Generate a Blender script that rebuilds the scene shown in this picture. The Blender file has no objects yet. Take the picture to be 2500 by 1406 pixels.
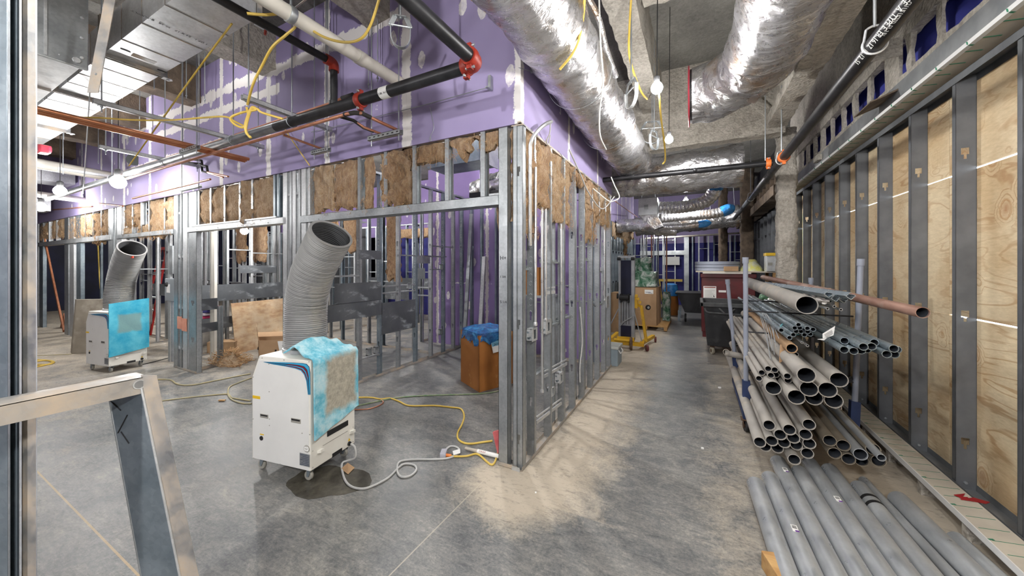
import bpy, bmesh, math, random
from mathutils import Vector, Matrix, noise
random.seed(7)
SC = bpy.context.scene
COL = SC.collection
PI = math.pi

# ---------------------------------------------------------------- camera, world, exposure
H = 1.6                      # lens height above the slab
FPX, CXP, HYP = 862.0, 1250.0, 648.0
YAW = math.radians(27.6)     # camera turned left of the corridor direction (+Y)
SY, CY = math.sin(YAW), math.cos(YAW)
cam_d = bpy.data.cameras.new('camera')
cam_d.sensor_width = 36.0
cam_d.lens = FPX / 2500.0 * 36.0
cam_d.shift_y = -(703.0 - HYP) / 2500.0
cam_d.clip_start = 0.05
cam_d.clip_end = 200
cam = bpy.data.objects.new('camera', cam_d)
COL.objects.link(cam)
cam.location = (0, 0, H)
cam.rotation_euler = (PI / 2, 0, YAW)
SC.camera = cam
world = bpy.data.worlds.new('world')
SC.world = world
world.use_nodes = True
world.node_tree.nodes['Background'].inputs[0].default_value = (0.86, 0.93, 1.0, 1)   # daylight outside, seen only through the slits of the plywood
world.node_tree.nodes['Background'].inputs[1].default_value = 5.0
SC.view_settings.view_transform = 'Standard'
SC.view_settings.look = 'None'
SC.view_settings.gamma = 1.0
SC.view_settings.use_curve_mapping = False
SC.view_settings.exposure = 0.62
LAMP_POWER = 620.0           # radiance of a temporary work lamp's bulb
# temporary lamps, then unseen lamps added as fill: (x, y, z, relative power, bulb radius)
LAMPS = [
    (-7.15, 1.82, 2.76, 0.34, .085), (-8.5, 1.56, 2.72, 0.3, .07), (-11.4, 1.86, 2.74, 0.45, .08),
    (-7.0, 3.3, 2.20, 0.8, .06), (-0.25, 2.70, 2.86, 0.7, .04), (-0.27, 4.26, 2.99, 0.9, .042),
    (-0.2, 8.3, 2.95, 1.1, .055), (-1.0, 13.0, 2.68, 0.55, .07),
    (-2.65, 1.15, 4.12, 1.15, .07), (0.7, -0.5, 2.55, 1.2, .07), (-1.6, -2.2, 3.2, 1.9, .07),  # first one casts the pipe shadow; the rest are added unseen fill
    (-4.0, -1.6, 2.6, 0.55, .07), (0.0, 1.05, 2.72, 0.5, .06), (-2.6, 4.2, 3.95, 1.0, .07), (-5.6, 5.8, 3.7, 1.6, .07),  # unseen lamps added to brighten the hall, corridor wall and rooms
    (-10.5, 5.2, 3.5, 1.6, .07), (-14.3, 4.5, 3.3, 1.2, .07), (-5.2, 1.62, 4.12, 0.12, .07), (-8.2, 1.62, 4.12, 0.15, .07),  # unseen lamps added to brighten the left rooms and the upper wall
]

# ---------------------------------------------------------------- measuring helpers (sight line -> real plane)
def ray(x, y):
    u = (x - CXP) / FPX
    return Vector((-SY + u * CY, CY + u * SY, (HYP - y) / FPX))
def onZ(x, y, z=0.0):
    d = ray(x, y); return Vector((0, 0, H)) + d * ((z - H) / d.z)
def onX(x, y, X):
    d = ray(x, y); return Vector((0, 0, H)) + d * (X / d.x)
def onY(x, y, Y):
    d = ray(x, y); return Vector((0, 0, H)) + d * (Y / d.y)
def onT(x, y, t):
    return Vector((0, 0, H)) + ray(x, y) * t

# ---------------------------------------------------------------- mesh builder
class MB:
    def __init__(s):
        s.v = []; s.f = []
    def box(s, a, b, M=None):
        x0, y0, z0 = a; x1, y1, z1 = b
        n = len(s.v)
        P = [(x0,y0,z0),(x1,y0,z0),(x1,y1,z0),(x0,y1,z0),(x0,y0,z1),(x1,y0,z1),(x1,y1,z1),(x0,y1,z1)]
        if M is not None: P = [tuple(M @ Vector(p)) for p in P]
        s.v += P
        s.f += [tuple(n+i for i in q) for q in ((3,2,1,0),(4,5,6,7),(0,1,5,4),(1,2,6,5),(2,3,7,6),(3,0,4,7))]
        return s
    def obox(s, c, size, rz=0, rx=0, ry=0):
        M = Matrix.Translation(c) @ Matrix.Rotation(rz,4,'Z') @ Matrix.Rotation(ry,4,'Y') @ Matrix.Rotation(rx,4,'X')
        return s.box([-q/2 for q in size], [q/2 for q in size], M)
    def bar(s, p0, p1, w, h, up=(0,0,1)):
        p0, p1 = Vector(p0), Vector(p1)
        d = (p1-p0); L = d.length; d.normalize()
        up = Vector(up)
        if abs(d.dot(up)) > .99: up = Vector((1,0,0))
        x = d.cross(up).normalized(); u = x.cross(d)
        M = Matrix((( x.x,d.x,u.x,p0.x),(x.y,d.y,u.y,p0.y),(x.z,d.z,u.z,p0.z),(0,0,0,1)))
        return s.box((-w/2,0,-h/2),(w/2,L,h/2),M)
    def ring(s, c, x, y, r, n, ry=None):
        k = len(s.v)
        for i in range(n):
            a = 2*PI*i/n
            p = Vector(c) + x*(r*math.cos(a)) + y*((ry or r)*math.sin(a))
            s.v.append(tuple(p))
        return k
    def link(s, a, b, n, flip=False):
        for i in range(n):
            j = (i+1) % n
            q = (a+i, a+j, b+j, b+i)
            s.f.append(q[::-1] if flip else q)
    def cap(s, a, n, flip=False):
        q = tuple(range(a, a+n))
        s.f.append(q[::-1] if flip else q)
    def tube(s, pts, r, n=10, caps=True, hollow=0):
        pts = [Vector(p) for p in pts]
        rs = r if isinstance(r, (list, tuple)) else [r]*len(pts)
        up = None; rings = []; inn = []
        for i, p in enumerate(pts):
            d = (pts[min(i+1,len(pts)-1)] - pts[max(i-1,0)]).normalized()
            if up is None:
                up = Vector((0,0,1)) if abs(d.z) < .95 else Vector((1,0,0))
            x = d.cross(up)
            if x.length < 1e-5: x = d.orthogonal()
            x.normalize(); y = x.cross(d); up = y
            rings.append(s.ring(p, x, y, rs[i], n))
            if hollow: inn.append(s.ring(p, x, y, rs[i]-hollow, n))
        for a, b in zip(rings, rings[1:]): s.link(a, b, n)
        if hollow:
            for a, b in zip(inn, inn[1:]): s.link(a, b, n, True)
            s.link(inn[0], rings[0], n); s.link(rings[-1], inn[-1], n)
        elif caps:
            s.cap(rings[0], n); s.cap(rings[-1], n, True)
        return s
    def lathe(s, prof, c, axis=(0,0,1), n=16, caps=True):
        a = Vector(axis).normalized(); x = a.orthogonal().normalized(); y = a.cross(x)
        rings = [s.ring(Vector(c)+a*h, x, y, max(r,1e-4), n) for r, h in prof]
        for p, q in zip(rings, rings[1:]): s.link(p, q, n)
        if caps: s.cap(rings[0], n, True); s.cap(rings[-1], n)
        return s
    def prism(s, poly, off):
        """poly: list of 3D points, extruded by vector off"""
        n = len(poly); k = len(s.v); o = Vector(off)
        s.v += [tuple(p) for p in poly] + [tuple(Vector(p)+o) for p in poly]
        s.f.append(tuple(range(k, k+n))[::-1]); s.f.append(tuple(range(k+n, k+2*n)))
        for i in range(n):
            j = (i+1) % n
            s.f.append((k+i, k+j, k+n+j, k+n+i))
        return s
    def grid(s, fn, nu, nv):
        k = len(s.v)
        for j in range(nv+1):
            for i in range(nu+1):
                s.v.append(tuple(fn(i/nu, j/nv)))
        for j in range(nv):
            for i in range(nu):
                a = k + j*(nu+1) + i
                s.f.append((a, a+1, a+nu+2, a+nu+1))
        return s
    def build(s, name, mat, parent=None, smooth=False, bevel=0, recenter=True, autosmooth=None, props=None):
        me = bpy.data.meshes.new(name)
        v = [Vector(p) for p in s.v]
        off = Vector((0,0,0))
        if recenter and v:
            lo = Vector([min(p[i] for p in v) for i in range(3)]); hi = Vector([max(p[i] for p in v) for i in range(3)])
            off = (lo+hi)/2
            v = [p-off for p in v]
        me.from_pydata([tuple(p) for p in v], [], s.f)
        bm = bmesh.new(); bm.from_mesh(me)
        if smooth == 'merge': bmesh.ops.remove_doubles(bm, verts=bm.verts, dist=1e-5)
        bmesh.ops.recalc_face_normals(bm, faces=bm.faces)
        if bevel: bmesh.ops.bevel(bm, geom=list(bm.edges), offset=bevel, segments=2, affect='EDGES', profile=.6)
        bm.to_mesh(me); bm.free()
        if smooth:
            me.polygons.foreach_set('use_smooth', [True]*len(me.polygons))
            me.set_sharp_from_angle(angle=math.radians(autosmooth or 42))
        me.materials.append(mat)
        o = bpy.data.objects.new(name, me)
        COL.objects.link(o)
        if parent is not None:
            o.parent = parent
            o.location = off - wt(parent)
        else:
            o.location = off
        if props:
            for k2, q in props.items(): o[k2] = q
        return o
def wt(o):
    t = Vector((0,0,0))
    while o is not None:
        t += o.location; o = o.parent
    return t
def tag(o, label, cat, group=None):
    o['label'] = label; o['category'] = cat
    if group: o['group'] = group
    return o
def empty(name, loc=(0,0,0)):
    o = bpy.data.objects.new(name, None); COL.objects.link(o); o.location = loc
    o.empty_display_size = .1
    return o
def thing(name, label, cat, loc=(0,0,0), group=None):
    return tag(empty(name, loc), label, cat, group)
def structure(name, loc=(0,0,0)):
    o = empty(name, loc); o['kind'] = 'structure'; return o
def copy_tree(o, parent=None):
    c = o.copy(); COL.objects.link(c)
    if parent is not None: c.parent = parent
    for ch in list(o.children): copy_tree(ch, c)
    return c
def smooth_path(pts, k=6):
    """Catmull-Rom through pts"""
    P = [Vector(p) for p in pts]; out = []
    for i in range(len(P)-1):
        a = P[max(i-1,0)]; b = P[i]; c = P[i+1]; d = P[min(i+2,len(P)-1)]
        for j in range(k):
            t = j/k
            out.append(.5*((2*b)+(c-a)*t+(2*a-5*b+4*c-d)*t*t+(3*b-a-3*c+d)*t**3))
    out.append(P[-1]); return out
ORD = ['first','second','third','fourth','fifth','sixth','seventh','eighth','ninth','tenth','eleventh','twelfth','thirteenth','fourteenth','fifteenth','sixteenth']

# ---------------------------------------------------------------- materials
class NT:
    def __init__(s, name):
        s.m = bpy.data.materials.new(name); s.m.use_nodes = True
        s.t = s.m.node_tree; s.b = s.t.nodes['Principled BSDF']
        s.tc = s.t.nodes.new('ShaderNodeTexCoord')
    def n(s, kind, **kw):
        o = s.t.nodes.new('ShaderNode'+kind)
        for k, v in kw.items(): setattr(o, k, v)
        return o
    def l(s, a, b): s.t.links.new(a, b)
    def coord(s, scale=(1,1,1), which='Object', rot=(0,0,0), loc=(0,0,0)):
        m = s.n('Mapping'); s.l(s.tc.outputs[which], m.inputs[0])
        m.inputs['Scale'].default_value = scale; m.inputs['Rotation'].default_value = rot; m.inputs['Location'].default_value = loc
        return m.outputs[0]
    def geo(s):
        g = s.n('NewGeometry'); return g.outputs['Position']
    def noise(s, v, scale, detail=4, rough=.55, dist=0):
        o = s.n('TexNoise'); s.l(v, o.inputs['Vector'])
        o.inputs['Scale'].default_value = scale; o.inputs['Detail'].default_value = detail
        o.inputs['Roughness'].default_value = rough; o.inputs['Distortion'].default_value = dist
        return o.outputs['Fac']
    def vor(s, v, scale, feature='F1', out='Distance', rnd=1):
        o = s.n('TexVoronoi', feature=feature); s.l(v, o.inputs['Vector']); o.inputs['Scale'].default_value = scale
        o.inputs['Randomness'].default_value = rnd
        return o.outputs[out]
    def ramp(s, fac, stops):
        o = s.n('ValToRGB'); s.l(fac, o.inputs[0]); cr = o.color_ramp
        while len(cr.elements) < len(stops): cr.elements.new(.5)
        for e, (p, c) in zip(cr.elements, stops):
            e.position = p
            e.color = (c, c, c, 1) if isinstance(c, (int, float)) else (*c, 1)
        return o.outputs[0]
    def math(s, op, a, b=None, clamp=False):
        o = s.n('Math', operation=op, use_clamp=clamp)
        for i, q in enumerate((a, b)):
            if q is None: continue
            if isinstance(q, (int, float)): o.inputs[i].default_value = q
            else: s.l(q, o.inputs[i])
        return o.outputs[0]
    def mix(s, f, a, b):
        o = s.n('Mix', data_type='RGBA')
        for i, q in ((0, f), (6, a), (7, b)):
            if isinstance(q, (int, float)): o.inputs[i].default_value = q
            elif isinstance(q, tuple): o.inputs[i].default_value = (*q, 1)
            else: s.l(q, o.inputs[i])
        return o.outputs[2]
    def xyz(s, v):
        o = s.n('SeparateXYZ'); s.l(v, o.inputs[0]); return o.outputs
    def bump(s, h, strength, dist=.01):
        o = s.n('Bump'); s.l(h, o.inputs['Height']); o.inputs['Strength'].default_value = strength; o.inputs['Distance'].default_value = dist
        s.l(o.outputs[0], s.b.inputs['Normal'])
    def color(s, c):
        if isinstance(c, tuple): s.b.inputs['Base Color'].default_value = (*c, 1)
        else: s.l(c, s.b.inputs['Base Color'])
        return s
    def set(s, rough=None, metal=None, **kw):
        for k, q in (('Roughness', rough), ('Metallic', metal)):
            if q is None: continue
            if isinstance(q, (int, float)): s.b.inputs[k].default_value = q
            else: s.l(q, s.b.inputs[k])
        for k, q in kw.items(): s.b.inputs[k.replace('_',' ')].default_value = q
        return s
def srgb(r, g, b):
    f = lambda c: (c/255/12.92) if c/255 <= .04045 else ((c/255+.055)/1.055)**2.4
    return (f(r), f(g), f(b))
def pbr(name, c1, c2=None, ns=6, rough=.6, metal=0, bs=0, bst=.2, stretch=(1,1,1), lo=.35, hi=.65, detail=5, bdist=.01, rvar=0, dirt=None, dl=.55, dh=.7, ds=3, alpha=None, **kw):
    t = NT(name)
    v = t.coord(stretch)
    if c2:
        col = t.ramp(t.noise(v, ns, detail), [(lo, c1), (hi, c2)])
    else: col = c1
    if dirt:
        f = t.ramp(t.noise(t.coord((1,1,1), loc=(3.1,1.7,.4)), ds, 6, .65), [(dl, 0.0), (dh, 1.0)])
        col = t.mix(f, col, dirt)
    t.color(col)
    if rvar:
        r = t.ramp(t.noise(v, ns*1.7, 4), [(.3, max(rough-rvar, .05)), (.7, min(rough+rvar, 1))])
        t.set(rough=r)
    else: t.set(rough=rough)
    t.set(metal=metal, **kw)
    if bs: t.bump(t.noise(v, bs, 5, .6), bst, bdist)
    if alpha is not None: t.set(Alpha=alpha)
    return t.m
M = {}
def steel(name, c1, c2, rough=.36, metal=.85, spangle=True, stretch=(1,1,1), dirt=None, dl=.55, dh=.75):
    t = NT(name); v = t.coord(stretch)
    col = t.ramp(t.noise(v, 5, 5), [(.3, c1), (.7, c2)])
    if spangle:
        sp = t.vor(t.coord((1,1,1)), 60, out='Color')
        s2 = t.ramp(t.xyz(sp)[0], [(0, .86), (1, 1.0)])
        mm = t.n('Mix', data_type='RGBA', blend_type='MULTIPLY'); mm.inputs[0].default_value = 1
        t.l(col, mm.inputs[6]); t.l(s2, mm.inputs[7]); col = mm.outputs[2]
    if dirt:
        f = t.ramp(t.noise(t.coord((1,1,1)), 4, 6, .65), [(dl, 0.0), (dh, 1.0)])
        col = t.mix(f, col, dirt)
        t.set(metal=t.ramp(f, [(0, metal), (1, .1)]), rough=t.ramp(f, [(0, rough), (1, .8)]))
    else:
        t.set(metal=metal, rough=t.ramp(t.noise(v, 9, 3), [(.3, rough-.08), (.7, rough+.1)]))
    t.color(col); t.bump(t.noise(v, 40, 3), .05, .003)
    return t.m
M['galv'] = steel('galvanised_steel', srgb(158,163,166), srgb(188,192,194), .42, .75)
M['galv_bright'] = steel('galvanised_steel_bright', srgb(190,193,195), srgb(212,214,215), .45, .55)
M['galv_dusty'] = steel('galvanised_steel_dusty', srgb(150,153,155), srgb(190,190,188), .4, .75, dirt=srgb(186,170,150), dl=.4, dh=.62)
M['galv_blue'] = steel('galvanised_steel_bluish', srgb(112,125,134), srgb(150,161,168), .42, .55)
M['dark_stud'] = steel('dark_galvanised_stud', srgb(96,99,103), srgb(118,121,125), .55, .45, spangle=False)
M['track_grey'] = steel('grey_track', srgb(120,123,126), srgb(150,152,153), .5, .5, spangle=False)
M['duct'] = steel('duct_sheet_metal', srgb(196,199,202), srgb(222,224,226), .38, .72)
M['conduit'] = steel('conduit_steel', srgb(190,192,194), srgb(218,219,220), .32, .75, spangle=False)
M['zinc'] = steel('zinc_rod', srgb(150,156,160), srgb(190,195,198), .4, .7, spangle=False)
M['pipe_galv'] = steel('galvanised_pipe', srgb(164,170,176), srgb(204,209,213), .26, .62, spangle=False, stretch=(3,.4,3), dirt=srgb(150,150,148), dl=.38, dh=.85)
M['pipe_emt'] = steel('thin_steel_conduit', srgb(142,157,165), srgb(184,196,202), .3, .6, spangle=False)
M['pipe_dusty'] = pbr('dusty_pipe', srgb(176,171,163), srgb(150,147,142), 6, .7, .15, 30, .1, (1,.3,1), dirt=srgb(190,180,165), dl=.5, dh=.65)
M['pipe_brown'] = pbr('dusty_brown_pipe', srgb(138,128,112), srgb(112,106,97), 6, .6, .3, 30, .1, (1,.3,1), dirt=srgb(90,90,88), dl=.58, dh=.64)
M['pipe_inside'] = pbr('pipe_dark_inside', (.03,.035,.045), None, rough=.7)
M['pvc'] = pbr('white_plastic_pipe', srgb(214,209,198), srgb(200,196,186), 4, .45)
M['black_pipe'] = pbr('black_steel_pipe', (.012,.012,.014), (.03,.03,.033), 8, .38, .3, 40, .05)
M['red_coupling'] = pbr('red_coupling', (.24,.018,.010), (.32,.03,.014), 10, .45, 0, 30, .1)
M['orange_coupling'] = pbr('orange_coupling', (.70,.14,.02), (.8,.2,.04), 10, .45)
M['copper'] = pbr('copper_pipe', (.55,.22,.11), (.68,.32,.18), 6, .32, .85)
M['copper_old'] = pbr('tarnished_copper', (.42,.17,.10), (.50,.24,.15), 6, .4, .6)
M['copper_dusty'] = pbr('dusty_copper', srgb(176,140,124), srgb(140,104,90), 14, .5, .35, stretch=(1,.3,1), dirt=srgb(190,170,158), dl=.5, dh=.65)
M['paper_tag'] = pbr('white_paper', (.8,.8,.78), None, rough=.8)
M['black'] = pbr('black_rubber', (.012,.012,.013), None, rough=.6)
M['ink'] = pbr('black_ink', (.01,.01,.012), None, rough=.7)
M['insul_black'] = pbr('black_foam_insulation', (.015,.014,.014), (.03,.027,.025), 12, .8)
M['yellow_cable'] = pbr('yellow_cable', (.62,.42,.06), (.72,.52,.12), 6, .5)
M['white_cable'] = pbr('white_cable', (.72,.72,.68), None, rough=.5)
M['grey_cable'] = pbr('grey_cable', (.5,.5,.49), None, rough=.55)
M['green_hose'] = pbr('green_hose', (.13,.24,.11), (.3,.32,.2), 10, .5)
M['tan_hose'] = pbr('tan_hose', (.46,.38,.2), (.36,.34,.22), 10, .55)
M['dark_plate'] = None
def dark_plate():
    t = NT('dark_backing_plate')
    v = t.coord((1,1,1), which='Object')
    base = t.ramp(t.noise(v, 3, 4), [(.3, (.10,.11,.12)), (.7, (.16,.17,.18))])
    f = t.ramp(t.noise(t.coord((1,1,2.2)), 3.2, 6, .7), [(.56, 0.0), (.72, .8)])
    t.color(t.mix(f, base, (.40,.44,.46))).set(rough=t.ramp(f, [(0,.42),(1,.8)]), metal=t.ramp(f, [(0,.5),(1,0)]))
    return t.m
M['dark_plate'] = dark_plate()

def concrete_floor():
    t = NT('concrete_floor'); p = t.geo(); x, y, z = t.xyz(p)
    mp = t.n('Mapping'); t.l(p, mp.inputs[0]); mp.inputs['Rotation'].default_value = (0,0,.5); mp.inputs['Scale'].default_value = (1,1.7,1)
    big = t.noise(p, 1.1, 6, .62, .4); mid = t.noise(mp.outputs[0], 5, 9, .78, 1.0); fine = t.noise(p, 55, 6, .8, .3)
    mq = t.n('Mapping'); t.l(p, mq.inputs[0]); mq.inputs['Rotation'].default_value = (0,0,1.25); mq.inputs['Scale'].default_value = (1,9,1)
    scr = t.noise(mq.outputs[0], 9, 8, .78, .4)
    s = t.math('ADD', t.math('ADD', t.math('MULTIPLY', big, .24), t.math('MULTIPLY', mid, .34)), t.math('ADD', t.math('MULTIPLY', fine, .26), t.math('MULTIPLY', scr, .16)))
    base = t.ramp(s, [(.38, srgb(62,65,68)), (.455, srgb(96,98,99)), (.53, srgb(128,127,124)), (.61, srgb(164,160,151))])
    # settled dust along the framed wall, round its corner post and under the right-hand wall
    def fall(e, w): return t.math('SUBTRACT', 1.0, t.math('DIVIDE', e, w), clamp=True)
    def smax(a, b): return t.math('MAXIMUM', a, b)
    dx = t.math('ABSOLUTE', t.math('ADD', x, .98))
    wallside = t.math('MULTIPLY', fall(dx, .6), t.math('MULTIPLY', t.math('GREATER_THAN', y, 2.2), .8))
    cx = t.math('ADD', x, 1.15); cy = t.math('SUBTRACT', y, 2.28)
    dist = t.math('SQRT', t.math('ADD', t.math('MULTIPLY', cx, cx), t.math('MULTIPLY', cy, cy)))
    corner = t.math('MULTIPLY', fall(dist, .55), 1.2)
    right = t.math('MULTIPLY', t.math('SUBTRACT', x, -.1, clamp=True), 1.0, clamp=True)
    left = t.math('MULTIPLY', t.math('SUBTRACT', t.math('MULTIPLY', x, -.18), .75, clamp=True), .55)
    d = smax(smax(wallside, corner), smax(t.math('MULTIPLY', right, .8), left))
    dn = t.math('ADD', t.math('MULTIPLY', t.noise(p, 2.8, 9, .8, .6), 1.35), t.math('ADD', t.math('MULTIPLY', fine, .5), t.math('MULTIPLY', mid, .3)))
    dust = t.math('MULTIPLY', t.math('SUBTRACT', t.math('ADD', t.math('ADD', d, .06), dn), 1.25), 2.0, clamp=True)
    col = t.mix(t.math('MULTIPLY', dust, .85), base, srgb(190,178,160))
    # dark scuffs
    mp2 = t.n('Mapping'); t.l(p, mp2.inputs[0]); mp2.inputs['Rotation'].default_value = (0,0,-.7); mp2.inputs['Scale'].default_value = (1,3,1)
    sc = t.ramp(t.noise(mp2.outputs[0], 7, 9, .8, 1.6), [(.52, 0.0), (.66, 1.0)])
    col = t.mix(t.math('MULTIPLY', sc, .5), col, srgb(64,65,68))
    # chalk / saw-cut lines
    l1 = t.math('LESS_THAN', t.math('ABSOLUTE', t.math('ADD', x, 1.405)), .004)
    l1 = t.math('MULTIPLY', l1, t.math('LESS_THAN', y, 2.3))
    l2 = t.math('MULTIPLY', t.math('LESS_THAN', t.math('ABSOLUTE', t.math('SUBTRACT', y, .722)), .005), t.math('LESS_THAN', x, -2.2))
    col = t.mix(t.math('MULTIPLY', l1, .6), col, srgb(186,176,158))
    col = t.mix(t.math('MULTIPLY', l2, .55), col, srgb(190,160,110))
    t.color(col)
    t.set(rough=t.ramp(t.math('ADD', t.math('MULTIPLY', dust, .5), t.math('MULTIPLY', mid, .5)), [(.2,.38),(.7,.7)]), Specular_IOR_Level=.3)
    t.bump(t.math('ADD', fine, mid), .12, .006)
    return t.m
M['floor'] = concrete_floor()

def drywall(name, axis, vs, hs, spots=True, w=.05, base=(srgb(152,141,178), srgb(143,131,170))):
    """purple board; white jointing compound along the sheet joints vs (along axis) and hs (heights), and over screw heads"""
    t = NT(name); p = t.geo(); X = t.xyz(p)
    a = X[axis]; z = X[2]
    n1 = t.math('SUBTRACT', t.noise(p, 5, 6, .7), .5); n2 = t.math('SUBTRACT', t.noise(p, 18, 4, .7), .5)
    wob = t.math('ADD', t.math('MULTIPLY', n1, .10), t.math('MULTIPLY', n2, .06))
    m = None
    for c, ww in vs:
        e = t.math('SUBTRACT', ww, t.math('ADD', t.math('ABSOLUTE', t.math('SUBTRACT', a, c)), wob))
        m = e if m is None else t.math('MAXIMUM', m, e)
    for c, ww, lo, hi in hs:
        e = t.math('SUBTRACT', ww, t.math('ADD', t.math('ABSOLUTE', t.math('SUBTRACT', z, c)), t.math('MULTIPLY', wob, 1.6)))
        inside = t.math('MULTIPLY', t.math('GREATER_THAN', a, lo), t.math('LESS_THAN', a, hi))
        e = t.math('SUBTRACT', t.math('MULTIPLY', t.math('ADD', e, 1.0), inside), 1.0)
        m = e if m is None else t.math('MAXIMUM', m, e)
    f = t.math('MULTIPLY', m, 120, clamp=True)
    if spots:
        mp = t.n('Mapping'); t.l(p, mp.inputs[0]); mp.inputs['Scale'].default_value = (2.4, 2.4, 1.25)
        v = t.n('TexVoronoi', feature='F1'); t.l(mp.outputs[0], v.inputs['Vector']); v.inputs['Scale'].default_value = 1.75
        dd = t.math('ADD', v.outputs['Distance'], t.math('MULTIPLY', n1, .32))
        rnd = t.xyz(v.outputs['Color'])[0]
        sp = t.math('MULTIPLY', t.math('LESS_THAN', dd, .18), t.math('GREATER_THAN', rnd, .2))
        f = t.math('MAXIMUM', f, t.math('MULTIPLY', sp, t.ramp(t.noise(p, 25, 4), [(.3,.45),(.6,.95)])))
    col = t.ramp(t.noise(p, 1.3, 4), [(.35, base[0]), (.65, base[1])])
    t.color(t.mix(f, col, srgb(228,224,222))).set(rough=.75)
    t.bump(t.math('MULTIPLY', f, .4), .25, .004)
    return t.m
VF = [(-1.22,.035),(-2.38,.06),(-3.52,.045),(-4.63,.05),(-5.77,.05),(-6.95,.05),(-8.15,.05),(-9.3,.05),(-10.5,.05),(-11.7,.05)]
M['purple_front'] = drywall('purple_board_front', 0, VF, [(3.95,.07,-4.62,-2.38),(3.72,.06,-8.15,-4.4),(3.98,.07,-9.3,-4.6),(3.3,.05,-9.3,-5.77)])
M['purple_side'] = drywall('purple_board_side', 1, [(2.47,.04),(3.62,.035),(4.85,.035),(6.3,.03),(7.5,.03),(8.95,.03)], [(3.95,.06,2.4,20)])
M['purple_room'] = drywall('purple_board_room', 0, [(-4.75,.035),(-3.55,.04),(-2.35,.05),(-1.3,.05)], [(1.25,.0,-9,0)], base=(srgb(146,126,176), srgb(136,116,166)))
M['purple_far'] = drywall('purple_board_far', 1, [(9.6,.03),(10.2,.03),(10.9,.03),(11.6,.03),(12.2,.02)], [(20,.01,0,1)], spots=False)
M['blue_board'] = pbr('deep_blue_board', srgb(48,48,128), srgb(36,36,104), 2, .7)
M['blue_dark'] = pbr('dark_blue_board', srgb(22,26,56), srgb(14,16,36), 2, .75)
M['dark_wall'] = pbr('dark_sheathing', srgb(58,60,64), srgb(46,47,50), 3, .7)

def plywood(name, knots=True, hoz=True, tint=1.0):
    t = NT(name); p = t.geo(); X = t.xyz(p)
    oi = t.n('ObjectInfo'); rnd = oi.outputs['Random']
    off = t.n('CombineXYZ'); t.l(t.math('MULTIPLY', rnd, 7), off.inputs[0]); t.l(t.math('MULTIPLY', rnd, 3), off.inputs[1]); t.l(t.math('MULTIPLY', rnd, 5), off.inputs[2])
    va = t.n('VectorMath', operation='ADD'); t.l(p, va.inputs[0]); t.l(off.outputs[0], va.inputs[1])
    mp = t.n('Mapping'); t.l(va.outputs[0], mp.inputs[0]); mp.inputs['Scale'].default_value = (1,.55,2.4) if hoz else (1,2.4,.55)
    warp = t.noise(mp.outputs[0], 1.6, 4, .5, .8)
    # knots
    mk = t.n('Mapping'); t.l(va.outputs[0], mk.inputs[0]); mk.inputs['Scale'].default_value = (1,1,.8)
    vk = t.n('TexVoronoi', feature='F1'); t.l(mk.outputs[0], vk.inputs['Vector']); vk.inputs['Scale'].default_value = 3.3
    kd = t.math('ADD', vk.outputs['Distance'], t.math('MULTIPLY', t.math('SUBTRACT', t.noise(va.outputs[0], 9, 4), .5), .12))
    pull = t.math('MULTIPLY', t.math('SUBTRACT', .32, kd, clamp=True), 2.2)
    g = t.math('ADD', t.math('MULTIPLY', warp, 9), t.math('MULTIPLY', pull, 7))
    rings = t.math('SINE', t.math('MULTIPLY', g, 5.5))
    fine = t.noise(mp.outputs[0], 30, 5, .7)
    lines = t.ramp(rings, [(.55, 0.0), (.97, 1.0)])
    col = t.ramp(fine, [(.3, srgb(208,192,162)), (.7, srgb(230,215,188))])
    lam = t.ramp(t.noise(mp.outputs[0], 1.1, 3), [(.4, .12), (.62, .55)])
    col = t.mix(t.math('MULTIPLY', lines, lam), col, srgb(170,128,82))
    pat = t.ramp(t.noise(va.outputs[0], 1.6, 4), [(.42, srgb(255,250,238)), (.6, srgb(226,206,176))])
    mm = t.n('Mix', data_type='RGBA', blend_type='MULTIPLY'); mm.inputs[0].default_value = .8; t.l(col, mm.inputs[6]); t.l(pat, mm.inputs[7]); col = mm.outputs[2]
    if knots:
        ok = t.math('GREATER_THAN', t.xyz(vk.outputs['Color'])[1], .25)
        k1 = t.math('MULTIPLY', t.ramp(kd, [(.07, 1.0), (.15, 0.0)]), ok)
        k2 = t.math('MULTIPLY', t.ramp(kd, [(.025, 1.0), (.05, 0.0)]), ok)
        k3 = t.math('MULTIPLY', t.ramp(t.math('ABSOLUTE', t.math('SUBTRACT', kd, .16)), [(.005, 1.0), (.03, 0.0)]), ok)
        col = t.mix(t.math('MULTIPLY', k3, .55), col, srgb(176,128,78))
        col = t.mix(t.math('MULTIPLY', k1, .6), col, srgb(170,124,86))
        col = t.mix(k2, col, srgb(92,60,42))
    # faint green stamp stripe
    st = t.math('MULTIPLY', t.math('LESS_THAN', t.math('ABSOLUTE', t.math('SUBTRACT', t.math('FRACT', t.math('MULTIPLY', X[1], .83)), .55)), .03), t.ramp(t.noise(p, 3, 4), [(.5, 0.0), (.6, .45)]))
    col = t.mix(st, col, srgb(120,180,140))
    t.color(col).set(rough=.65); t.bump(fine, .08, .004)
    return t.m
M['plywood'] = plywood('plywood_sheet')
M['osb'] = pbr('old_dusty_plywood', srgb(196,168,132), srgb(160,124,92), 7, .8, 0, 25, .15, (1,1,2.5), dirt=srgb(196,176,148), dl=.42, dh=.66, ds=3)
M['lumber'] = pbr('lumber', srgb(196,158,104), srgb(172,130,80), 5, .7, 0, 30, .1, (1,6,6))
M['lumber_brown'] = pbr('brown_lumber', srgb(176,112,76), srgb(150,90,58), 5, .6, 0, 30, .1, (6,6,1))
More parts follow.
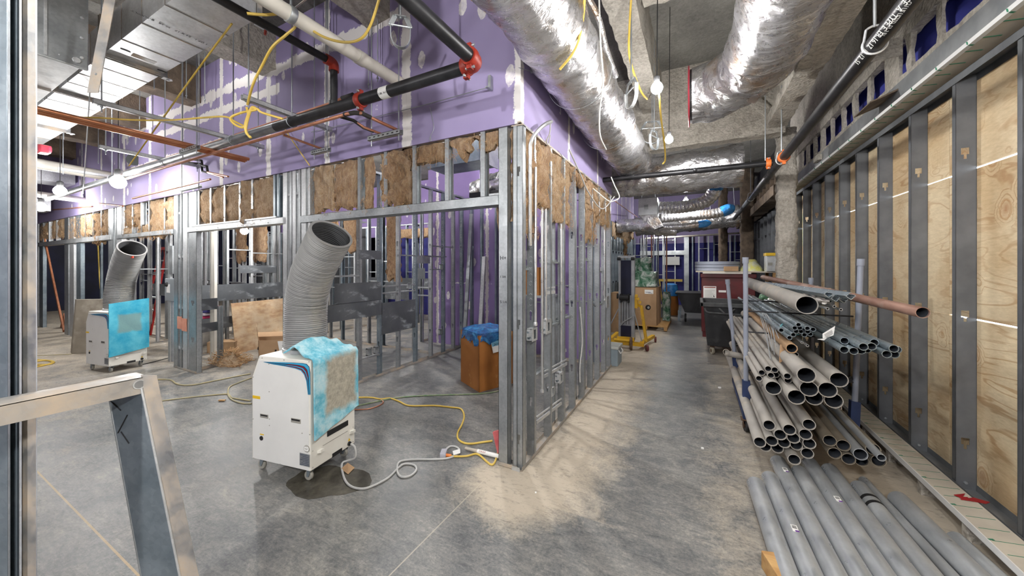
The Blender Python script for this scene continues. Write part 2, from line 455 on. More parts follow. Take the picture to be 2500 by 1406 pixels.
M['cardboard'] = pbr('cardboard', srgb(174,142,108), srgb(162,130,97), 4, .8, 0, 0, 0, dirt=srgb(192,158,118), dl=.6, dh=.75)
M['cardboard_dark'] = pbr('cardboard_orange_brown', srgb(168,108,48), srgb(154,96,40), 3, .75, dirt=srgb(190,140,80), dl=.66, dh=.72)
def fireproof():
    t = NT('sprayed_fireproofing'); p = t.geo()
    f = t.noise(p, 28, 6, .7); g = t.noise(p, 2.5, 4); h = t.vor(p, 38)
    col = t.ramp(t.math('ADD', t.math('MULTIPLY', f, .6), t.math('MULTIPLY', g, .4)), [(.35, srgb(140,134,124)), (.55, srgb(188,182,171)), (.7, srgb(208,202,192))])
    t.color(col).set(rough=.95)
    t.bump(t.math('ADD', t.noise(p, 30, 6, .75), t.math('MULTIPLY', h, .6)), .9, .02)
    return t.m
M['fireproof'] = fireproof()
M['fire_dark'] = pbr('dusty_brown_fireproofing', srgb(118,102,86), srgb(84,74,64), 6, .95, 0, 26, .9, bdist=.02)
def deck():
    t = NT('sprayed_deck'); p = t.geo(); x, y, z = t.xyz(p)
    g = t.noise(p, 1.6, 6, .6); f = t.noise(p, 30, 5, .7)
    col = t.ramp(t.math('ADD', t.math('MULTIPLY', g, .6), t.math('MULTIPLY', f, .4)), [(.35, srgb(96,94,89)), (.6, srgb(138,136,130)), (.75, srgb(164,161,154))])
    t.color(col).set(rough=.95)
    t.bump(t.math('ADD', f, t.math('MULTIPLY', t.noise(p, 7, 4), .8)), .8, .025)
    return t.m
M['deck'] = deck()
def foil(name='crinkled_foil', tint=srgb(214,214,218)):
    t = NT(name); v = t.coord()
    mp = t.coord((1,3.0,1)); 
    a = t.noise(mp, 3.4, 5, .6, 1.6); b = t.vor(t.coord((1,2,1)), 9, feature='F1'); c = t.noise(t.coord(), 22, 5, .65, .8)
    col = t.ramp(t.noise(t.coord(loc=(5,2,1)), 2.3, 5, .6), [(.42, tint), (.58, srgb(196,194,194)), (.7, srgb(176,150,124))])
    t.color(col).set(metal=.88, rough=t.ramp(c, [(.35,.22),(.7,.44)]))
    t.bump(t.math('ADD', t.math('MULTIPLY', a, 1.0), t.math('ADD', t.math('MULTIPLY', b, .25), t.math('MULTIPLY', c, .12))), .55, .045)
    return t.m
M['foil'] = foil()
def insulation(name, a, b, c):
    t = NT(name); v = t.coord((1,1,.45)); 
    f = t.noise(v, 12, 8, .72, 1.2); g = t.noise(t.coord((1,1,.7)), 38, 6, .75, .6)
    col = t.ramp(t.math('ADD', t.math('MULTIPLY', f, .65), t.math('MULTIPLY', g, .35)), [(.34, a), (.47, b), (.58, c), (.7, srgb(226,208,180))])  # crevice shade is put into the colour: darker where the bump is low
    t.color(col).set(rough=.95, Sheen_Weight=.25)
    t.bump(t.math('ADD', f, t.math('MULTIPLY', g, .7)), 1.0, .06)
    return t.m
M['wool'] = insulation('tan_wool', srgb(132,92,56), srgb(196,160,118), srgb(220,192,154))
M['wool_brown'] = insulation('brown_wool', srgb(112,74,42), srgb(180,138,94), srgb(212,178,134))
M['soffit'] = pbr('paper_faced_board', srgb(206,198,182), srgb(190,182,168), 5, .8, dirt=srgb(176,160,136), dl=.52, dh=.7)
M['green_ink'] = pbr('green_ink', srgb(60,130,100), None, rough=.8)
M['white_tape'] = pbr('white_corner_tape', srgb(222,222,220), None, rough=.6)
M['flashing'] = None
def emit(name, col, s):
    t = NT(name); t.b.inputs['Emission Color'].default_value = (*col, 1); t.b.inputs['Emission Strength'].default_value = s
    t.color(col); return t.m
# ---------------------------------------------------------------- work lamps, and unseen lamps added as fill
lamp_labels = {
    0: 'glaring temporary work lamp hung beside the long silver strut rail on the left',
    1: 'glaring temporary work lamp near the pale ducts at far left',
    2: 'glaring temporary work lamp low over the far left doorways beside the grey jamb stud',
    3: 'small bright work lamp seen under the header above the leaning plywood board',
    4: 'bright work lamp hung on a cable in the corridor beside the elbowed foil duct',
    5: 'bright work lamp in the corridor under the sprayed cross beam',
    6: 'work lamp hanging beyond the wide foil duct in the corridor',
    7: 'work lamp near the far end wall of the corridor',
    8: 'work lamp hung high between the ducts and the drop pipe', 9: 'unseen fill lamp added over the plywood side behind the camera',
    10: 'unseen fill lamp added in the hall behind the camera', 11: 'unseen fill lamp added low in the hall behind the foreground jamb', 12: 'unseen fill lamp added under the long foil duct, above the view',
    13: 'unseen fill lamp added inside the first framed room', 14: 'unseen fill lamp added in the rooms beyond the partition', 15: 'unseen fill lamp added in the far left rooms', 16: 'unseen fill lamp added in the room behind the farthest doorways', 17: 'unseen fill lamp added above the seamed duct', 18: 'unseen fill lamp added above the far run of the seamed duct'}
LM = {}
def make_lamp(i, x, y, z, pw, r):
    L = thing('work_or_fill_lamp', lamp_labels[i], 'lamp', (x,y,z), 'temporary work lamps')  # seen work lamps and added unseen fill lamps alike
    key = round(pw, 2)
    if key not in LM: LM[key] = emit('lit_bulb_%d' % (key*100), (1.0,.985,.965), LAMP_POWER*pw)
    MB().lathe([(r*.05,-r),(r*.4,-r*.93),(r*.74,-r*.68),(r*.95,-r*.3),(r,0),(r*.93,r*.36),(r*.7,r*.75),(r*.42,r*1.05),(r*.35,r*1.15)], (x,y,z), n=20).build('bulb', LM[key], L, smooth=True)
    MB().lathe([(r*.42,r*1.05),(r*.5,r*1.3),(r*.5,r*2.0),(r*.2,r*2.2)], (x,y,z), n=10).build('socket', M['black'], L, smooth=True)
    MB().tube([(x,y,z+r*2.1),(x+.01,y,4.45)], .004, 6).build('cable', M['black'], L)
for i, (x,y,z,pw,r) in enumerate(LAMPS):
    if pw: make_lamp(i, x,y,z,pw,r)

# ---------------------------------------------------------------- floor, ceiling, outer shell
DECK = 4.45
def slab(name, a, b, mat):
    o = MB().box(a, b).build(name, mat); o['kind'] = 'structure'; return o
slab('floor', (-20,-6,-.2), (4,27,0), M['floor'])
slab('ceiling', (-20,-6,DECK), (4,27,DECK+.2), M['deck'])
slab('wall_rear', (-20,-6.2,0), (4,-6,DECK), M['purple_front'])
slab('wall_left', (-20.2,-6,0), (-20,27,DECK), M['blue_dark'])
slab('wall_outer', (1.70,-6,0), (1.9,.61,DECK), M['dark_wall'])
slab('wall_outer', (1.75,.6,2.96), (1.95,8.25,DECK), M['dark_wall'])
slab('wall_outer', (1.72,8.2,0), (1.92,15.0,DECK), M['dark_wall'])
slab('wall_outer', (3.8,15,0), (4,27,DECK), M['dark_wall'])
slab('wall_outer', (1.7,14.9,0), (4,15.0,DECK), M['dark_wall'])
slab('wall_far', (-20,26.8,0), (4,27,DECK), M['blue_dark'])

def lumpy(name, a, b, mat, step=.09, amp=.018, parent=None, kind='structure'):
    """sprayed member: box with a dense skin pushed in and out"""
    s = MB(); a = Vector(a); b = Vector(b); d = b-a
    n = [max(1, min(140, int(abs(d[i])/step))) for i in range(3)]
    def fac(o, u, v, nu, nv): s.grid(lambda i, j: o + u*i + v*j, nu, nv)
    X = Vector((d.x,0,0)); Y = Vector((0,d.y,0)); Z = Vector((0,0,d.z))
    for o, u, v, nu, nv in ((a,X,Y,n[0],n[1]),(a+Z,X,Y,n[0],n[1]),(a,X,Z,n[0],n[2]),(a+Y,X,Z,n[0],n[2]),(a,Y,Z,n[1],n[2]),(a+X,Y,Z,n[1],n[2])):
        fac(o,u,v,nu,nv)
    c = (a+b)/2
    out = []
    for p in s.v:
        p = Vector(p); q = p-c
        nn = Vector([ (1 if q[i]>0 else -1)*(max(0,abs(q[i])/(abs(d[i])/2+1e-9)-.98)/.02) for i in range(3)])
        if nn.length: nn.normalize()
        k = noise.fractal(p*9, 1.0, 2.0, 4)*amp + noise.noise(p*30)*amp*.5
        out.append(tuple(p + nn*k - nn*(amp*.3)))
    s.v = out
    o = s.build(name, mat, parent, smooth='merge', autosmooth=80)
    if kind and parent is None: o['kind'] = kind
    return o
# beams of the deck running along the corridor direction, sprayed with fireproofing
for i, xr in enumerate((-2.58,-4.47,-6.35,-8.3,-10.2,-12.1)):
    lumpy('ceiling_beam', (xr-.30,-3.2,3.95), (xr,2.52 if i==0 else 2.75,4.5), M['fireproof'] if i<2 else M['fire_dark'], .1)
lumpy('ceiling_beam', (-.72,-2,3.86), (-.46,5.6,4.5), M['fireproof'], .09)
lumpy('ceiling_beam', (.80,-1.5,3.38), (1.02,6.1,3.52), M['fireproof'], .075, .02)     # girder flange
lumpy('ceiling_beam', (.88,-1.5,3.50), (.94,6.1,4.5), M['fireproof'], .1, .014)        # its web
lumpy('ceiling_beam', (-1.7,5.62,3.31), (1.0,5.82,4.5), M['fireproof'], .075, .02)
lumpy('ceiling_beam', (-.46,3.35,4.1), (.85,3.65,4.5), M['fireproof'], .09, .02)
for y in (2.0, 3.0, 4.6):                                                                 # stiffeners against the girder web
    lumpy('ceiling_beam', (.70,y,3.52), (.88,y+.09,4.4), M['fireproof'], .07, .014)
# diagonal haunches where the beams meet over the column
def haunch(p, q, w):
    s = MB(); s.bar(p, q, w, w)
    o = s.build('ceiling_beam', M['fireproof'], bevel=.03); o['kind'] = 'structure'
haunch((.25,5.5,4.2), (.95,5.7,3.45), .14)
haunch((.9,4.9,4.3), (1.0,5.7,3.5), .14)
def column(x, y, rx, ry, z1, mat=None):
    s = MB()
    def fn(u, v):
        a = 2*PI*u; c, q = math.cos(a), math.sin(a)
        k = (abs(c)**4+abs(q)**4)**-.25*.93
        p = Vector((x+rx*c*k, y+ry*q*k, v*z1))
        r = noise.fractal(p*8, 1, 2, 4)*.022 + noise.noise(p*26)*.012
        return p + Vector((c,q,0))*r
    s.grid(fn, 40, 90)
    o = s.build('column', mat or M['fireproof'], smooth='merge', autosmooth=80); o['kind'] = 'structure'; return o
column(1.085, 6.02, .118, .12, 3.45)
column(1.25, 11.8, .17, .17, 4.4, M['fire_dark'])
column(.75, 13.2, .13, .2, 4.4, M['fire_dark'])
# ---------------------------------------------------------------- steel framing
STUD = {}
def stud_mesh(L, w, f, holes, mat):
    key = (round(L,3), w, f, holes, mat.name)
    if key in STUD: return STUD[key]
    s = MB(); th = .0025
    hw = w/2
    hs = sorted(holes)
    gap = w*.42; hl = .075
    if hs:
        s.box((-hw,0,0), (-gap/2,th,L)); s.box((gap/2,0,0), (hw,th,L))
        z = 0
        for h in hs:
            s.box((-gap/2,0,z), (gap/2,th,h)); z = h+hl
            s.box((-gap/2,0,h+hl*.0), (-gap*.22,th,h+hl*.45)); s.box((gap*.22,0,h), (gap/2,th,h+hl*.45))
        s.box((-gap/2,0,z), (gap/2,th,L))
    else:
        s.box((-hw,0,0), (hw,th,L))
    for sx in (-1,1):
        x0, x1 = (-hw,-hw+th) if sx<0 else (hw-th,hw)
        s.box((x0,0,0), (x1,f,L))
        s.box((x0,f-th,0) if sx<0 else (hw-.011,f-th,0), (-hw+.011,f,L) if sx<0 else (x1,f,L))
    me = bpy.data.meshes.new('stud'); me.from_pydata(s.v, [], s.f); me.materials.append(mat)
    STUD[key] = me; return me
def stud(parent, x, y, z0, z1, rot=0, w=.066, f=.036, mat=None, holes=(.35,1.12), name='stud', tilt=None):
    o = bpy.data.objects.new(name, stud_mesh(z1-z0, w, f, tuple(h for h in holes if h < z1-z0-.1), mat or M['galv']))
    COL.objects.link(o); o.parent = parent
    o.location = Vector((x,y,z0)) - (wt(parent) if parent else Vector((0,0,0)))
    o.rotation_euler = tilt or (0,0,rot)
    return o
def chan(s, p0, p1, w, f, up, th=.002):
    """track: web plus two flanges; up = direction the flanges stand"""
    p0, p1, up = Vector(p0), Vector(p1), Vector(up).normalized()
    d = (p1-p0).normalized(); side = d.cross(up).normalized()
    s.bar(p0+up*th/2, p1+up*th/2, w, th, up)
    for k in (-1,1):
        o = side*(k*(w/2-th/2)) + up*(f/2)
        s.bar(p0+o, p1+o, th, f, up)
    return s
TH = .07      # partition thickness
# ---- front framed wall along Y = 2.46
wf = structure('wall_front', (-6,2.5,0))
ZB = 2.70
# purple sheets, one per joint
xs = [-1.2,-2.38,-3.52,-4.63,-5.77,-6.95,-8.15,-9.3,-10.5,-11.7,-13,-14.2,-16]
for a, b in zip(xs, xs[1:]):
    MB().box((b+.001,2.442,ZB), (a-.001,2.458,DECK)).build('drywall_sheet', M['purple_front'], wf)
for x in [-1.5-.56*i for i in range(26)]:
    stud(wf, x, 2.46+TH/2, ZB, 4.4, PI/2, holes=())
MB().box((-16,2.459,ZB+.01), (-1.22,2.53,ZB+.03)).build('deflection_track', M['galv_dusty'], wf)
def fstud(px, z0=0, z1=ZB, w=.066, f=.042, mat=None, holes=(.35,1.12,1.75), x=None, face=1, y=2.46):
    X = x if x is not None else onY(px, 648, 2.46).x
    # web across the wall, flange facing the hall
    return stud(wf, X, y+TH/2, z0, z1, -PI/2 if face>0 else PI/2, TH, f, mat or M['galv'], holes)
def fbox(px0, px1, z0=0, z1=ZB, mat=None, name='jamb_stud', holes=False):
    a, b = onY(px0,648,2.46).x, onY(px1,648,2.46).x
    return stud(wf, (a+b)/2, 2.462, z0, z1, 0, b-a, TH-.004, mat or M['galv'], (.45,1.0,1.55) if holes else (), name)
# posts either side of the first opening
fbox(1217, 1239, mat=M['galv']); fbox(1252, 1262, mat=M['galv'])
fbox(690, 701, mat=M['galv_bright']); fstud(707); fbox(713, 722, mat=M['galv_bright']); fbox(735, 747, mat=M['galv_bright']); fstud(752, mat=M['galv_bright']); fstud(728)
# between second opening and third: double jamb
fbox(424, 434, mat=M['galv']); fstud(440); fbox(446, 457, mat=M['galv_bright'])
fbox(461, 479, mat=M['galv'], holes=True)
fbox(264, 276); fstud(281); fbox(285, 296, mat=M['galv_bright'])
fbox(157, 166); fbox(170, 179, mat=M['galv_bright']); fbox(186, 196, mat=M['galv_blue']); fbox(95, 104, mat=M['galv_blue']); fbox(86, 93, mat=M['galv_bright'])
# headers over the openings
def header(pxa, pxb, z0, z1, mat):
    a, b = onY(pxa,648,2.46).x, onY(pxb,648,2.46).x
    s = MB()
    s.box((a,2.452,z0), (b,2.455,z1)); s.box((a,2.452,z1-.003), (b,2.56,z1)); s.box((a,2.452,z0), (b,2.56,z0+.003)); s.box((a,2.557,z0), (b,2.56,z1))
    for e in (a, b): s.box((e-.001,2.452,z0+.002),(e+.001,2.56,z1-.002))
    s.build('header', mat, wf)
    s = MB()
    for i in range(4):
        x = a+(b-a)*(i+.5)/4; s.lathe([(.006,0),(.006,.003),(.002,.004)], (x,2.4515,z0+.025), (0,-1,0), 8)
    s.build('screw', M['zinc'], wf)
header(735, 1217, 2.085, 2.165, M['galv']); header(459, 692, 2.10, 2.175, M['galv_bright'])
header(286, 424, 2.10, 2.175, M['galv']); header(88, 271, 2.10, 2.20, M['galv_bright'])
MB().box((onY(1192,648,2.46).x,2.47,2.165), (-1.36,2.55,2.185)).build('splice_plate', M['galv'], wf)
MB().box((onY(470,648,2.46).x,2.447,2.176), (onY(676,648,2.46).x,2.50,2.196)).build('splice_plate', M['galv_bright'], wf)
# cripple studs above the headers
for px in (873, 937, 1007, 1086, 1173):
    fstud(px, 2.165, ZB, holes=())
for px in (483, 512, 546, 583, 613, 667, 676):
    fstud(px, 2.175, ZB, holes=(), mat=M['galv_blue'] if px>660 else None)
for px in (302, 322, 343, 362, 400): fstud(px, 2.175, ZB, holes=())
for px in (118, 136, 165, 185, 207, 226, 246): fstud(px, 2.20, ZB, holes=())
# sole track remnants
def ftrack(pxa, pxb):
    a, b = onY(pxa,648,2.46).x, onY(pxb,648,2.46).x
    chan(MB(), (a,2.495,0.001), (b,2.495,0.001), .075, .03, (0,0,1)).build('sole_track', M['galv_dusty'], wf)
ftrack(1216, 1263); ftrack(424, 480); ftrack(264, 297); ftrack(686, 756)
# bright tin bracket at the foot of the corner
MB().prism([(-1.285,2.452,.0),(-1.21,2.450,.0),(-1.215,2.449,.034),(-1.28,2.451,.03)], (0,-.003,0)).build('tin_bracket', M['galv_bright'], wf)
# blocking between the posts and orange fire caulk tape
for z, a, b in ((2.42,705,735),(2.52,743,756),(.30,434,462),(.93,434,462),(1.72,434,458),(2.40,432,448)):
    MB().box((onY(a,648,2.5).x,2.47,z), (onY(b,648,2.5).x,2.53,z+.03)).build('blocking', M['galv_bright'], wf)
s = MB(); x0, x1 = onY(432,648,2.45).x, onY(455,648,2.45).x
s.box((x0,2.452,.62), (x0+(x1-x0)*.45,2.46,.81)); s.box((x0+(x1-x0)*.5,2.45,.60), (x1,2.458,.79)); s.box((x0,2.4525,.70),(x1,2.456,.74))
s.build('putty_pad', pbr('peach_putty', srgb(226,160,134), srgb(210,140,116), 8, .7), wf)

# ---- corridor framed wall along X = -1.2
wc = structure('wall_corridor', (-1.23,4,0))
ys = [2.46,3.62,4.85,5.76]
for a, b in zip(ys, ys[1:]):
    MB().box((-1.222,a+.001,ZB), (-1.206,b-.001,DECK)).build('drywall_sheet', M['purple_side'], wc)
for y in [2.6+.375*i for i in range(9)]:
    stud(wc, -1.225-TH/2, y, ZB, 4.4, 0, holes=(), f=.036)
MB().box((-1.292,2.46,ZB-.008), (-1.20,5.75,ZB+.012)).build('deflection_track', M['galv_dusty'], wc)
MB().box((-1.225,2.43,ZB+.0), (-1.195,2.46,ZB+.01)).build('corner_bead', M['galv_dusty'], wc)
chev = None
def chevrons(parent, x, y, w):
    """embossed V marks down the web of a stud"""
    global chev
    if chev is None:
        s = MB()
        for i in range(30):
            z = .95 + i*.052 + (.012 if i%2 else 0)
            if 1.10 < z < 1.21: continue
            for sx in (-1,1):
                up = -1 if i%3==0 else 1
                s.bar((0,0,z), (sx*.012,0,z-up*.012), .003, .003, (0,1,0))
        me = bpy.data.meshes.new('embossed_chevrons'); me.from_pydata(s.v, [], s.f); me.materials.append(M['galv_bright']); chev = me
    o = bpy.data.objects.new('embossed_chevrons', chev); COL.objects.link(o); o['kind'] = 'stuff'
    o.parent = parent; o.location = (0,-.0015,0)
CS = [2.70,3.07,3.445,3.80,4.17,4.55,4.92,5.30,5.64]
b0 = stud(wc, -1.2-.038, 2.475, 0, ZB, 0, .076, .06, M['galv'], (.2,1.1,2.3), 'corner_stud')
for i, y in enumerate(CS):
    q = stud(wc, -1.2-TH/2, y, 0, ZB, 0, TH, .038, M['galv'], (.42,1.14+.012*(i%3),1.9))
    chevrons(q, 0, 0, TH)
for y in (2.53, 3.30, 4.02, 4.40): # doubled studs behind
    stud(wc, -1.2-TH-.02, y+.05, 0, ZB, 0, .04, .03, M['galv'], (), 'backing_stud')
chan(MB(), (-1.2-TH/2,2.46,.001), (-1.2-TH/2,5.72,.001), TH+.004, .032, (0,0,1)).build('sole_track', M['galv_dusty'], wc)
# cold rolled channels and box brackets threaded through the studs
for (ya, yb, z) in ((2.55,2.75,1.56),(3.0,3.45,1.62),(3.0,3.5,1.0),(2.72,3.1,.62),(3.42,3.8,1.02),(4.2,4.6,1.66),(4.92,5.64,1.02),(4.95,5.3,1.5)):
    MB().box((-1.285,ya,z), (-1.25,yb,z+.018)).box((-1.285,ya,z), (-1.282,yb,z+.04)).build('bridging_channel', M['galv'], wc)
for (ya, yb, z) in ((3.0,3.48,.585),(2.82,3.32,.235),(3.02,3.14,1.345)):
    MB().bar((-1.235,ya,z), (-1.185,yb,z+.005), .012, .028).bar((-1.235,ya,z+.045), (-1.185,yb,z+.05), .01, .012).build('box_bracket', M['galv_bright'], wc)
# ---- set-back second stretch of corridor wall
wc2 = structure('wall_corridor_far', (-1.9,10.5,0))
MB().box((-1.9,5.745,ZB),(-1.222,5.76,DECK)).build('drywall_sheet', M['purple_side'], wc)
for a, b in ((5.78,7.0),(7.0,8.2),(8.2,9.0),(9.0,9.6),(9.6,10.2),(10.2,10.9),(10.9,11.6),(11.6,12.35)):
    MB().box((-1.88,a+.001,ZB), (-1.86,b-.001,DECK)).build('drywall_sheet', M['purple_far'], wc2)
for y in [5.9+.375*i for i in range(18)]:
    stud(wc2, -1.87-TH/2, y, 0, ZB, 0, TH, .038, M['galv_blue'], (.42,1.12,1.9))
chan(MB(), (-1.9,5.8,.001), (-1.9,12.4,.001), TH, .03, (0,0,1)).build('sole_track', M['galv_dusty'], wc2)
for z in (.9, 2.0): MB().box((-1.93,8.9,z),(-1.92,12.4,z+.25)).build('backing_plate', M['dark_plate'], wc2)

# ---- room behind the first opening: left partition, back wall
wp = structure('wall_partition', (-4.1,4,0))
PS = [2.62,3.30,3.65,4.015,4.39,4.77,5.11,5.41,5.68]
for i, y in enumerate(PS):
    q = stud(wp, -4.1, y, 0, 2.95, 0, TH, .038, M['galv'] if i%2 else M['galv_blue'], (.42,1.14,1.9)); chevrons(q,0,0,TH)
chan(MB(), (-4.1,2.55,.001), (-4.1,5.72,.001), TH+.004, .032, (0,0,1)).build('sole_track', M['galv_dusty'], wp)
chan(MB(), (-4.1,2.55,2.95), (-4.1,5.72,2.95), TH+.004, .032, (0,0,-1)).build('top_track', M['galv'], wp)
def plateX(parent, X, pa, pb, ya, yb, mat='dark_plate', name='backing_plate'):
    y0 = onX(pa,648,X).y; y1 = onX(pb,648,X).y
    z1 = onX((pa+pb)/2,ya,X).z; z0 = onX((pa+pb)/2,yb,X).z
    return MB().box((X-.003,y0,z0), (X+.001,y1,z1)).build(name, M[mat], parent)
for a in ((817,931,690,738),(799,933,738,778),(876,931,611,633),(932,1014,735,808)):
    plateX(wp, -4.06, *a)
for a in ((1018,1050,626,643),):
    plateX(wp, -4.06, *a, mat='galv')
for (ya, yb, z) in ((2.7,3.3,1.45),(3.65,4.39,1.28),(3.65,4.39,1.18),(4.77,5.11,1.52),(4.77,5.41,1.93),(3.30,3.65,.30),(4.0,5.2,1.75)):
    MB().box((-4.11,ya,z), (-4.075,yb,z+.02)).build('bridging_channel', M['galv'], wp)
for y, z in ((3.42,.34),(3.55,.34),(4.2,1.22),(5.0,1.52),(4.98,.36)):
    s = MB(); s.box((-4.09,y,z),(-4.06,y+.012,z+.10)).box((-4.09,y+.07,z),(-4.06,y+.082,z+.10)).box((-4.09,y,z),(-4.06,y+.08,z+.012)).box((-4.09,y,z+.09),(-4.06,y+.08,z+.10)).box((-4.09,y,z),(-4.087,y+.08,z+.1))
    s.build('outlet_box', M['galv'], wp)
wb = structure('wall_back', (-3,5.75,0))
for a, b in ((-1.28,-2.35),(-2.35,-3.55),(-3.55,-4.75),(-4.75,-5.0)):
    MB().box((b+.001,5.76,0), (a-.001,5.776,3.6)).build('drywall_sheet', M['purple_room'], wb)
for x in (-1.45,-1.85,-2.2,-2.55,-2.95,-3.3,-3.62,-3.85):
    stud(wb, x, 5.72, 0, 3.2, PI/2, TH, .036, M['galv_blue'], (.42,1.14,1.9))
chan(MB(), (-1.28,5.71,.001), (-4.0,5.71,.001), TH+.004, .032, (0,0,1)).build('sole_track', M['galv_dusty'], wb)
for xa, xb, z in ((-1.45,-1.85,1.9),(-1.45,-1.85,1.0),(-1.9,-2.5,1.25),(-1.9,-2.5,.95),(-2.55,-2.95,1.5)):
    MB().box((xb,5.67,z), (xa,5.70,z+.02)).build('bridging_channel', M['galv'], wb)

# ---- deeper stud rows of the rooms on the left
def studrow(name, p0, p1, step, z1=2.75, mats=('galv','galv_blue'), plates=(), tracks=True, back=None, seed=1, chan_z=(1.35,)):
    p0, p1 = Vector((*p0,0)), Vector((*p1,0)); d = p1-p0; L = d.length; d.normalize()
    r = random.Random(seed); rt = math.atan2(d.y, d.x)
    o = structure(name, (p0+p1)/2)
    n = int(L/step)
    for i in range(n+1):
        p = p0 + d*(i*step)
        stud(o, p.x, p.y, 0, z1, rt+PI/2, TH, .038, M[mats[(i+seed)%len(mats)]], (.42,1.14,1.9) if i%2 else ())
    if tracks:
        chan(MB(), p0+Vector((0,0,.001)), p1+Vector((0,0,.001)), TH+.004, .03, (0,0,1)).build('sole_track', M['galv_dusty'], o)
        chan(MB(), p0+Vector((0,0,z1)), p1+Vector((0,0,z1)), TH+.004, .03, (0,0,-1)).build('top_track', M['galv'], o)
    nv = Vector((d.y,-d.x,0))
    if nv.y > 0 or (abs(nv.y) < .1 and nv.x < 0): nv = -nv
    for (u0, u1, z0, z1_, m) in plates:
        a = p0+d*(u0*L)+nv*(TH/2+.004); b = p0+d*(u1*L)+nv*(TH/2+.004)
        zz = Vector((0,0,(z0+z1_)/2))
        MB().bar(a+zz, b+zz, .003, z1_-z0).build('backing_plate', M[m], o)
    for z in chan_z:
        for k in range(max(1,n//3)):
            i = r.randrange(0, max(1,n-1)); a = p0+d*(i*step); b = p0+d*((i+r.choice((1,2)))*step)
            zz = Vector((0,0,z+r.uniform(-.25,.3)))
            MB().bar(a+zz, b+zz, .03, .02).build('bridging_channel', M['galv'], o)
    return o
studrow('wall_room_2', (-4.3,5.0), (-8.2,5.0), .40, plates=((.12,.28,.95,1.25,'dark_plate'),(.02,.1,1.35,1.55,'dark_plate')), seed=2, mats=('galv','galv_bright','galv_blue'), chan_z=(1.4,1.1,1.8))
studrow('wall_room_3', (-7.78,2.6), (-7.78,6.5), .40, plates=((.05,.5,.95,1.25,'dark_plate'),(.25,.42,1.45,1.6,'dark_plate'),(.1,.3,.45,.65,'dark_plate')), seed=3, mats=('galv_bright','galv','galv'), chan_z=(1.5,1.8))
studrow('wall_room_4', (-7.9,4.3), (-12.8,4.3), .42, plates=((.05,.35,.9,1.2,'dark_plate'),(.4,.75,.9,1.15,'dark_plate'),(.5,.95,.5,.7,'dark_plate')), seed=4, mats=('galv_bright','galv_bright','galv'), chan_z=(1.4,1.9))
studrow('wall_room_5', (-9.9,2.7), (-9.9,6.5), .40, seed=5, mats=('galv_bright','galv'))
studrow('wall_room_9', (-9.2,3.3), (-12.6,3.3), .46, seed=11, mats=('galv_bright','galv','galv_bright'), plates=((.0,.45,.95,1.2,'dark_plate'),(.55,1,.6,.78,'dark_plate')), chan_z=(1.4,1.9))
studrow('wall_room_6', (-12.9,2.6), (-12.9,7.5), .42, seed=6, mats=('galv_bright','galv_blue'))
studrow('wall_room_7', (-5.2,7.4), (-14,7.4), .40, seed=7, mats=('galv_blue','galv'), plates=((.0,.4,.95,1.25,'dark_plate'),))
studrow('wall_room_8', (-5.1,5.7), (-5.1,8.6), .38, seed=8, mats=('galv','galv_blue'), plates=((.1,.6,.9,1.2,'dark_plate'),))
for (a, b, y, m, h, z0) in ((-5.0,-9.5,8.9,'blue_board',2.6,0),(-9.5,-16,8.0,'dark_wall',2.8,0),(-5.0,-16,8.95,'purple_room',4.4,2.6)):
    n = int((a-b)/1.2)+1
    w = structure('wall_rooms_back', ((a+b)/2,y,0))
    for i in range(n):
        MB().box((max(b,a-(i+1)*1.2)+.002,y,z0), (a-i*1.2-.002,y+.016,h)).build('drywall_sheet', M[m], w)

# ---- right-hand wall: plywood behind dark studs
wr = structure('wall_right', (1.6,4,0))
XP = 1.66; XF = 1.563
rows = [(0.09,.62),(.625,1.232),(1.24,2.44),(2.452,3.0)]
seams = [(1.236,.006)]
ye = [.6,2.25,3.82,6.0,8.15]
low = [.013,.012,.003,.006]; upp = [.015,.016,.012,.018]
for row in range(3):
    for k, (a, b) in enumerate(zip(ye, ye[1:])):
        z0, z1 = ((.06,1.236-low[k]/2),(1.236+low[k]/2,2.256-upp[k]/2),(2.256+upp[k]/2,2.97))[row]
        MB().box((XP,a+.002,z0), (XP+.018,b-.002,z1)).build('plywood_sheet', M['plywood'], wr)
RS = [1.85,2.41,2.97,3.53,4.096,4.67,5.21,5.72,6.27,6.85,7.39,7.95]
RH = (.27,1.13,2.23)
def rstud_mesh():
    s = MB(); L = 2.79; th = .003; w = XP-XF
    # web with T-shaped knock-outs
    c0, c1 = w*.26, w*.66; zs = 0
    s.box((0,0,0),(c0,th,L)); s.box((c1,0,0),(w,th,L))
    for h in RH:
        s.box((c0,0,zs),(c1,th,h)); 
        s.box((c0,0,h),(c0+.012,th,h+.03)); s.box((c1-.012,0,h),(c1,th,h+.03))
        zs = h+.075
    s.box((c0,0,zs),(c1,th,L))
    s.box((0,0,0),(th,.038,L)); s.box((0,.035,0),(.01,.038,L)); s.box((w-th,0,0),(w,.038,L)); s.box((w-.01,.035,0),(w,.038,L))
    me = bpy.data.meshes.new('stud'); me.from_pydata(s.v, [], s.f); me.materials.append(M['dark_stud']); return me
rm = rstud_mesh()
for y in RS:
    o = bpy.data.objects.new('stud', rm); COL.objects.link(o); o.parent = wr; o.location = Vector((XF,y,.09))-wt(wr)
    MB().lathe([(.011,0),(.009,.008),(.003,.009)], (XF+.045,y-.001,.135), (0,-1,0), 8).build('anchor_bolt', M['zinc'], wr)
chan(MB(), ((XP+XF)/2-.003,1.0,.088), ((XP+XF)/2-.003,8.15,.088), .105, .045, (0,0,1)).build('bottom_track', M['track_grey'], wr)
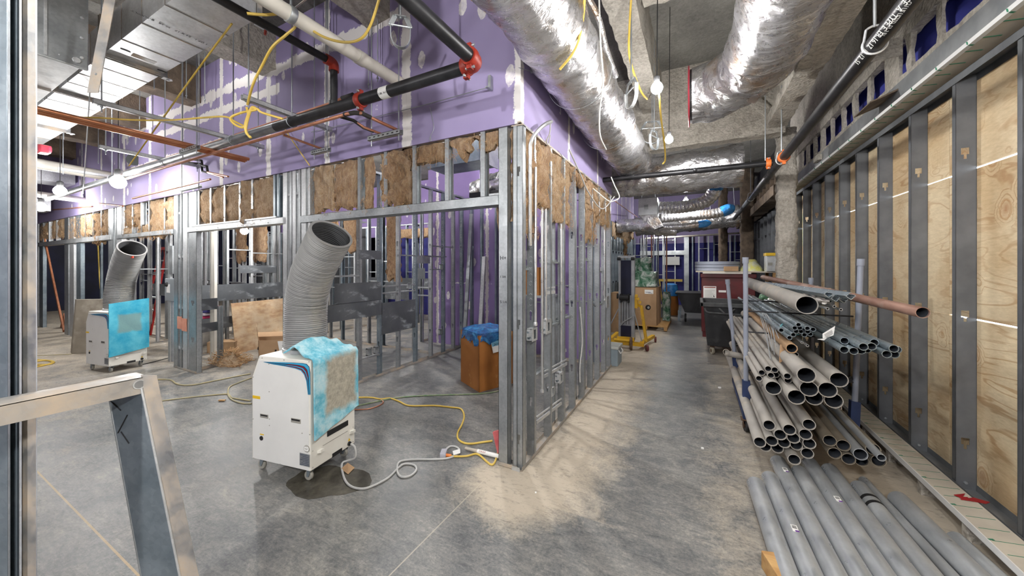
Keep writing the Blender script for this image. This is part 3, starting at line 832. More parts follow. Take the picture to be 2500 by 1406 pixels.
chan(MB(), ((XP+XF)/2-.003,1.0,2.885), ((XP+XF)/2-.003,8.15,2.885), .105, .05, (0,0,-1)).build('top_track', M['dark_stud'], wr)
MB().box((1.50,.6,0), (1.70,8.15,.086)).build('concrete_curb', M['pipe_dusty'], wr)
for (z0, z1) in ((0,1.17),(1.28,2.21),(2.36,3.2)): MB().box((1.69,.6,z0), (1.75,8.2,z1)).build('outer_sheathing', M['dark_wall'], wr)
MB().box((1.66,8.15,0),(1.75,8.2,3)).build('end_stud', M['dark_stud'], wr)
# the beam over the wall: grey face, paper-faced underside with green marks, white corner tape
tb = structure('trim_1', (1.5,4,2.9))
MB().box((1.45,.6,2.925), (1.74,8.1,2.94)).build('soffit_board', M['soffit'], tb)
MB().box((1.45,.6,2.94), (1.463,8.1,3.08)).build('fascia_board', M['track_grey'], tb)
MB().box((1.444,.6,2.922), (1.472,8.1,2.9255)).box((1.444,.6,2.9255), (1.4495,8.1,2.95)).build('corner_tape', M['white_tape'], tb)
s = MB()
for i in range(38):
    y = 2.0 + i*.155
    s.bar((1.475,y,2.9238), (1.555,y+.018,2.9238), .008, .002)
    if i%2: s.bar((1.448,y+.06,2.9215), (1.472,y+.075,2.9215), .012, .001); s.bar((1.4435,y+.06,2.925), (1.4435,y+.066,2.945), .001, .012, (1,0,0))
q = s.build('green_marks', M['green_ink'], tb); q['kind'] = 'stuff'
# sprayed spandrel above with square openings
sp = structure('trim_2', (1.5,4,3.3))
ops = []
for (xa, xb) in ((2370,2455),(2306,2382),(2231,2291),(2200,2219),(2131,2165),(2093,2121),(2063,2086),(2036,2057),(2013,2031),(1994,2006),(1976,1988),(1961,1971)):
    ops.append((onX(xb,648,1.5).y, onX(xa,648,1.5).y))
z0, z1 = 3.14, 3.42
lum = M['fireproof']
def lbox(a, b, nm): 
    o = lumpy(nm, a, b, lum, .06, .010, parent=sp); return o
lbox((1.47,.6,3.08), (1.54,8.1,z0), 'lower_rail'); lbox((1.47,.6,z1), (1.54,8.1,3.60), 'upper_rail')
ops.sort(); prev = .6
for a, b in ops:
    if a-prev > .02: lbox((1.485,prev,z0), (1.515,a,z1), 'rib')
    prev = b
lbox((1.485,prev,z0), (1.515,8.1,z1), 'rib')
MB().box((1.70,.6,3.0), (1.74,8.1,DECK)).build('shaft_liner', pbr('blue_membrane', srgb(84,90,190), srgb(64,70,160), 2, .6), sp)
lbox((1.40,.6,3.60), (1.56,8.1,3.66), 'ledge'); lbox((1.52,.6,3.66), (1.60,8.1,4.45), 'upper_wall')
# steel plates that stick out of the spandrel
p = onX(2170,235,1.45)
MB().prism([(1.47,p.y-.16,p.z-.01),(1.28,p.y-.16,p.z-.085),(1.28,p.y-.16,p.z-.075),(1.47,p.y-.16,p.z+.005)], (0,.34,0)).build('steel_plate', M['fire_dark'], sp)
p = onX(2155,120,1.35)
MB().box((1.25,p.y-.02,p.z-.09), (1.46,p.y-.005,p.z+.06)).build('steel_plate', M['fireproof'], sp)
lbox((1.40,5.95,2.98), (1.5,6.15,3.06), 'bracket')
# raised paper-faced strip along the foot of the wall on short blocks
tr = structure('trim_3', (1.46,3,0))
MB().box((1.385,.6,.115), (1.545,8.0,.131)).build('paper_faced_strip', M['soffit'], tr)
MB().box((1.380,.6,.095), (1.386,8.0,.133)).build('edge_tape', M['white_tape'], tr)
MB().box((1.386,.6,.085), (1.40,8.0,.115)).build('steel_edge', M['track_grey'], tr)
for y in [1.15+.47*i for i in range(14)]:
    MB().box((1.386,y,0), (1.50,y+.045,.115)).build('block', M['fireproof'], tr)
s = MB()
for i in range(60):
    y = 1.6+i*.105
    s.bar((1.40,y,.1312), (1.53,y+.03,.1312), .004, .001)
    if i%3==0: s.bar((1.386,y,.1335), (1.41,y+.01,.1335), .01, .0008)
q = s.build('green_marks', M['green_ink'], tr); q['kind'] = 'stuff'
# dark stretch of wall beyond the column
wd = structure('wall_right_far', (1.6,11,0))
for i in range(5):
    MB().box((XP,8.2+i*1.22,0), (XP+.02,8.2+(i+1)*1.22-.004,2.95)).build('sheathing_panel', M['dark_wall'], wd)
for i in range(11):
    o = bpy.data.objects.new('stud', rm); COL.objects.link(o); o.parent = wd; o.location = Vector((XF,8.5+.56*i,.09))-wt(wd)
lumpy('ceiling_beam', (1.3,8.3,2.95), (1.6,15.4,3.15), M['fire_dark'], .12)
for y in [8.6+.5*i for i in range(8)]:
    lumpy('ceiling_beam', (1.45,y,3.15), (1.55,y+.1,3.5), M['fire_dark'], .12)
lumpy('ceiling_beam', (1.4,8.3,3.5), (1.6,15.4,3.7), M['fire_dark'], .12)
# ---- end of the corridor
we = structure('wall_end', (-.2,15.7,0))
for i in range(4):
    MB().box((-2.4+i*1.0,15.9,0), (-2.4+(i+1)*1.0-.004,15.92,2.5)).build('blue_sheet', M['blue_board'], we)
MB().box((-2.4,15.88,2.5), (3.7,15.92,DECK)).build('drywall_sheet', M['purple_far'], we)
MB().box((1.0,16.6,0), (3.6,16.62,3.2)).build('plywood_sheet', M['plywood'], we)
for i, x in enumerate((-2.3,-2.05,-1.9,-1.45,-1.2,-.75,-.12,.1,.42,.62,.95,1.15,1.3,1.62,2.0,2.4)):
    stud(we, x, 15.75 - (.35 if 6 < i < 9 else 0), 0, 2.75, PI/2, .09, .045, M['galv' if i%3 else 'galv_blue'], (.4,1.1,1.9))
for i, (xa, xb, z) in enumerate(((-2.3,-1.9,2.5),(-1.45,-.75,2.62),(-1.2,-.75,1.35),(-2.05,-1.45,1.0),(.1,.42,2.25),(.42,.62,1.55),(.1,.42,1.62),(.62,.95,2.4),(.62,.95,.7),(1.15,1.62,2.1),(1.3,1.62,1.8),(.1,.62,.6))):
    MB().box((xa,15.66,z),(xb,15.68,z+.02)).build('bridging_channel', M['galv'], we)
MB().box((-2.1,15.6,2.02),(-.4,15.68,2.20)).build('header', M['galv'], we)
MB().box((-.44,15.55,0),(-.27,15.68,2.75)).build('jamb_stud', M['galv'], we)
MB().box((-1.95,15.62,.95),(-.5,15.64,1.05)).build('ledger_strip', M['yellow_cable'], we)
MB().box((-1.2,15.5,1.62),(-.6,15.56,1.95)).build('notice_board', M['paper_tag'], we)
MB().box((1.15,15.95,.9),(2.2,15.97,2.6)).build('plywood_sheet', M['plywood'], we)
MB().tube([(1.75,15.5,0),(1.75,15.5,2.8)], .16, 20).build('foil_riser', M['foil'], we, smooth=True)
# a short stud return left of it, with pipe risers
studrow('wall_return', (-1.9,12.5), (-.9,12.5), .33, seed=9, mats=('galv','galv_blue'), chan_z=(1.4,2.0,2.3))

# ---- galvanised jamb right beside the lens
wj = structure('wall_jamb', (-1.9,.3,0))
s = MB()
a = onT(-30,648,1.12); b = onT(44,648,1.12); c = onT(52,648,1.10); d = onT(89,648,1.10)
def cpanel(p, q, th, z1):
    p, q = Vector((p.x,p.y,0)), Vector((q.x,q.y,0)); s = MB(); s.prism([p,q,q+q.normalized()*th,p+p.normalized()*th], (0,0,z1)); return s
cpanel(c, d, .05, 3.9).build('jamb_stud', M['galv_dusty'], wj, bevel=.003)
k1 = onT(24,648,1.14); k2 = onT(52,648,1.13)
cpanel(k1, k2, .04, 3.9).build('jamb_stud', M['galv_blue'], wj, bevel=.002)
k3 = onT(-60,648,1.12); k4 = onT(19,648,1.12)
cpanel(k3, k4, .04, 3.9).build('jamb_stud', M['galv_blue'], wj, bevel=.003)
k5 = onT(19,648,1.10); k6 = onT(25,648,1.10)
cpanel(k5, k6, .03, 3.9).build('jamb_lip', M['galv'], wj)
k7 = onT(47,648,1.09); k8 = onT(53,648,1.09)
cpanel(k7, k8, .02, 3.9).build('jamb_lip', M['galv_bright'], wj)
k11 = onT(-70,648,1.165); k12 = onT(86,648,1.155)
cpanel(k11, k12, .003, 3.9).build('jamb_web', M['galv_blue'], wj)
k9 = onT(88,648,1.09); k10 = onT(91,648,1.09)
cpanel(k9, k10, .03, 3.9).build('jamb_lip', M['galv_bright'], wj)
# ---------------------------------------------------------------- helpers for overhead services
def text(name, body, org, xd, yd, size, mat, parent, align='LEFT'):
    cu = bpy.data.curves.new(name, 'FONT'); cu.body = body; cu.size = size; cu.align_x = align; cu.extrude = .0004
    cu.resolution_u = 3
    cu.materials.append(mat)
    o = bpy.data.objects.new(name, cu); COL.objects.link(o)
    x = Vector(xd).normalized(); y = Vector(yd); y = (y - x*y.dot(x)).normalized(); z = x.cross(y)
    R = Matrix((x, y, z)).transposed().to_4x4()
    bpy.context.view_layer.update()
    me = bpy.data.meshes.new_from_object(o.evaluated_get(bpy.context.evaluated_depsgraph_get()))
    bpy.data.objects.remove(o)
    o = bpy.data.objects.new(name, me); COL.objects.link(o)
    if not me.materials: me.materials.append(mat)
    o['kind'] = 'stuff'
    o.parent = parent
    o.matrix_basis = Matrix.Translation(Vector(org) - wt(parent)) @ R
    return o
def crumpled_tube(name, pts, r, mat, parent=None, n=56, step=.03, amp=.02, k=6, caps=False, squash=1.0, seams=()):
    P = smooth_path(pts, 24)
    # resample
    out = [P[0]]; acc = 0
    for a, b in zip(P, P[1:]):
        acc += (b-a).length
        if acc >= step: out.append(b); acc = 0
    P = out; s = MB(); up = None; rings = []; L = 0
    for i, p in enumerate(P):
        d = (P[min(i+1,len(P)-1)] - P[max(i-1,0)]).normalized()
        if i: L += (p-P[i-1]).length
        if up is None: up = Vector((0,0,1)) if abs(d.z)<.9 else Vector((1,0,0))
        x = d.cross(up).normalized(); y = x.cross(d); up = y
        k0 = len(s.v); rr = r
        for q, w, h in seams:
            rr += h*math.exp(-((L-q)/w)**2)
        for j in range(n):
            a = 2*PI*j/n; nn = x*math.cos(a) + y*math.sin(a)*squash
            q = p + nn*rr
            c = noise.noise(Vector((q.x*3,q.y*7,q.z*3)))*amp + abs(noise.noise(q*8))*amp*1.0 + noise.noise(q*22)*amp*.15
            s.v.append(tuple(q + nn*(c-amp*.4)))
        rings.append(k0)
    for a, b in zip(rings, rings[1:]): s.link(a, b, n)
    if caps: s.cap(rings[0], n); s.cap(rings[-1], n, True)
    return s.build(name, mat, parent, smooth=True, autosmooth=75)
# ---------------------------------------------------------------- foil wrapped ducts
T = thing('foil_wrapped_duct', 'long crinkled foil duct running down the corridor against the purple wall', 'duct', (-.89,3,3.2))
crumpled_tube('foil_wrap', [(-.93,.4,3.30),(-.92,1.6,3.28),(-.90,2.6,3.24),(-.89,3.6,3.2),(-.86,4.6,3.16),(-.83,5.45,3.12)], .262, M['foil'], T, seams=((2.55,.05,.02),(3.6,.05,.025),(1.3,.06,.02)), amp=.026)
for y, z in ((2.95,3.23),(4.0,3.185)):
    s = MB(); P = [(-.90+.285*math.cos(a), y, z+.285*math.sin(a)) for a in [PI*2*i/40 for i in range(41)]]
    s.tube(P, .002, 5).build('hanging_wire', M['zinc'], T)
MB().tube(smooth_path([(-.72,2.2,3.5),(-.64,2.55,3.42),(-.65,2.9,3.36),(-.64,3.25,3.30)],6), .022, 8).build('foil_fold', M['foil'], T, smooth=True)
s = MB(); a = onT(1415,225,2.75)
for k in range(3): s.bar(a+Vector((0,.0,-.0)), a+Vector((0,.001,0)), .001, .001)
T = thing('foil_wrapped_duct', 'crinkled foil duct that bends in an elbow to an open end rimmed in red', 'duct', (.4,3,3.3))
crumpled_tube('foil_wrap', [(.50,.3,3.36),(.49,1.6,3.35),(.50,2.6,3.33),(.49,3.2,3.32),(.42,3.62,3.31),(.23,3.90,3.30),(.05,3.98,3.30),(-.06,3.99,3.30)], .272, M['foil'], T, amp=.028, seams=((3.35,.03,.012),))
s = MB(); s.tube([(-.068+.0, 3.99+.282*math.cos(a), 3.30+.282*math.sin(a)) for a in [2*PI*i/40 for i in range(41)]], .006, 6).build('red_rim', pbr('red_film_edge', (.35,.03,.05), None, rough=.5), T)
s = MB(); s.lathe([(.25,0),(.25,.3)], (-.06,3.99,3.30), (1,0,0), 28, caps=False); s.build('duct_lining', M['black'], T)
T = thing('foil_wrapped_duct', 'wide foil wrapped duct crossing the corridor behind the sprayed beam', 'duct', (-.4,6.25,3.08))
crumpled_tube('foil_wrap', [(-1.83,6.25,3.05),(-1.0,6.25,3.07),(-.3,6.25,3.08),(.3,6.25,3.09),(.62,6.25,3.09)], .30, M['foil'], T, amp=.04, squash=1.02, caps=True)
T = thing('foil_wrapped_duct', 'short foil duct seen through the cripple studs inside the first framed room', 'duct', (-2.6,4.9,2.9))
crumpled_tube('foil_wrap', [(-3.3,5.0,2.86),(-2.9,4.9,2.90),(-2.5,4.9,2.95),(-2.0,4.9,2.94),(-1.45,4.9,2.94)], .17, M['foil'], T, amp=.03, caps=True)
for x in (-2.6,-1.8): MB().tube([(x,4.9,3.0),(x,4.9,4.45)], .006, 6).build('hanger_rod', M['zinc'], T)
T = thing('foil_wrapped_duct', 'lumpy foil duct low behind the sheet metal box in the corridor', 'duct', (-1,9.2,2.55))
crumpled_tube('foil_wrap', [(-1.8,9.3,2.62),(-1.3,9.3,2.6),(-.8,9.2,2.5),(-.4,9.2,2.45)], .17, M['foil'], T, amp=.04, caps=True)
# sheet metal box with flexible branch ducts, blue capped
T = thing('duct_box', 'square sheet metal duct box hung below the wide foil duct', 'duct', (-.9,8,2.8))
b = MB().box((-1.1,7.9,2.66), (-.72,8.25,3.02)).build('box', M['duct'], T, bevel=.008)
MB().prism([(-1.08,7.92,2.66),(-.74,7.92,2.66),(-.62,7.96,2.42),(-.78,7.96,2.36)], (0,.3,0)).build('taper', M['foil'], T)
MB().box((-.98,7.893,2.78), (-.9,7.9,2.88)).build('access_door', M['galv'], T)
for yy in (-1.05,-.78): MB().tube([(yy,8.05,3.02),(yy,8.05,4.4)], .006, 6).build('hanger_rod', M['zinc'], T)
blue_film = pbr('blue_plastic_film', (.02,.14,.42), (.05,.28,.62), 8, .22, 0, 14, .6, bdist=.03)
def flex(label, pts, r, capend=True, mat='foil', ribs=True):
    T = thing('flexible_duct', label, 'duct', pts[0], 'flexible branch ducts')
    P = smooth_path(pts, 14); L = 0; out = [P[0]]
    for a, b in zip(P, P[1:]):
        n = max(1, int((b-a).length/.012))
        for i in range(1, n+1): out.append(a.lerp(b, i/n))
    rs = [r*(1+.05*math.sin(i*1.4)) for i in range(len(out))]
    MB().tube(out, rs, 22).build('duct_hose', M[mat], T, smooth=True, autosmooth=70)
    if capend:
        d = (out[-1]-out[-4]).normalized()
        s = MB(); s.lathe([(r*1.12,-.16),(r*1.16,-.06),(r*1.1,.0),(r*.7,.06),(r*.15,.09)], out[-1], d, 20)
        s.v = [tuple(Vector(p)+Vector((1,1,1))*noise.noise(Vector(p)*18)*.02) for p in s.v]
        s.build('blue_cap', blue_film, T, smooth=True, autosmooth=30)
        MB().tube([out[-1]+d*.08, Vector((out[-1].x,out[-1].y,4.4))], .004, 5).build('hanging_wire', M['zinc'], T)
flex('silver flexible duct that turns upward to a crumpled blue plastic cap', [(-.7,8.05,2.82),(-.3,8.05,2.80),(.1,8.0,2.85),(.28,7.9,2.98),(.33,7.8,3.22)], .125)
flex('thin flexible duct under the upturned one, blue cap facing the dark wall', [(-.7,8.6,2.66),(-.2,8.6,2.68),(.35,8.6,2.70),(.62,8.6,2.78)], .10)
flex('lowest thin flexible duct, blue cap just past the junction rods', [(-.75,9.0,2.50),(-.2,9.0,2.50),(.2,9.0,2.54)], .07)
T = thing('foil_wrapped_duct', 'dim foil duct crossing near the far end of the corridor', 'duct', (0,11,2.9))
crumpled_tube('foil_wrap', [(-1.6,11,2.75),(-.6,11,2.8),(.2,11,2.85),(1.0,11,2.9)], .28, M['foil'], T, amp=.05, caps=True)

# ---------------------------------------------------------------- rectangular sheet metal ducts
T = thing('sheet_metal_duct', 'long rectangular galvanised duct with cross seams slanting over the left of the hall', 'duct', (-7,1.25,3.45))
X0, X1, Ya, Yb, Za, Zb = -2.93, -11.6, 1.08, 1.46, 3.45, 3.74
xj = [X0,-4.58,-5.96,-7.65,-9.2,-10.5,X1]
for a, b in zip(xj, xj[1:]):
    s = MB(); s.box((b+.004,Ya,Za),(a-.004,Yb,Zb))
    q = s.build('duct_section', M['duct'], T)
    n = 4
    for i in range(1,n):
        x = a+(b-a)*i/n
        MB().box((x-.003,Ya-.002,Za-.004),(x+.003,Yb+.002,Za)).box((x-.003,Ya-.003,Za),(x+.003,Ya,Zb)).build('seam', M['galv_dusty'], q)
for x in xj[:-1]:
    s = MB(); e = .032
    for sx in (-.016,.016):
        s.box((x+sx-.002,Ya-e,Za-e),(x+sx+.002,Yb+e,Za)); s.box((x+sx-.002,Ya-e,Zb),(x+sx+.002,Yb+e,Zb+e))
        s.box((x+sx-.002,Ya-e,Za),(x+sx+.002,Ya,Zb)); s.box((x+sx-.002,Yb,Za),(x+sx+.002,Yb+e,Zb))
    s.box((x-.016,Ya,Za-.012),(x+.016,Yb,Za)); s.box((x-.016,Ya-.012,Za),(x+.016,Ya,Zb))
    for k in range(5): s.lathe([(.006,0),(.005,.006)], (x+.018, Ya+.05+k*.07, Za-.018), (1,0,0), 6)
    fl = s.build('flange', M['galv_dusty'], T)
    MB().prism([(x-.03,Yb+.0,Za-.035),(x+.03,Yb,Za-.035),(x+.03,Yb+.06,Za-.035),(x,Yb+.075,Za-.035),(x-.03,Yb+.06,Za-.035)], (0,0,.006)).lathe([(.012,0),(.012,.01)], (x,Yb+.04,Za-.047), n=8).build('corner_bracket', M['galv_bright'], fl)
for x in (-4.9,-6.3,-8.0):
    MB().tube([(x,Yb+.04,Za-.05),(x,Yb+.04,4.42)], .005, 6).tube([(x,Ya-.04,Za-.05),(x,Ya-.04,4.42)], .005, 6).build('threaded_rod', M['zinc'], T)
text('stencil', '1 OF 1   24 X 17   30-28   B-SUPPLY', (-3.62,1.44,Za-.0025), (0,-1,0), (-1,0,0), .03, M['ink'], T)
MB().box((-4.42,1.2,Za-.002),(-4.35,1.35,Za)).build('paper_sticker', M['galv_dusty'], T)
MB().bar((-4.50,1.40,Za-.003),(-4.50,1.46,Za-.003),.012,.004).bar((-4.35,1.12,Za-.003),(-4.35,1.18,Za-.003),.008,.004).build('black_clip', M['black'], T)
MB().tube([(X0+.02,Yb+.03,Za-.03),(X0+.03,Yb+.05,Za-.06),(X0+.03,Yb+.045,Za-.1)], .01, 6).build('red_ribbon', M['red_coupling'], T)
T = thing('sheet_metal_duct', 'boxy grey duct with a riveted end panel in the upper corner beside the jamb stud', 'duct', (-5,.5,3.0))
MB().box((-11.6,.1,3.0),(-3.86,.80,3.62)).build('duct_section', M['duct'], T)
ep = MB().box((-3.86,.08,2.985),(-3.83,.83,3.64)).build('end_panel', M['galv'], T, bevel=.006)
s = MB(); s.box((-3.832,.635,3.0),(-3.824,.648,3.62))
for z in (3.06,3.2,3.34,3.48,3.6):
    s.lathe([(.011,0),(.009,.006),(.003,.008)], (-3.83,.80,z), (1,0,0), 8)
for y in (.7,.5): s.lathe([(.006,0),(.003,.005)], (-3.83,y,3.03), (1,0,0), 8)
s.lathe([(.022,0),(.018,.008)], (-3.83,.775,3.03), (1,0,0), 8)
s.build('rivet', M['galv_bright'], ep)
for x in (-4.6,-5.4,-6.2,-7.0): MB().box((x-.003,.1,2.995),(x+.003,.80,3.0)).build('seam', M['galv_dusty'], T)
for y in (.12,.78): MB().tube([(-4.3,y,3.6),(-4.3,y,4.42)], .006, 6).build('threaded_rod', M['zinc'], T)
T = thing('sheet_metal_duct', 'pale flat duct crossing high beyond the two far work lamps', 'duct', (-12.2,1,3.5))
for i in range(4):
    MB().box((-12.5,-1+i*.85,3.35),(-11.9,-1+(i+1)*.85-.01,3.62)).build('duct_section', M['duct'], T)
for y in (-.4,1.2): MB().tube([(-11.97,y,3.6),(-11.97,y,4.42)], .006, 6).build('threaded_rod', M['zinc'], T)
T = thing('sheet_metal_duct', 'low pale duct under the crossing one at the far left', 'duct', (-13.6,1,2.9))
for i in range(3):
    MB().box((-13.8,-1+i*1.1,2.85),(-13.2,-1+(i+1)*1.1-.01,3.1)).build('duct_section', M['duct'], T)
for y in (-.4,1.2): MB().tube([(-13.5,y,3.1),(-13.5,y,4.42)], .006, 6).build('threaded_rod', M['zinc'], T)
# strap hanging in front of the ducts
a, b = onT(275,-40,2.25), onT(226,226,2.25)
T = thing('hanging_strap', 'dangling flat galvanised strip with two screw heads in front of the ducts', 'strip', b)
d = (a-b).normalized(); a = b + d*((4.44-b.z)/d.z)
rt = Vector((CY,SY,0)); s = MB()
w = .036
s.prism([b-rt*w, b+rt*w, a+rt*w*.95, a-rt*w*.95], Vector((-SY,CY,0))*.004).build('strip', M['galv_dusty'], T)
s = MB()
for k in (.12,.72): s.lathe([(.008,0),(.004,.005)], b+d*k, (SY,-CY,0), 8)
s.build('screw', M['zinc'], T)

# ---------------------------------------------------------------- sprinkler mains
def pipe(name, label, pts, r, mat, cat='pipe', n=14, group=None, k=0, hollow=0, parts=None):
    T = thing(name, label, cat, pts[0], group)
    P = smooth_path(pts, k) if k else pts
    MB().tube(P, r, n, hollow=hollow).build('pipe_run', M[mat] if isinstance(mat,str) else mat, T, smooth=True, autosmooth=50)
    return T
def coupling(T, c, axis, r, w=.05, mat='red_coupling', bolts=True, n=18):
    a = Vector(axis).normalized(); s = MB()
    s.lathe([(r*1.02,-w/2),(r*1.28,-w/2),(r*1.36,-w*.3),(r*1.36,w*.3),(r*1.28,w/2),(r*1.02,w/2)], c, a, n)
    u = a.orthogonal().normalized(); u = Vector((0,0,1)) if abs(a.z)<.9 else u
    v = a.cross(u)
    for k in (-1,1):
        s.bar(Vector(c)+u*k*r*1.2, Vector(c)+u*k*r*1.85, w*.75, r*.7, v)
    o = s.build('coupling', M[mat], T, bevel=0, smooth=True)
    if bolts:
        for k in (-1,1):
            p = Vector(c)+u*k*r*1.58
            MB().tube([p-v*r*.75, p+v*r*.75], r*.2, 8).build('bolt', M['galv'], o)
PX = -1.29; PY = 1.97; PZ = 2.94; R3 = .044
T = thing('sprinkler_pipe', 'thick black pipe with red grooved couplings turning an elbow before the purple wall', 'pipe', (PX,PY,PZ))
MB().tube([(PX-.09,PY,PZ),(-3.6,PY,PZ)], R3, 18).build('pipe_run', M['black_pipe'], T, smooth=True, autosmooth=50)
MB().tube([(-3.6,PY,PZ),(-11.7,PY,PZ)], R3, 14).build('pipe_run', steel('worn_pipe', srgb(120,124,128), srgb(160,163,166), .35, .8, spangle=False), T, smooth=True)
MB().tube([(PX,PY-.09,PZ),(PX,.55,PZ),(PX,-1.5,PZ)], R3, 18).build('pipe_run', M['black_pipe'], T, smooth=True, autosmooth=50)
MB().tube(smooth_path([(PX-.10,PY,PZ),(PX-.035,PY-.005,PZ),(PX-.005,PY-.035,PZ),(PX,PY-.10,PZ)],5), R3*1.2, 16).build('elbow', M['red_coupling'], T, smooth=True)
coupling(T, (PX-.085,PY,PZ), (1,0,0), R3, .05); coupling(T, (PX,PY-.085,PZ), (0,1,0), R3, .05)
coupling(T, (-2.42,PY,PZ), (1,0,0), R3, .05)
st = MB().lathe([(R3*1.02,-.045),(R3*1.02,.045)], (-2.13,PY,PZ), (1,0,0), 18, caps=False).build('paper_label', M['paper_tag'], T, smooth=True)
text('label_print', '3 IN  H-12', (-2.17,PY-R3*.80,PZ-R3*.66), (1,0,0), (0,-.64,.76), .022, M['ink'], st)
MB().lathe([(R3*1.04,-.008),(R3*1.04,.008)], (PX,.98,PZ), (0,1,0), 18, caps=False).build('white_band', M['paper_tag'], T, smooth=True)
for x in (-3.35,-4.4,-6.1,-8.0):
    s = MB(); s.tube([(x,PY+ (R3+.006)*math.cos(a), PZ+(R3+.006)*math.sin(a)) for a in [2*PI*i/20 for i in range(21)]], .004, 6)
    s.tube([(x,PY,PZ+R3),(x,PY,4.42)], .006, 6).build('ring_hanger', M['zinc'], T)
T = thing('sprinkler_pipe', 'thinner black pipe that drops through a red elbow into the thick main', 'pipe', (-2.79,PY,3.0))
q = Vector((-2.75,PY,3.33)); r2 = .030
MB().tube([(q.x,q.y,PZ+.03),(q.x,q.y,q.z-.05)], r2, 14).build('pipe_run', M['black_pipe'], T, smooth=True)
MB().tube([(q.x,q.y-.06,q.z),(q.x,.3,q.z+.0),(q.x,-2,q.z)], r2, 14).build('pipe_run', M['black_pipe'], T, smooth=True)
MB().tube(smooth_path([(q.x,q.y,q.z-.07),(q.x,q.y,q.z-.02),(q.x,q.y-.02,q.z),(q.x,q.y-.07,q.z)],4), r2*1.35, 14).build('elbow', M['red_coupling'], T, smooth=True)
MB().lathe([(r2*1.4,-.02),(r2*1.4,.02)], (q.x,q.y-.055,q.z), (0,1,0), 14).build('elbow_collar', M['red_coupling'], T, smooth=True)
MB().lathe([(r2*1.3,0),(r2*1.3,.03)], (q.x,q.y,PZ+.03), n=14).build('drop_collar', M['black_pipe'], T, smooth=True)
T = pipe('drain_pipe', 'long white plastic pipe with metal clamps running into the purple wall', [(-2.43,2.47,3.29),(-2.43,.3,3.30),(-2.43,-2,3.31)], .05, 'pvc')
MB().lathe([(.056,-.035),(.056,.035)], (-2.43,1.98,3.29), (0,1,0), 18).build('sleeve', M['pvc'], T, smooth=True)
for y in (1.42,.9):
    MB().lathe([(.055,-.022),(.057,-.018),(.057,.018),(.055,.022)], (-2.43,y,3.295), (0,1,0), 20).build('clamp', M['galv'], T, smooth=True)
    MB().bar((-2.48,y,3.31),(-2.41,y+.25,4.2) if y<1 else (-2.36,y+.3,3.75), .035, .003).build('strap', M['galv_dusty'], T)
    MB().tube([(-2.43,y,3.34),(-2.43,y,4.42)], .005, 6).build('threaded_rod', M['zinc'], T)
MB().bar((-2.36,1.7,3.72),(-2.2,1.8,3.9), .07, .003).build('strap_end', M['galv_bright'], T)
# right-hand main along the plywood wall
RX, RZ, RR = .86, 2.805, .043
T = thing('sprinkler_pipe', 'black stencilled pipe with orange couplings running along the plywood wall', 'pipe', (RX,4,RZ))
MB().tube([(RX,.5,RZ),(RX,4.86,RZ)], RR, 18).build('pipe_run', M['black_pipe'], T, smooth=True)
MB().tube([(RX,4.9,RZ),(RX,15,RZ)], RR, 14).build('pipe_run', steel('grey_pipe', srgb(70,72,75), srgb(92,94,96), .42, .6, spangle=False), T, smooth=True)
coupling(T, (RX,4.88,RZ), (0,1,0), RR, .05, 'orange_coupling')
coupling(T, (RX,11.2,RZ), (0,1,0), RR, .05, 'orange_coupling')
n_ = Vector((-.80,0,-.60)); xd = Vector((0,1,0)); yd = n_.cross(xd)
text('pipe_print', 'GAGE  A  TYPE E  ER 16 17  16 12  S1', Vector((RX,2.12,RZ))+n_*(RR+.001)-yd*.012, xd, yd, .040, M['white_cable'], T)
n2 = Vector((-.45,0,-.89)); yd2 = n2.cross(xd)
text('pipe_print', 'CU US LISTED  53  3 IN', Vector((RX,2.2,RZ))+n2*(RR+.001)-yd2*.012, xd, yd2, .026, M['grey_cable'], T)
for y in (2.62, 5.0, 7.6):
    s = MB(); s.tube([(RX+(RR+.008)*math.cos(a), y, RZ+(RR+.008)*math.sin(a)+ (.05 if math.sin(a)>.6 else 0)) for a in [2*PI*i/24 for i in range(25)]], .006, 6)
    s.build('ring_hanger', M['galv_bright'], T); MB().tube([(RX,y,RZ+RR+.05),(RX,y,4.42)], .007, 6).build('threaded_rod', M['galv'], T)
T = thing('sprinkler_pipe', 'dark branch pipe spanning the corridor under the wide foil duct', 'pipe', (-.2,5.16,2.84))
MB().tube([(-1.2,5.16,2.84),(RX-.06,5.16,2.82)], .036, 14).build('pipe_run', M['black_pipe'], T, smooth=True)
coupling(T, (RX-.10,5.16,2.82), (1,0,0), .036, .05, 'orange_coupling')
MB().tube([(RX-.13,5.16,2.86),(RX-.13,5.16,4.42)], .006, 6).build('threaded_rod', M['galv'], T)
MB().lathe([(.02,0),(.022,.04),(.012,.045)], (-.02,5.135,2.83), (0,-1,0), 10).build('outlet', M['black_pipe'], T, smooth=True)
pipe('sprinkler_pipe', 'thin bare branch line across the corridor end above the door head', [(-1.6,13.2,2.55),(1.2,13.2,2.62)], .03, 'pipe_dusty')

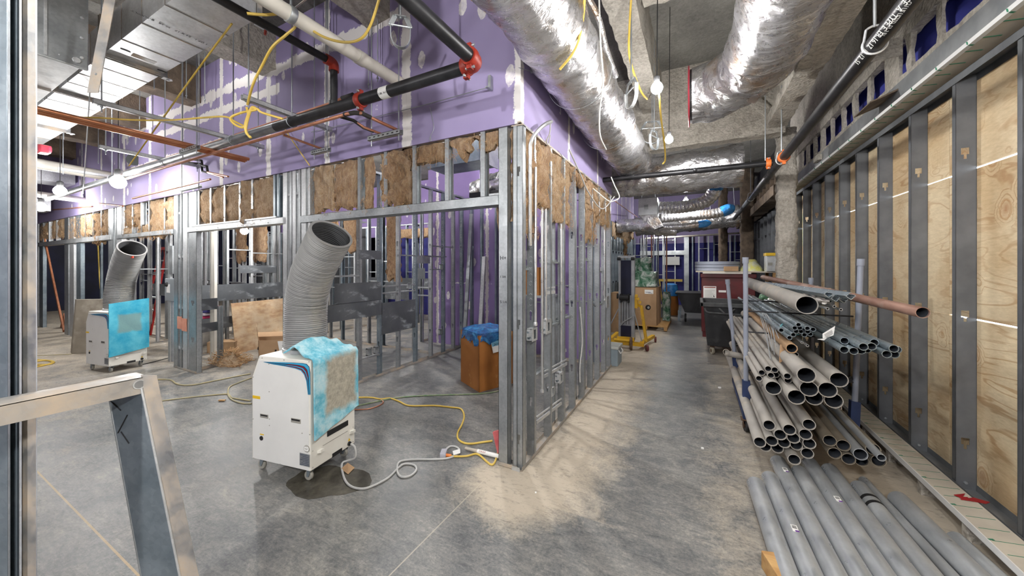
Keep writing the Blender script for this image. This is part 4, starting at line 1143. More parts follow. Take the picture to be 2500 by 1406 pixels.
# ---------------------------------------------------------------- strut rails, copper, trapezes
def strut(label, p, q, z, w=.042, group='strut rails over the hall', name='strut_rail'):
    a, b = onZ(*p,z), onZ(*q,z); x = (a.x+b.x)/2; ya = a.y; yb = min(b.y,2.43)
    T = thing(name, label, 'rail', (x,(ya+yb)/2,z), group)
    s = MB(); t = .003; h = .042
    s.box((x-w/2,ya,z),(x-w/2+t,yb,z+h)); s.box((x+w/2-t,ya,z),(x+w/2,yb,z+h)); s.box((x-w/2,ya,z),(x+w/2,yb,z+t))
    s.box((x-w/2,ya,z+h-t),(x-w/2+.011,yb,z+h)); s.box((x+w/2-.011,ya,z+h-t),(x+w/2,yb,z+h))
    s.build('channel', M['galv_bright'], T)
    for y in (ya+.05, yb-.06):
        MB().tube([(x,y,z-.06),(x,y,4.42)], .0055, 6).build('threaded_rod', M['zinc'], T)
        MB().box((x-.02,y-.02,z-.006),(x+.02,y+.02,z)).lathe([(.011,-.018),(.011,-.006)], (x,y,z), n=6).build('nut', M['galv'], T)
    return T
strut('silver strut rail nearest the flexible hose, ending at the threaded rods', (595,240), (805,323), 2.99)
strut('longest silver strut rail, starting under the seamed duct', (230,250), (640,365), 2.99)
strut('silver strut rail level with the dark oval hole in the purple wall', (245,361), (498,413), 2.99)
strut('silver strut rail just above the largest glaring lamp', (145,413), (300,440), 3.1)
def trapeze(label, xa, xb, y, z):
    T = thing('trapeze_hanger', label, 'hanger', ((xa+xb)/2,y,z), 'trapeze hangers')
    s = MB(); t = .003
    s.box((xa,y-.021,z),(xb,y-.018,z+.042)); s.box((xa,y+.018,z),(xb,y+.021,z+.042)); s.box((xa,y-.021,z),(xb,y+.021,z+t)); s.box((xa,y-.021,z+.039),(xb,y-.01,z+.042)); s.box((xa,y+.01,z+.039),(xb,y+.021,z+.042))
    s.build('channel', M['galv'], T)
    s = MB()
    for i in range(7): x = xa+.03+(xb-xa-.06)*i/6; s.box((x-.012,y-.0215,z+.016),(x+.012,y-.0208,z+.026))
    s.build('slot', M['black'], T)
    for x in (xa+.03, xb-.03): MB().tube([(x,y,z-.05),(x,y,4.42)], .005, 6).build('threaded_rod', M['zinc'], T)
    return T
trapeze('slotted trapeze bar holding two copper lines on the purple wall', -2.68, -2.28, 2.28, 2.745)
trapeze('slotted trapeze bar half hidden by the end of a strut rail', -3.55, -3.28, 2.3, 2.75)
trapeze('slotted trapeze bar under the copper bundle', -5.0, -4.62, 1.75, 2.82)
trapeze('slotted trapeze bar beside the bent black insulated lines', -6.3, -5.75, 2.2, 2.62)
def copper(label, pts, r=.014, mat='copper', black=None):
    T = thing('copper_line', label, 'pipe', pts[0], 'copper lines')
    MB().tube(pts, r, 10).build('pipe_run', M[mat], T, smooth=True)
    if black: MB().tube(black, r*1.25, 10).build('foam_sleeve', M['insul_black'], T, smooth=True)
    return T
for i, (dx, dz, r, lb) in enumerate(((0,0,.019,'thickest copper line of the bundle crossing in front of the seamed duct'),(-.05,-.012,.012,'middle thin copper line of the bundle in front of the seamed duct'),(-.085,-.02,.010,'lowest thin copper line of the bundle in front of the seamed duct'))):
    T = copper(lb, [(-4.75+dx,.35,2.88+dz),(-4.78+dx,2.3,2.88+dz)], r)
    for y in (.62,): MB().lathe([(r*1.5,-.05),(r*1.6,0),(r*1.5,.05)], (-4.755+dx,y,2.88+dz), (0,1,0), 10).build('black_tape', M['black'], T, smooth=True)
T = copper('upper copper line climbing to the foot of the thin black drop pipe', [(-9.5,2.2,3.14),(-3.1,2.2,3.16),(-2.95,2.2,3.17)], .013, 'copper_old')
MB().tube([(-2.95,2.2,3.17),(-2.8,2.2,3.17)], .02, 10).build('foam_sleeve', M['insul_black'], T, smooth=True)
copper('lower copper line bending onto the trapeze bar at its nearer end', [(-7.5,1.92,2.84),(-2.5,1.92,2.83),(-2.40,1.96,2.83),(-2.38,2.32,2.815)], .014, 'copper_old', [(-2.55,1.92,2.832),(-2.45,1.935,2.832),(-2.40,1.97,2.83),(-2.395,2.05,2.827)])
copper('thin black sleeved line beside it dropping to the trapeze bar', [(-2.60,2.05,2.84),(-2.56,2.12,2.80),(-2.54,2.32,2.795)], .011, 'copper_old', [(-2.64,1.95,2.845),(-2.60,2.05,2.84),(-2.57,2.12,2.80),(-2.555,2.22,2.797)])
copper('short copper stub resting on the half hidden trapeze bar', [(-3.45,1.95,2.83),(-3.43,2.32,2.805)], .011, 'copper_old')
copper('copper line passing just over the black insulated bends', [(-8.2,2.25,2.70),(-5.6,2.25,2.72)], .013)
pb = [onY(x,y,2.3) for x,y in ((462,388),(492,392),(494,404),(505,406),(507,420),(557,431))]
copper('black insulated line with two square bends ending in copper', pb, .012, 'copper_old', pb[:5])
pb = [onY(x,y,2.34) for x,y in ((450,396),(492,400),(494,418),(508,422),(545,433))]
copper('second bent black insulated line just under the first', pb, .011, 'copper_old', pb[:4])
for lb, p in (('rusty thin rod line low at the far left above the wool batts', ((130,512),(225,504))),('short rusty line left of the torn wool scrap', ((243,497),(300,503)))):
    a, b = onY(*p[0],2.428), onY(*p[1],2.428); copper(lb, [a,b], .014, 'copper_old')
# wire along the purple wall with its steel clip
T = thing('wall_wire', 'thin steel wire strung along the purple wall from a bright clip', 'wire', onY(1195,213,2.44))
a = onY(1190,214,2.40); MB().tube([a, onY(1030,258,2.41), onY(872,297,2.42), onY(760,322,2.42)], .0035, 6).build('wire', M['zinc'], T)
c = onY(1196,203,2.41); MB().box((c.x-.012,2.40,c.z-.05),(c.x+.012,2.436,c.z+.06)).box((c.x-.012,2.36,c.z-.055),(c.x+.012,2.40,c.z-.045)).build('clip', M['galv'], T)
a = onY(1050,262,2.43)
MB().tube(smooth_path([a, a+Vector((.03,0,-.12)), a+Vector((.04,0,-.2)), a+Vector((-.005,0,-.27)), a+Vector((.012,0,-.3)), a+Vector((.005,0,-.26))],5), .0025, 5).build('loose_end', M['zinc'], T)
T = thing('wall_wire', 'thin steel wire strung along the corridor side of the purple wall', 'wire', (-1.18,3,3.2))
MB().tube([onX(1266,165,-1.18), onX(1300,175,-1.17), onX(1418,308,-1.17), onX(1475,378,-1.17)], .003, 6).build('wire', M['zinc'], T)
for px in ((1300,168),(1420,308)):
    c = onX(*px,-1.19); MB().box((-1.206,c.y-.012,c.z-.03),(-1.17,c.y+.012,c.z+.05)).build('clip', M['galv'], T)
# clevis hangers
def clevis(label, c, w, h, ang, name='clevis_hanger', mat='zinc'):
    T = thing(name, label, 'hanger', c, 'empty pipe hangers')
    u = Vector((math.cos(ang), math.sin(ang), 0)); n_ = Vector((-u.y,u.x,0)); c = Vector(c)
    P = []
    for i in range(13):
        a = PI + PI*i/12; P.append(c + u*(w*math.cos(a)) + Vector((0,0,h*.5*math.sin(a)*1.0)))
    P = [c-u*w*1.02+Vector((0,0,h*.45))] + P + [c+u*w*1.02+Vector((0,0,h*.45))]
    s = MB()
    for a, b in zip(P, P[1:]): s.bar(a, b, .03, .005, n_.cross((b-a).normalized()))
    s.build('band', M[mat], T)
    s = MB(); top = c+Vector((0,0,h*.82))
    s.bar(c-u*w*1.04+Vector((0,0,h*.38)), c-u*w*.55+Vector((0,0,h*.8)), .03, .006, n_); s.bar(c+u*w*1.04+Vector((0,0,h*.38)), c+u*w*.55+Vector((0,0,h*.8)), .03, .006, n_)
    s.bar(c-u*w*.6+Vector((0,0,h*.8)), c+u*w*.6+Vector((0,0,h*.8)), .03, .006)
    s.build('yoke', M['galv'], T)
    MB().tube([c-u*w*1.15+Vector((0,0,h*.42)), c+u*w*1.15+Vector((0,0,h*.42))], .006, 8).build('cross_bolt', M['galv'], T)
    MB().tube([top-Vector((0,0,h*.1)), Vector((top.x,top.y,4.42))], .007, 6).build('threaded_rod', M['zinc'], T)
clevis('large empty clevis hanger on a rod in front of the purple wall', onT(978,88,2.35), .062, .16, .75)
clevis('pale empty strap hanger on a long rod between the two foil ducts', onT(1541,238,3.0), .10, .17, 2.15, mat='galv_bright')
clevis('loose ring hanger below the corridor lamp', onT(1592,330,4.6), .13, .22, .3)
clevis('empty hanger beside the loose ring, nearer the foil duct', onT(1597,348,4.4), .10, .18, 1.2)
# assorted hanger rods dropping from the deck
rods = [(800,150,2.4,0),(900,215,2.4,1),(922,200,2.4,1),(455,240,2.2,0),(373,330,2.2,0),(341,340,2.2,0),(313,350,2.3,0),(240,400,2.2,1),(200,400,2.2,0),(500,250,2.25,0),(1462,345,None,0),(1885,0,None,0)]
k = 0
for (x, y, Y, s_) in rods:
    if Y is None: continue
    p = onY(x, y, Y)
    T = thing('hanger_rod', '%s plain threaded rod hanging loose from the deck, counted from the wide header side' % ORD[k].capitalize().lower(), 'rod', p, 'loose threaded rods'); k += 1
    MB().tube([p, (p.x,p.y,4.42)], .0055, 6).build('rod', M['zinc'], T)
    MB().lathe([(.011,0),(.011,.012)], (p.x,p.y,p.z+.03), n=6).build('nut', M['galv'], T)
MBx = None
# cables
def cable(label, pts, r, mat, k=8, parts=None, name='cable', cat='cable', group=None):
    T = thing(name, label, cat, pts[0], group)
    MB().tube(smooth_path(pts, k), r, 7).build('strand', M[mat], T, smooth=True)
    return T
def tt(L, t): return [onT(x,y,(t if not isinstance(t,(list,tuple)) else t[i])) for i,(x,y) in enumerate(L)]
cable('taut yellow cable slanting from the duct end down past the beams', tt([(566,58),(450,215),(315,405)], [2.6,3.2,4.2]), .007, 'yellow_cable', 2)
cable('yellow cable resting along the copper bundle then sagging to the strut rails', tt([(92,264),(180,284),(250,288),(330,293),(420,293),(500,287),(550,285),(572,296),(600,310)], [3.4,3.3,3.3,3.35,3.3,3.1,3.0,2.95,2.9]), .008, 'yellow_cable')
cable('tangled yellow cable loop hanging at the end of a strut rail', tt([(602,262),(606,285),(596,310),(575,305),(563,288),(590,275),(625,268),(615,262),(604,285),(598,310),(606,330),(612,335),(600,318),(612,270),(628,266),(640,275),(690,290)], 2.85), .009, 'yellow_cable')
cable('yellow cable draped over the white pipe then falling to the strut rail', tt([(603,33),(650,36),(700,32),(715,38),(722,62),(700,84),(665,115),(640,160),(618,205),(604,255)], [2.3,2.35,2.4,2.45,2.45,2.5,2.5,2.6,2.7,2.85]), .009, 'yellow_cable')
cable('yellow cable swagged from the white pipe up out of view', tt([(718,44),(745,62),(790,90),(840,103),(880,95),(905,60),(928,-10)], [2.5,2.5,2.5,2.5,2.45,2.4,2.35]), .009, 'yellow_cable')
cable('yellow cable slanting down the purple wall to the wide header studs', [onY(676,285,2.3),onY(715,345,2.36),onY(756,404,2.42)], .006, 'yellow_cable', 3)
T = thing('sheet_metal_duct', 'dull grey box duct high inside the first framed room', 'duct', (-3.1,4.6,3.2))
MB().box((-3.75,4.3,3.12),(-2.75,4.75,3.42)).build('duct_section', M['galv_blue'], T, bevel=.006)
MB().box((-2.755,4.28,3.10),(-2.735,4.77,3.44)).build('flange', M['galv'], T)
for x in (-3.6,-2.9): MB().tube([(x,4.5,3.4),(x,4.5,4.45)], .006, 6).build('hanger_rod', M['zinc'], T)
T = thing('drip_pan', 'black pan hung under the short foil duct in the first framed room', 'pan', (-2.4,4.9,2.7))
MB().box((-3.2,4.65,2.68),(-1.45,5.15,2.75)).build('pan', M['black'], T, bevel=.006)
for x in (-3.0,-1.7): MB().tube([(x,4.66,2.75),(x,4.66,4.45)], .006, 6).build('hanger_rod', M['zinc'], T)
cable('orange yellow cable running behind the long foil duct', tt([(1130,-20),(1190,32),(1250,72)], [2.55,2.7,2.85]), .007, 'yellow_cable', 3)
cable('yellow cable lying over the crown of the long foil duct', [Vector((-.62,2.12,3.47)),Vector((-.63,2.2,3.30)),Vector((-.70,2.28,3.07)),Vector((-.85,2.35,2.975))], .009, 'yellow_cable')
cable('yellow cable dropping beside the pale strap hanger', tt([(1542,-20),(1537,60),(1536,130),(1548,180),(1566,225),(1580,242)], [2.9,2.95,3.0,3.1,3.2,3.3]), .009, 'yellow_cable')
cable('yellow cable hanging below the corridor lamp', tt([(1606,205),(1610,240),(1614,290),(1622,350),(1624,390),(1618,400)], [2.5,2.55,2.7,3.0,3.2,3.25]), .007, 'yellow_cable')
cable('white cable hanging in front of the long foil duct', tt([(1462,-20),(1466,100),(1472,200),(1464,270),(1465,330),(1480,365)], [2.55,2.55,2.6,2.8,3.0,3.2]), .006, 'white_cable')
cable('white cable looped where the branch pipe meets the purple corner', tt([(1492,432),(1500,452),(1512,480),(1500,490),(1485,490),(1460,470),(1435,450)], 4.6), .007, 'white_cable')
cable('grey flexible conduit stub curling over the top of the corridor studs', [onX(1294,600,-1.19),onX(1294,390,-1.185),onX(1297,345,-1.17),onX(1312,320,-1.13),onX(1330,304,-1.1),onX(1346,297,-1.08)], .016, 'conduit', name='conduit', cat='conduit')
cable('thin grey wire loop hung from the conduit stub', [onX(1344,300,-1.08),onX(1342,325,-1.12),onX(1334,345,-1.17),onX(1340,352,-1.18),onX(1343,330,-1.15)], .006, 'grey_cable')
a, b = onY(387,450,2.42), onY(387,450,2.42)
# dark oval hole-cover disc hanging on the purple wall
p = onY(327,390,2.40)
T = tag(MB().lathe([(.0,0),(.10,0),(.10,.012),(.0,.012)], p, (.75,-.6,0), 20).build('round_cover', pbr('dark_grey_disc',(.05,.055,.055),None,rough=.6), None, smooth=True), 'dark grey round cover hanging edge on before the purple wall', 'cover')
pipe('drain_pipe', 'fat pale plastic pipe crossing under the ducts at far left', [(-9.5,.3,3.30),(-9.5,2.47,3.22)], .085, 'pvc')
pipe('drain_pipe', 'slim pale plastic pipe level with the far lamps', [(-11.5,.6,3.05),(-11.5,2.47,2.98)], .06, 'pvc')
a, b = onT(214,306,3.9), onT(203,470,4.6)
T = thing('hanging_strap', 'long pale hanging flat strip beyond the copper bundle', 'strip', b)
MB().bar(a+(a-b).normalized()*.6, b, .05, .004, (0,1,0)).build('strip', M['galv_bright'], T)
p = onT(105,365,4.6)
T = tag(MB().box((p.x-.12,p.y-.06,p.z-.05),(p.x+.1,p.y+.06,p.z+.05)).build('red_film', pbr('red_plastic_film',(.5,.03,.08),(.6,.08,.1),9,.35), bevel=.03), 'scrap of red plastic film caught on the duct end', 'film')
# ---------------------------------------------------------------- mineral wool batts
M['fibre'] = pbr('wool_fibre', srgb(206,172,130), srgb(150,108,66), 20, .9)
def wool(name, label, a, b, mat='wool', rag=.05, amp=.02, step=.028, group=None, sag=0, fold=0, seed=0, cat='insulation', tilt=0):
    a, b = Vector(a), Vector(b)
    lo = Vector([min(a[i],b[i]) for i in range(3)]); hi = Vector([max(a[i],b[i]) for i in range(3)]); d = hi-lo
    n = [max(3, min(60, int(d[i]/step))) for i in range(3)]
    s = MB(); X = Vector((d.x,0,0)); Y = Vector((0,d.y,0)); Z = Vector((0,0,d.z))
    for o, u, v, nu, nv in ((lo,X,Y,n[0],n[1]),(lo+Z,X,Y,n[0],n[1]),(lo,X,Z,n[0],n[2]),(lo+Y,X,Z,n[0],n[2]),(lo,Y,Z,n[1],n[2]),(lo+X,Y,Z,n[1],n[2])):
        s.grid(lambda i, j: o+u*i+v*j, nu, nv)
    c = (lo+hi)/2; sd = Vector((seed*3.7,seed*1.3,seed*2.1)); out = []
    wide = 0 if d.x > d.y else 1; thin = 1-wide
    for p in s.v:
        p = Vector(p); q = Vector([(p[i]-c[i])/(d[i]/2) for i in range(3)])
        # rounded edges
        k = 1 - .10*(abs(q[wide])**6) - .06*abs(q.z)**8
        p[thin] = c[thin] + (p[thin]-c[thin])*(k - .45*(abs(q[wide])**5) - .3*(abs(q.z)**8))
        t = (hi.z-p.z)/d.z                 # 0 at the top, 1 at the bottom edge
        w = (p[wide]-lo[wide])/d[wide]
        p.z += rag*t*t*(noise.fractal(Vector((p[wide]*9,seed,1.3)),1,2,3))
        p[wide] += rag*.22*noise.noise(Vector((p.z*7,seed*2.0,q[wide])))*(.3+t)
        f = noise.fractal((p+sd)*Vector((1,1,1)).length*4.2, 1.0, 2.1, 4)
        r = abs(noise.noise(Vector(((p.x+sd.x)*13,(p.y+sd.y)*13,(p.z+sd.z)*6))))
        p[thin] += (1 if q[thin] > 0 else -1)*(f*amp*1.4 + r*amp*1.3 - amp*.5)
        if fold: p[thin] -= fold*math.exp(-((w-.5-.15*math.sin(p.z*9+seed))/.09)**2)*(1 if q[thin]>0 else -1)*-1
        if sag: p[thin] -= sag*t*t
        p[wide] += tilt*t
        out.append(tuple(p))
    s.v = out
    o = s.build(name, M[mat], None, smooth='merge', autosmooth=65)
    if group and ('hall doorways' in group or 'corridor wall' in group):
        r_ = random.Random(seed); f = MB()
        for _i in range(int(70*d[wide]*d.z/.12)+12):
            q = Vector((0,0,0)); q[wide] = lo[wide]+d[wide]*r_.random(); q.z = lo.z+d.z*r_.random()**1.3
            front = (thin == 0); q[thin] = (hi if front else lo)[thin]; sg = 1 if front else -1
            P_ = []
            for _j in range(5):
                q = q.copy(); q[wide] += r_.uniform(-.022,.022); q.z -= r_.uniform(-.008,.032); q[thin] = (hi if front else lo)[thin] + sg*r_.uniform(-.004,.022)
                P_.append(q)
            f.tube(P_, r_.uniform(.0006,.0016), 3, caps=False)
        k_ = f.build('loose_fibres', M['fibre'], o); k_['kind'] = 'stuff'
    return tag(o, label, cat, group)
YF = 2.462
def fb(label, pa, pb, ytop, ybot, mat='wool', seed=0, name='wool_batt', **k):
    a = onY(pa,648,YF).x; b = onY(pb,648,YF).x; pm = (pa+pb)/2
    zt = min(onY(pm,ytop,YF).z, 2.695); zb = onY(pm,ybot,YF).z
    k.setdefault('thick', .085); th = k.pop('thick')
    return wool(name, label, (a,YF+.005,zb), (b,YF+.005+th,zt), mat, seed=seed, group='wool batts above the hall doorways', **k)
fb('pale narrow wool batt just right of the white lit studs above the flexible hose', 760, 805, 300, 516, seed=1, fold=.03)
fb('fat bulging wool batt with a folded belly, above the flexible hose mouth', 811, 865, 300, 512, 'wool_brown', seed=2, amp=.035)
fb('thin sliver of brown wool beside the dark cripple stud', 884, 902, 300, 508, 'wool_brown', seed=3)
fb('long shaggy wool strip hanging ragged in the middle bay of the wide header', 926, 998, 300, 500, 'wool_brown', seed=4, rag=.16, amp=.045, thick=.07)
fb('short wool band tucked under the purple board over the silver duct', 1006, 1078, 300, 396, 'wool_brown', seed=5, rag=.04, amp=.025)
fb('torn tuft of brown wool dangling at the cripple stud before the last bay', 1085, 1135, 300, 378, 'wool_brown', seed=6, rag=.2, amp=.03, tilt=.05)
fb('thin torn wool edge next to the dangling tuft', 1130, 1166, 300, 345, 'wool_brown', seed=7, rag=.12)
fb('torn brown wool left in the bay next to the corner posts', 1172, 1217, 300, 352, 'wool_brown', seed=8, rag=.14, tilt=-.03)
for i, (a, b, fo, am, lb) in enumerate(((485,511,0,.02,'first wool batt over the middle doorway, next to the slotted jamb'),(512,545,0,.02,'second wool batt over the middle doorway, dark seam at its right'),(547,582,0,.022,'third wool batt over the middle doorway, upright with a straight edge'),(584,618,.06,.03,'creased wool batt folded open over the middle doorway'),(613,664,0,.028,'widest rounded wool batt over the middle doorway'))):
    fb(lb, a, b, 400, 541-i*2, seed=10+i, fold=fo, amp=am)
fb('crumpled ball of wool slumped on the middle header', 579, 622, 512, 552, seed=17, amp=.045, thick=.13, rag=.08, name='wool_scrap')
fb('torn wool wad twisted in the bay behind the far cooler hose', 302, 340, 494, 552, 'wool_brown', seed=18, amp=.05, rag=.15, name='wool_scrap')
fb('small wool scrap sitting on the header behind the far cooler hose', 300, 320, 555, 572, seed=19, amp=.03, name='wool_scrap')
fb('pinkish wool scrap spilling over the header behind the far cooler hose', 335, 362, 548, 575, seed=20, amp=.04, name='wool_scrap')
fb('wool batt with a ragged right edge reaching below the header', 363, 396, 400, 578, seed=21, rag=.07)
fb('short puffy wool batt against the double jamb', 395, 421, 400, 564, seed=22, amp=.03)
fb('puffy wool batt in the first bay beside the foreground jamb', 97, 115, 500, 582, seed=23, amp=.04)
fb('narrow wool batt in the second bay from the foreground jamb', 124, 133, 500, 580, seed=24)
fb('wool batt in the third bay from the foreground jamb', 138, 157, 500, 578, seed=25)
fb('broad smooth pale wool batt over the leaning brown plank', 168, 206, 500, 577, seed=26, amp=.012)
fb('narrow upright wool batt next to the broad pale one', 207, 221, 500, 575, seed=27)
fb('torn orange wool hanging below the header near the far cooler hose', 227, 247, 520, 588, 'wool_brown', seed=28, rag=.16, amp=.04)
fb('rolled wool batt bulging above the header beside the third post', 245, 266, 510, 566, seed=29, amp=.035)
XW = -1.20
def cb(label, pa, pb, ybot, mat='wool_brown', seed=0, ytop=200, thick=.075, **k):
    a = onX(pa,648,XW).y; b = onX(pb,648,XW).y
    zt = min(2.695, onX((pa+pb)/2,ytop,XW).z); zb = onX((pa+pb)/2,ybot,XW).z
    return wool('wool_batt', label, (XW-.004-thick,a,zb), (XW-.004+.0,b,zt), mat, seed=seed, group='wool batts in the corridor wall', **k)
cb('long brown wool batt in the corridor bay next to the corner stud', 1284, 1315, 574, seed=31, amp=.025, rag=.06)
cb('brown wool batt with stringy fibres in the second corridor bay', 1316, 1354, 506, seed=32, amp=.03, rag=.07)
cb('pale brown wool batt with a square lower end in the third corridor bay', 1355, 1396, 543, 'wool', seed=33, amp=.028, rag=.05)
cb('short frayed wool edge in the fourth corridor bay', 1397, 1413, 440, seed=34, amp=.03, rag=.12)
cb('short tattered wool piece in the fifth corridor bay', 1416, 1433, 458, seed=35, amp=.03, rag=.12)
cb('narrow dark wool batt hanging low in the sixth corridor bay', 1435, 1456, 585, seed=36, amp=.025, rag=.12, tilt=-.04)
cb('grey brown wool batt slanting at its lower edge in the last near corridor bay', 1456, 1491, 549, 'wool', seed=37, amp=.03, rag=.06)
wool('wool_batt', 'brown wool batt squeezed between the two corner posts', (-1.33,2.50,1.98),(-1.27,2.62,2.69), 'wool_brown', seed=38, group='wool batts in the corridor wall')
wool('wool_batt', 'wool batt end hanging inside the room behind the corner posts', (-1.50,2.56,1.86),(-1.40,2.66,2.2), 'wool_brown', seed=39, rag=.08)
for i in range(6):
    y = 8.95+i*.55
    wool('wool_batt', ('%s wool tuft of the fringe on the set back corridor wall' % ORD[i]), (-1.9,y,2.35+.05*(i%3)),(-1.84,y+.52,2.70), 'wool', seed=41+i, rag=.16, amp=.035, step=.05, group='wool fringe on the set back wall')
wool('wool_scrap', 'long twist of brown wool dangling from the fringe above the lift mast', (-1.88,10.6,1.85),(-1.80,10.75,2.4), 'wool_brown', seed=48, rag=.1, amp=.05, step=.05)
# wool inside the left rooms
for i, (x0,x1,y,z0,z1,lb) in enumerate(((-6.55,-6.15,4.95,1.9,2.7,'wool batt hanging behind the small lamp in the middle room'),(-7.05,-6.7,4.9,1.75,2.7,'ragged wool batt beyond the white conduit in the middle room'),(-5.3,-4.95,4.95,1.3,2.7,'long brown wool batt beside the flexible hose in the middle room'),(-8.6,-8.1,4.25,1.7,2.7,'dark wool batt behind the far cooler hose'),(-9.3,-8.9,4.25,1.7,2.7,'dark wool batt next to the switch box in the third room'))):
    wool('wool_batt', lb, (x0,y-.06,z0),(x1,y+.02,z1), 'wool_brown', seed=51+i, rag=.1, amp=.03, step=.045)
wool('wool_batt', 'horizontal strip of wool on the far room wall seen between the partition studs', (-7.4,7.25,2.35),(-5.3,7.35,2.6), 'wool_brown', seed=57, rag=.06, amp=.03, step=.06)
# wool heap on the floor by the plywood
p = onZ(585,893)
def heap(name, label, c, rx, ry, h, mat, seed):
    s = MB()
    def fn(u, v):
        a = 2*PI*u; r = math.sin(v*PI/2)
        q = Vector((math.cos(a)*r, math.sin(a)*r, 0))
        hh = h*(1-r**2.2)*(1+.5*noise.fractal(Vector((q.x*2+seed,q.y*2,0)),1,2,3))
        e = noise.fractal(Vector((q.x*7,q.y*7,seed)),1,2,4)*.06+abs(noise.noise(Vector((q.x*14,q.y*5,seed))))*.05
        return Vector((c[0]+q.x*rx*(1+.25*math.sin(3*a+seed)), c[1]+q.y*ry, max(.002,hh*(1.0)+e*r*(1-r)*3)))
    s.grid(fn, 60, 30)
    o = s.build(name, M[mat], None, smooth='merge', autosmooth=65); r_ = random.Random(seed); f = MB()
    for _i in range(420):
        q = s.v[r_.randrange(len(s.v))]; q = Vector(q); P_ = []
        a = r_.random()*7; dr = Vector((math.cos(a), math.sin(a), .3))
        for _j in range(6):
            q = q + dr*.02 + Vector((r_.uniform(-.015,.015), r_.uniform(-.015,.015), r_.uniform(-.012,.014))); q.z = max(q.z, .003); P_.append(q.copy())
        f.tube(P_, r_.uniform(.0012,.004), 4, caps=False)
    k_ = f.build('loose_fibres', M['fibre'], o); k_['kind'] = 'stuff'
    return tag(o, label, 'insulation')
p = onZ(562,886)
heap('wool_heap', 'torn heap of brown wool lying on the floor by the open carton', (p.x,p.y), .32, .2, .15, 'wool', 3)
# ---------------------------------------------------------------- portable air coolers
M['cooler_white'] = pbr('cooler_white_paint', srgb(232,230,222), srgb(222,219,210), 3, .42, dirt=srgb(196,194,186), dl=.62, dh=.8)
M['cooler_panel'] = pbr('cooler_panel_white', srgb(226,226,223), srgb(218,218,215), 3, .4)
M['cyan_stripe'] = pbr('cyan_decal', srgb(60,160,200), None, rough=.4)
M['navy_stripe'] = pbr('navy_decal', srgb(22,44,78), None, rough=.4)
M['maroon_stripe'] = pbr('maroon_decal', srgb(120,30,44), None, rough=.4)
M['yellow_label'] = pbr('yellow_label', srgb(226,186,40), None, rough=.5)
M['hose_grey'] = pbr('ribbed_hose_grey', srgb(140,140,139), srgb(124,124,124), 4, .6, 0, dirt=srgb(150,147,140), dl=.55, dh=.7)
M['hose_dark'] = pbr('hose_lining', srgb(52,53,56), None, rough=.7)
M['data_plate'] = pbr('grey_data_plate', srgb(120,124,128), srgb(146,150,152), 30, .4, .3, stretch=(1,1,.2))
M['handle_grey'] = pbr('recess_grey', srgb(150,148,140), None, rough=.6)
def frame(loc, ang):
    return Matrix(((-math.cos(ang), -math.sin(ang), 0, loc[0]), (-math.sin(ang), math.cos(ang), 0, loc[1]), (0,0,1,0), (0,0,0,1)))
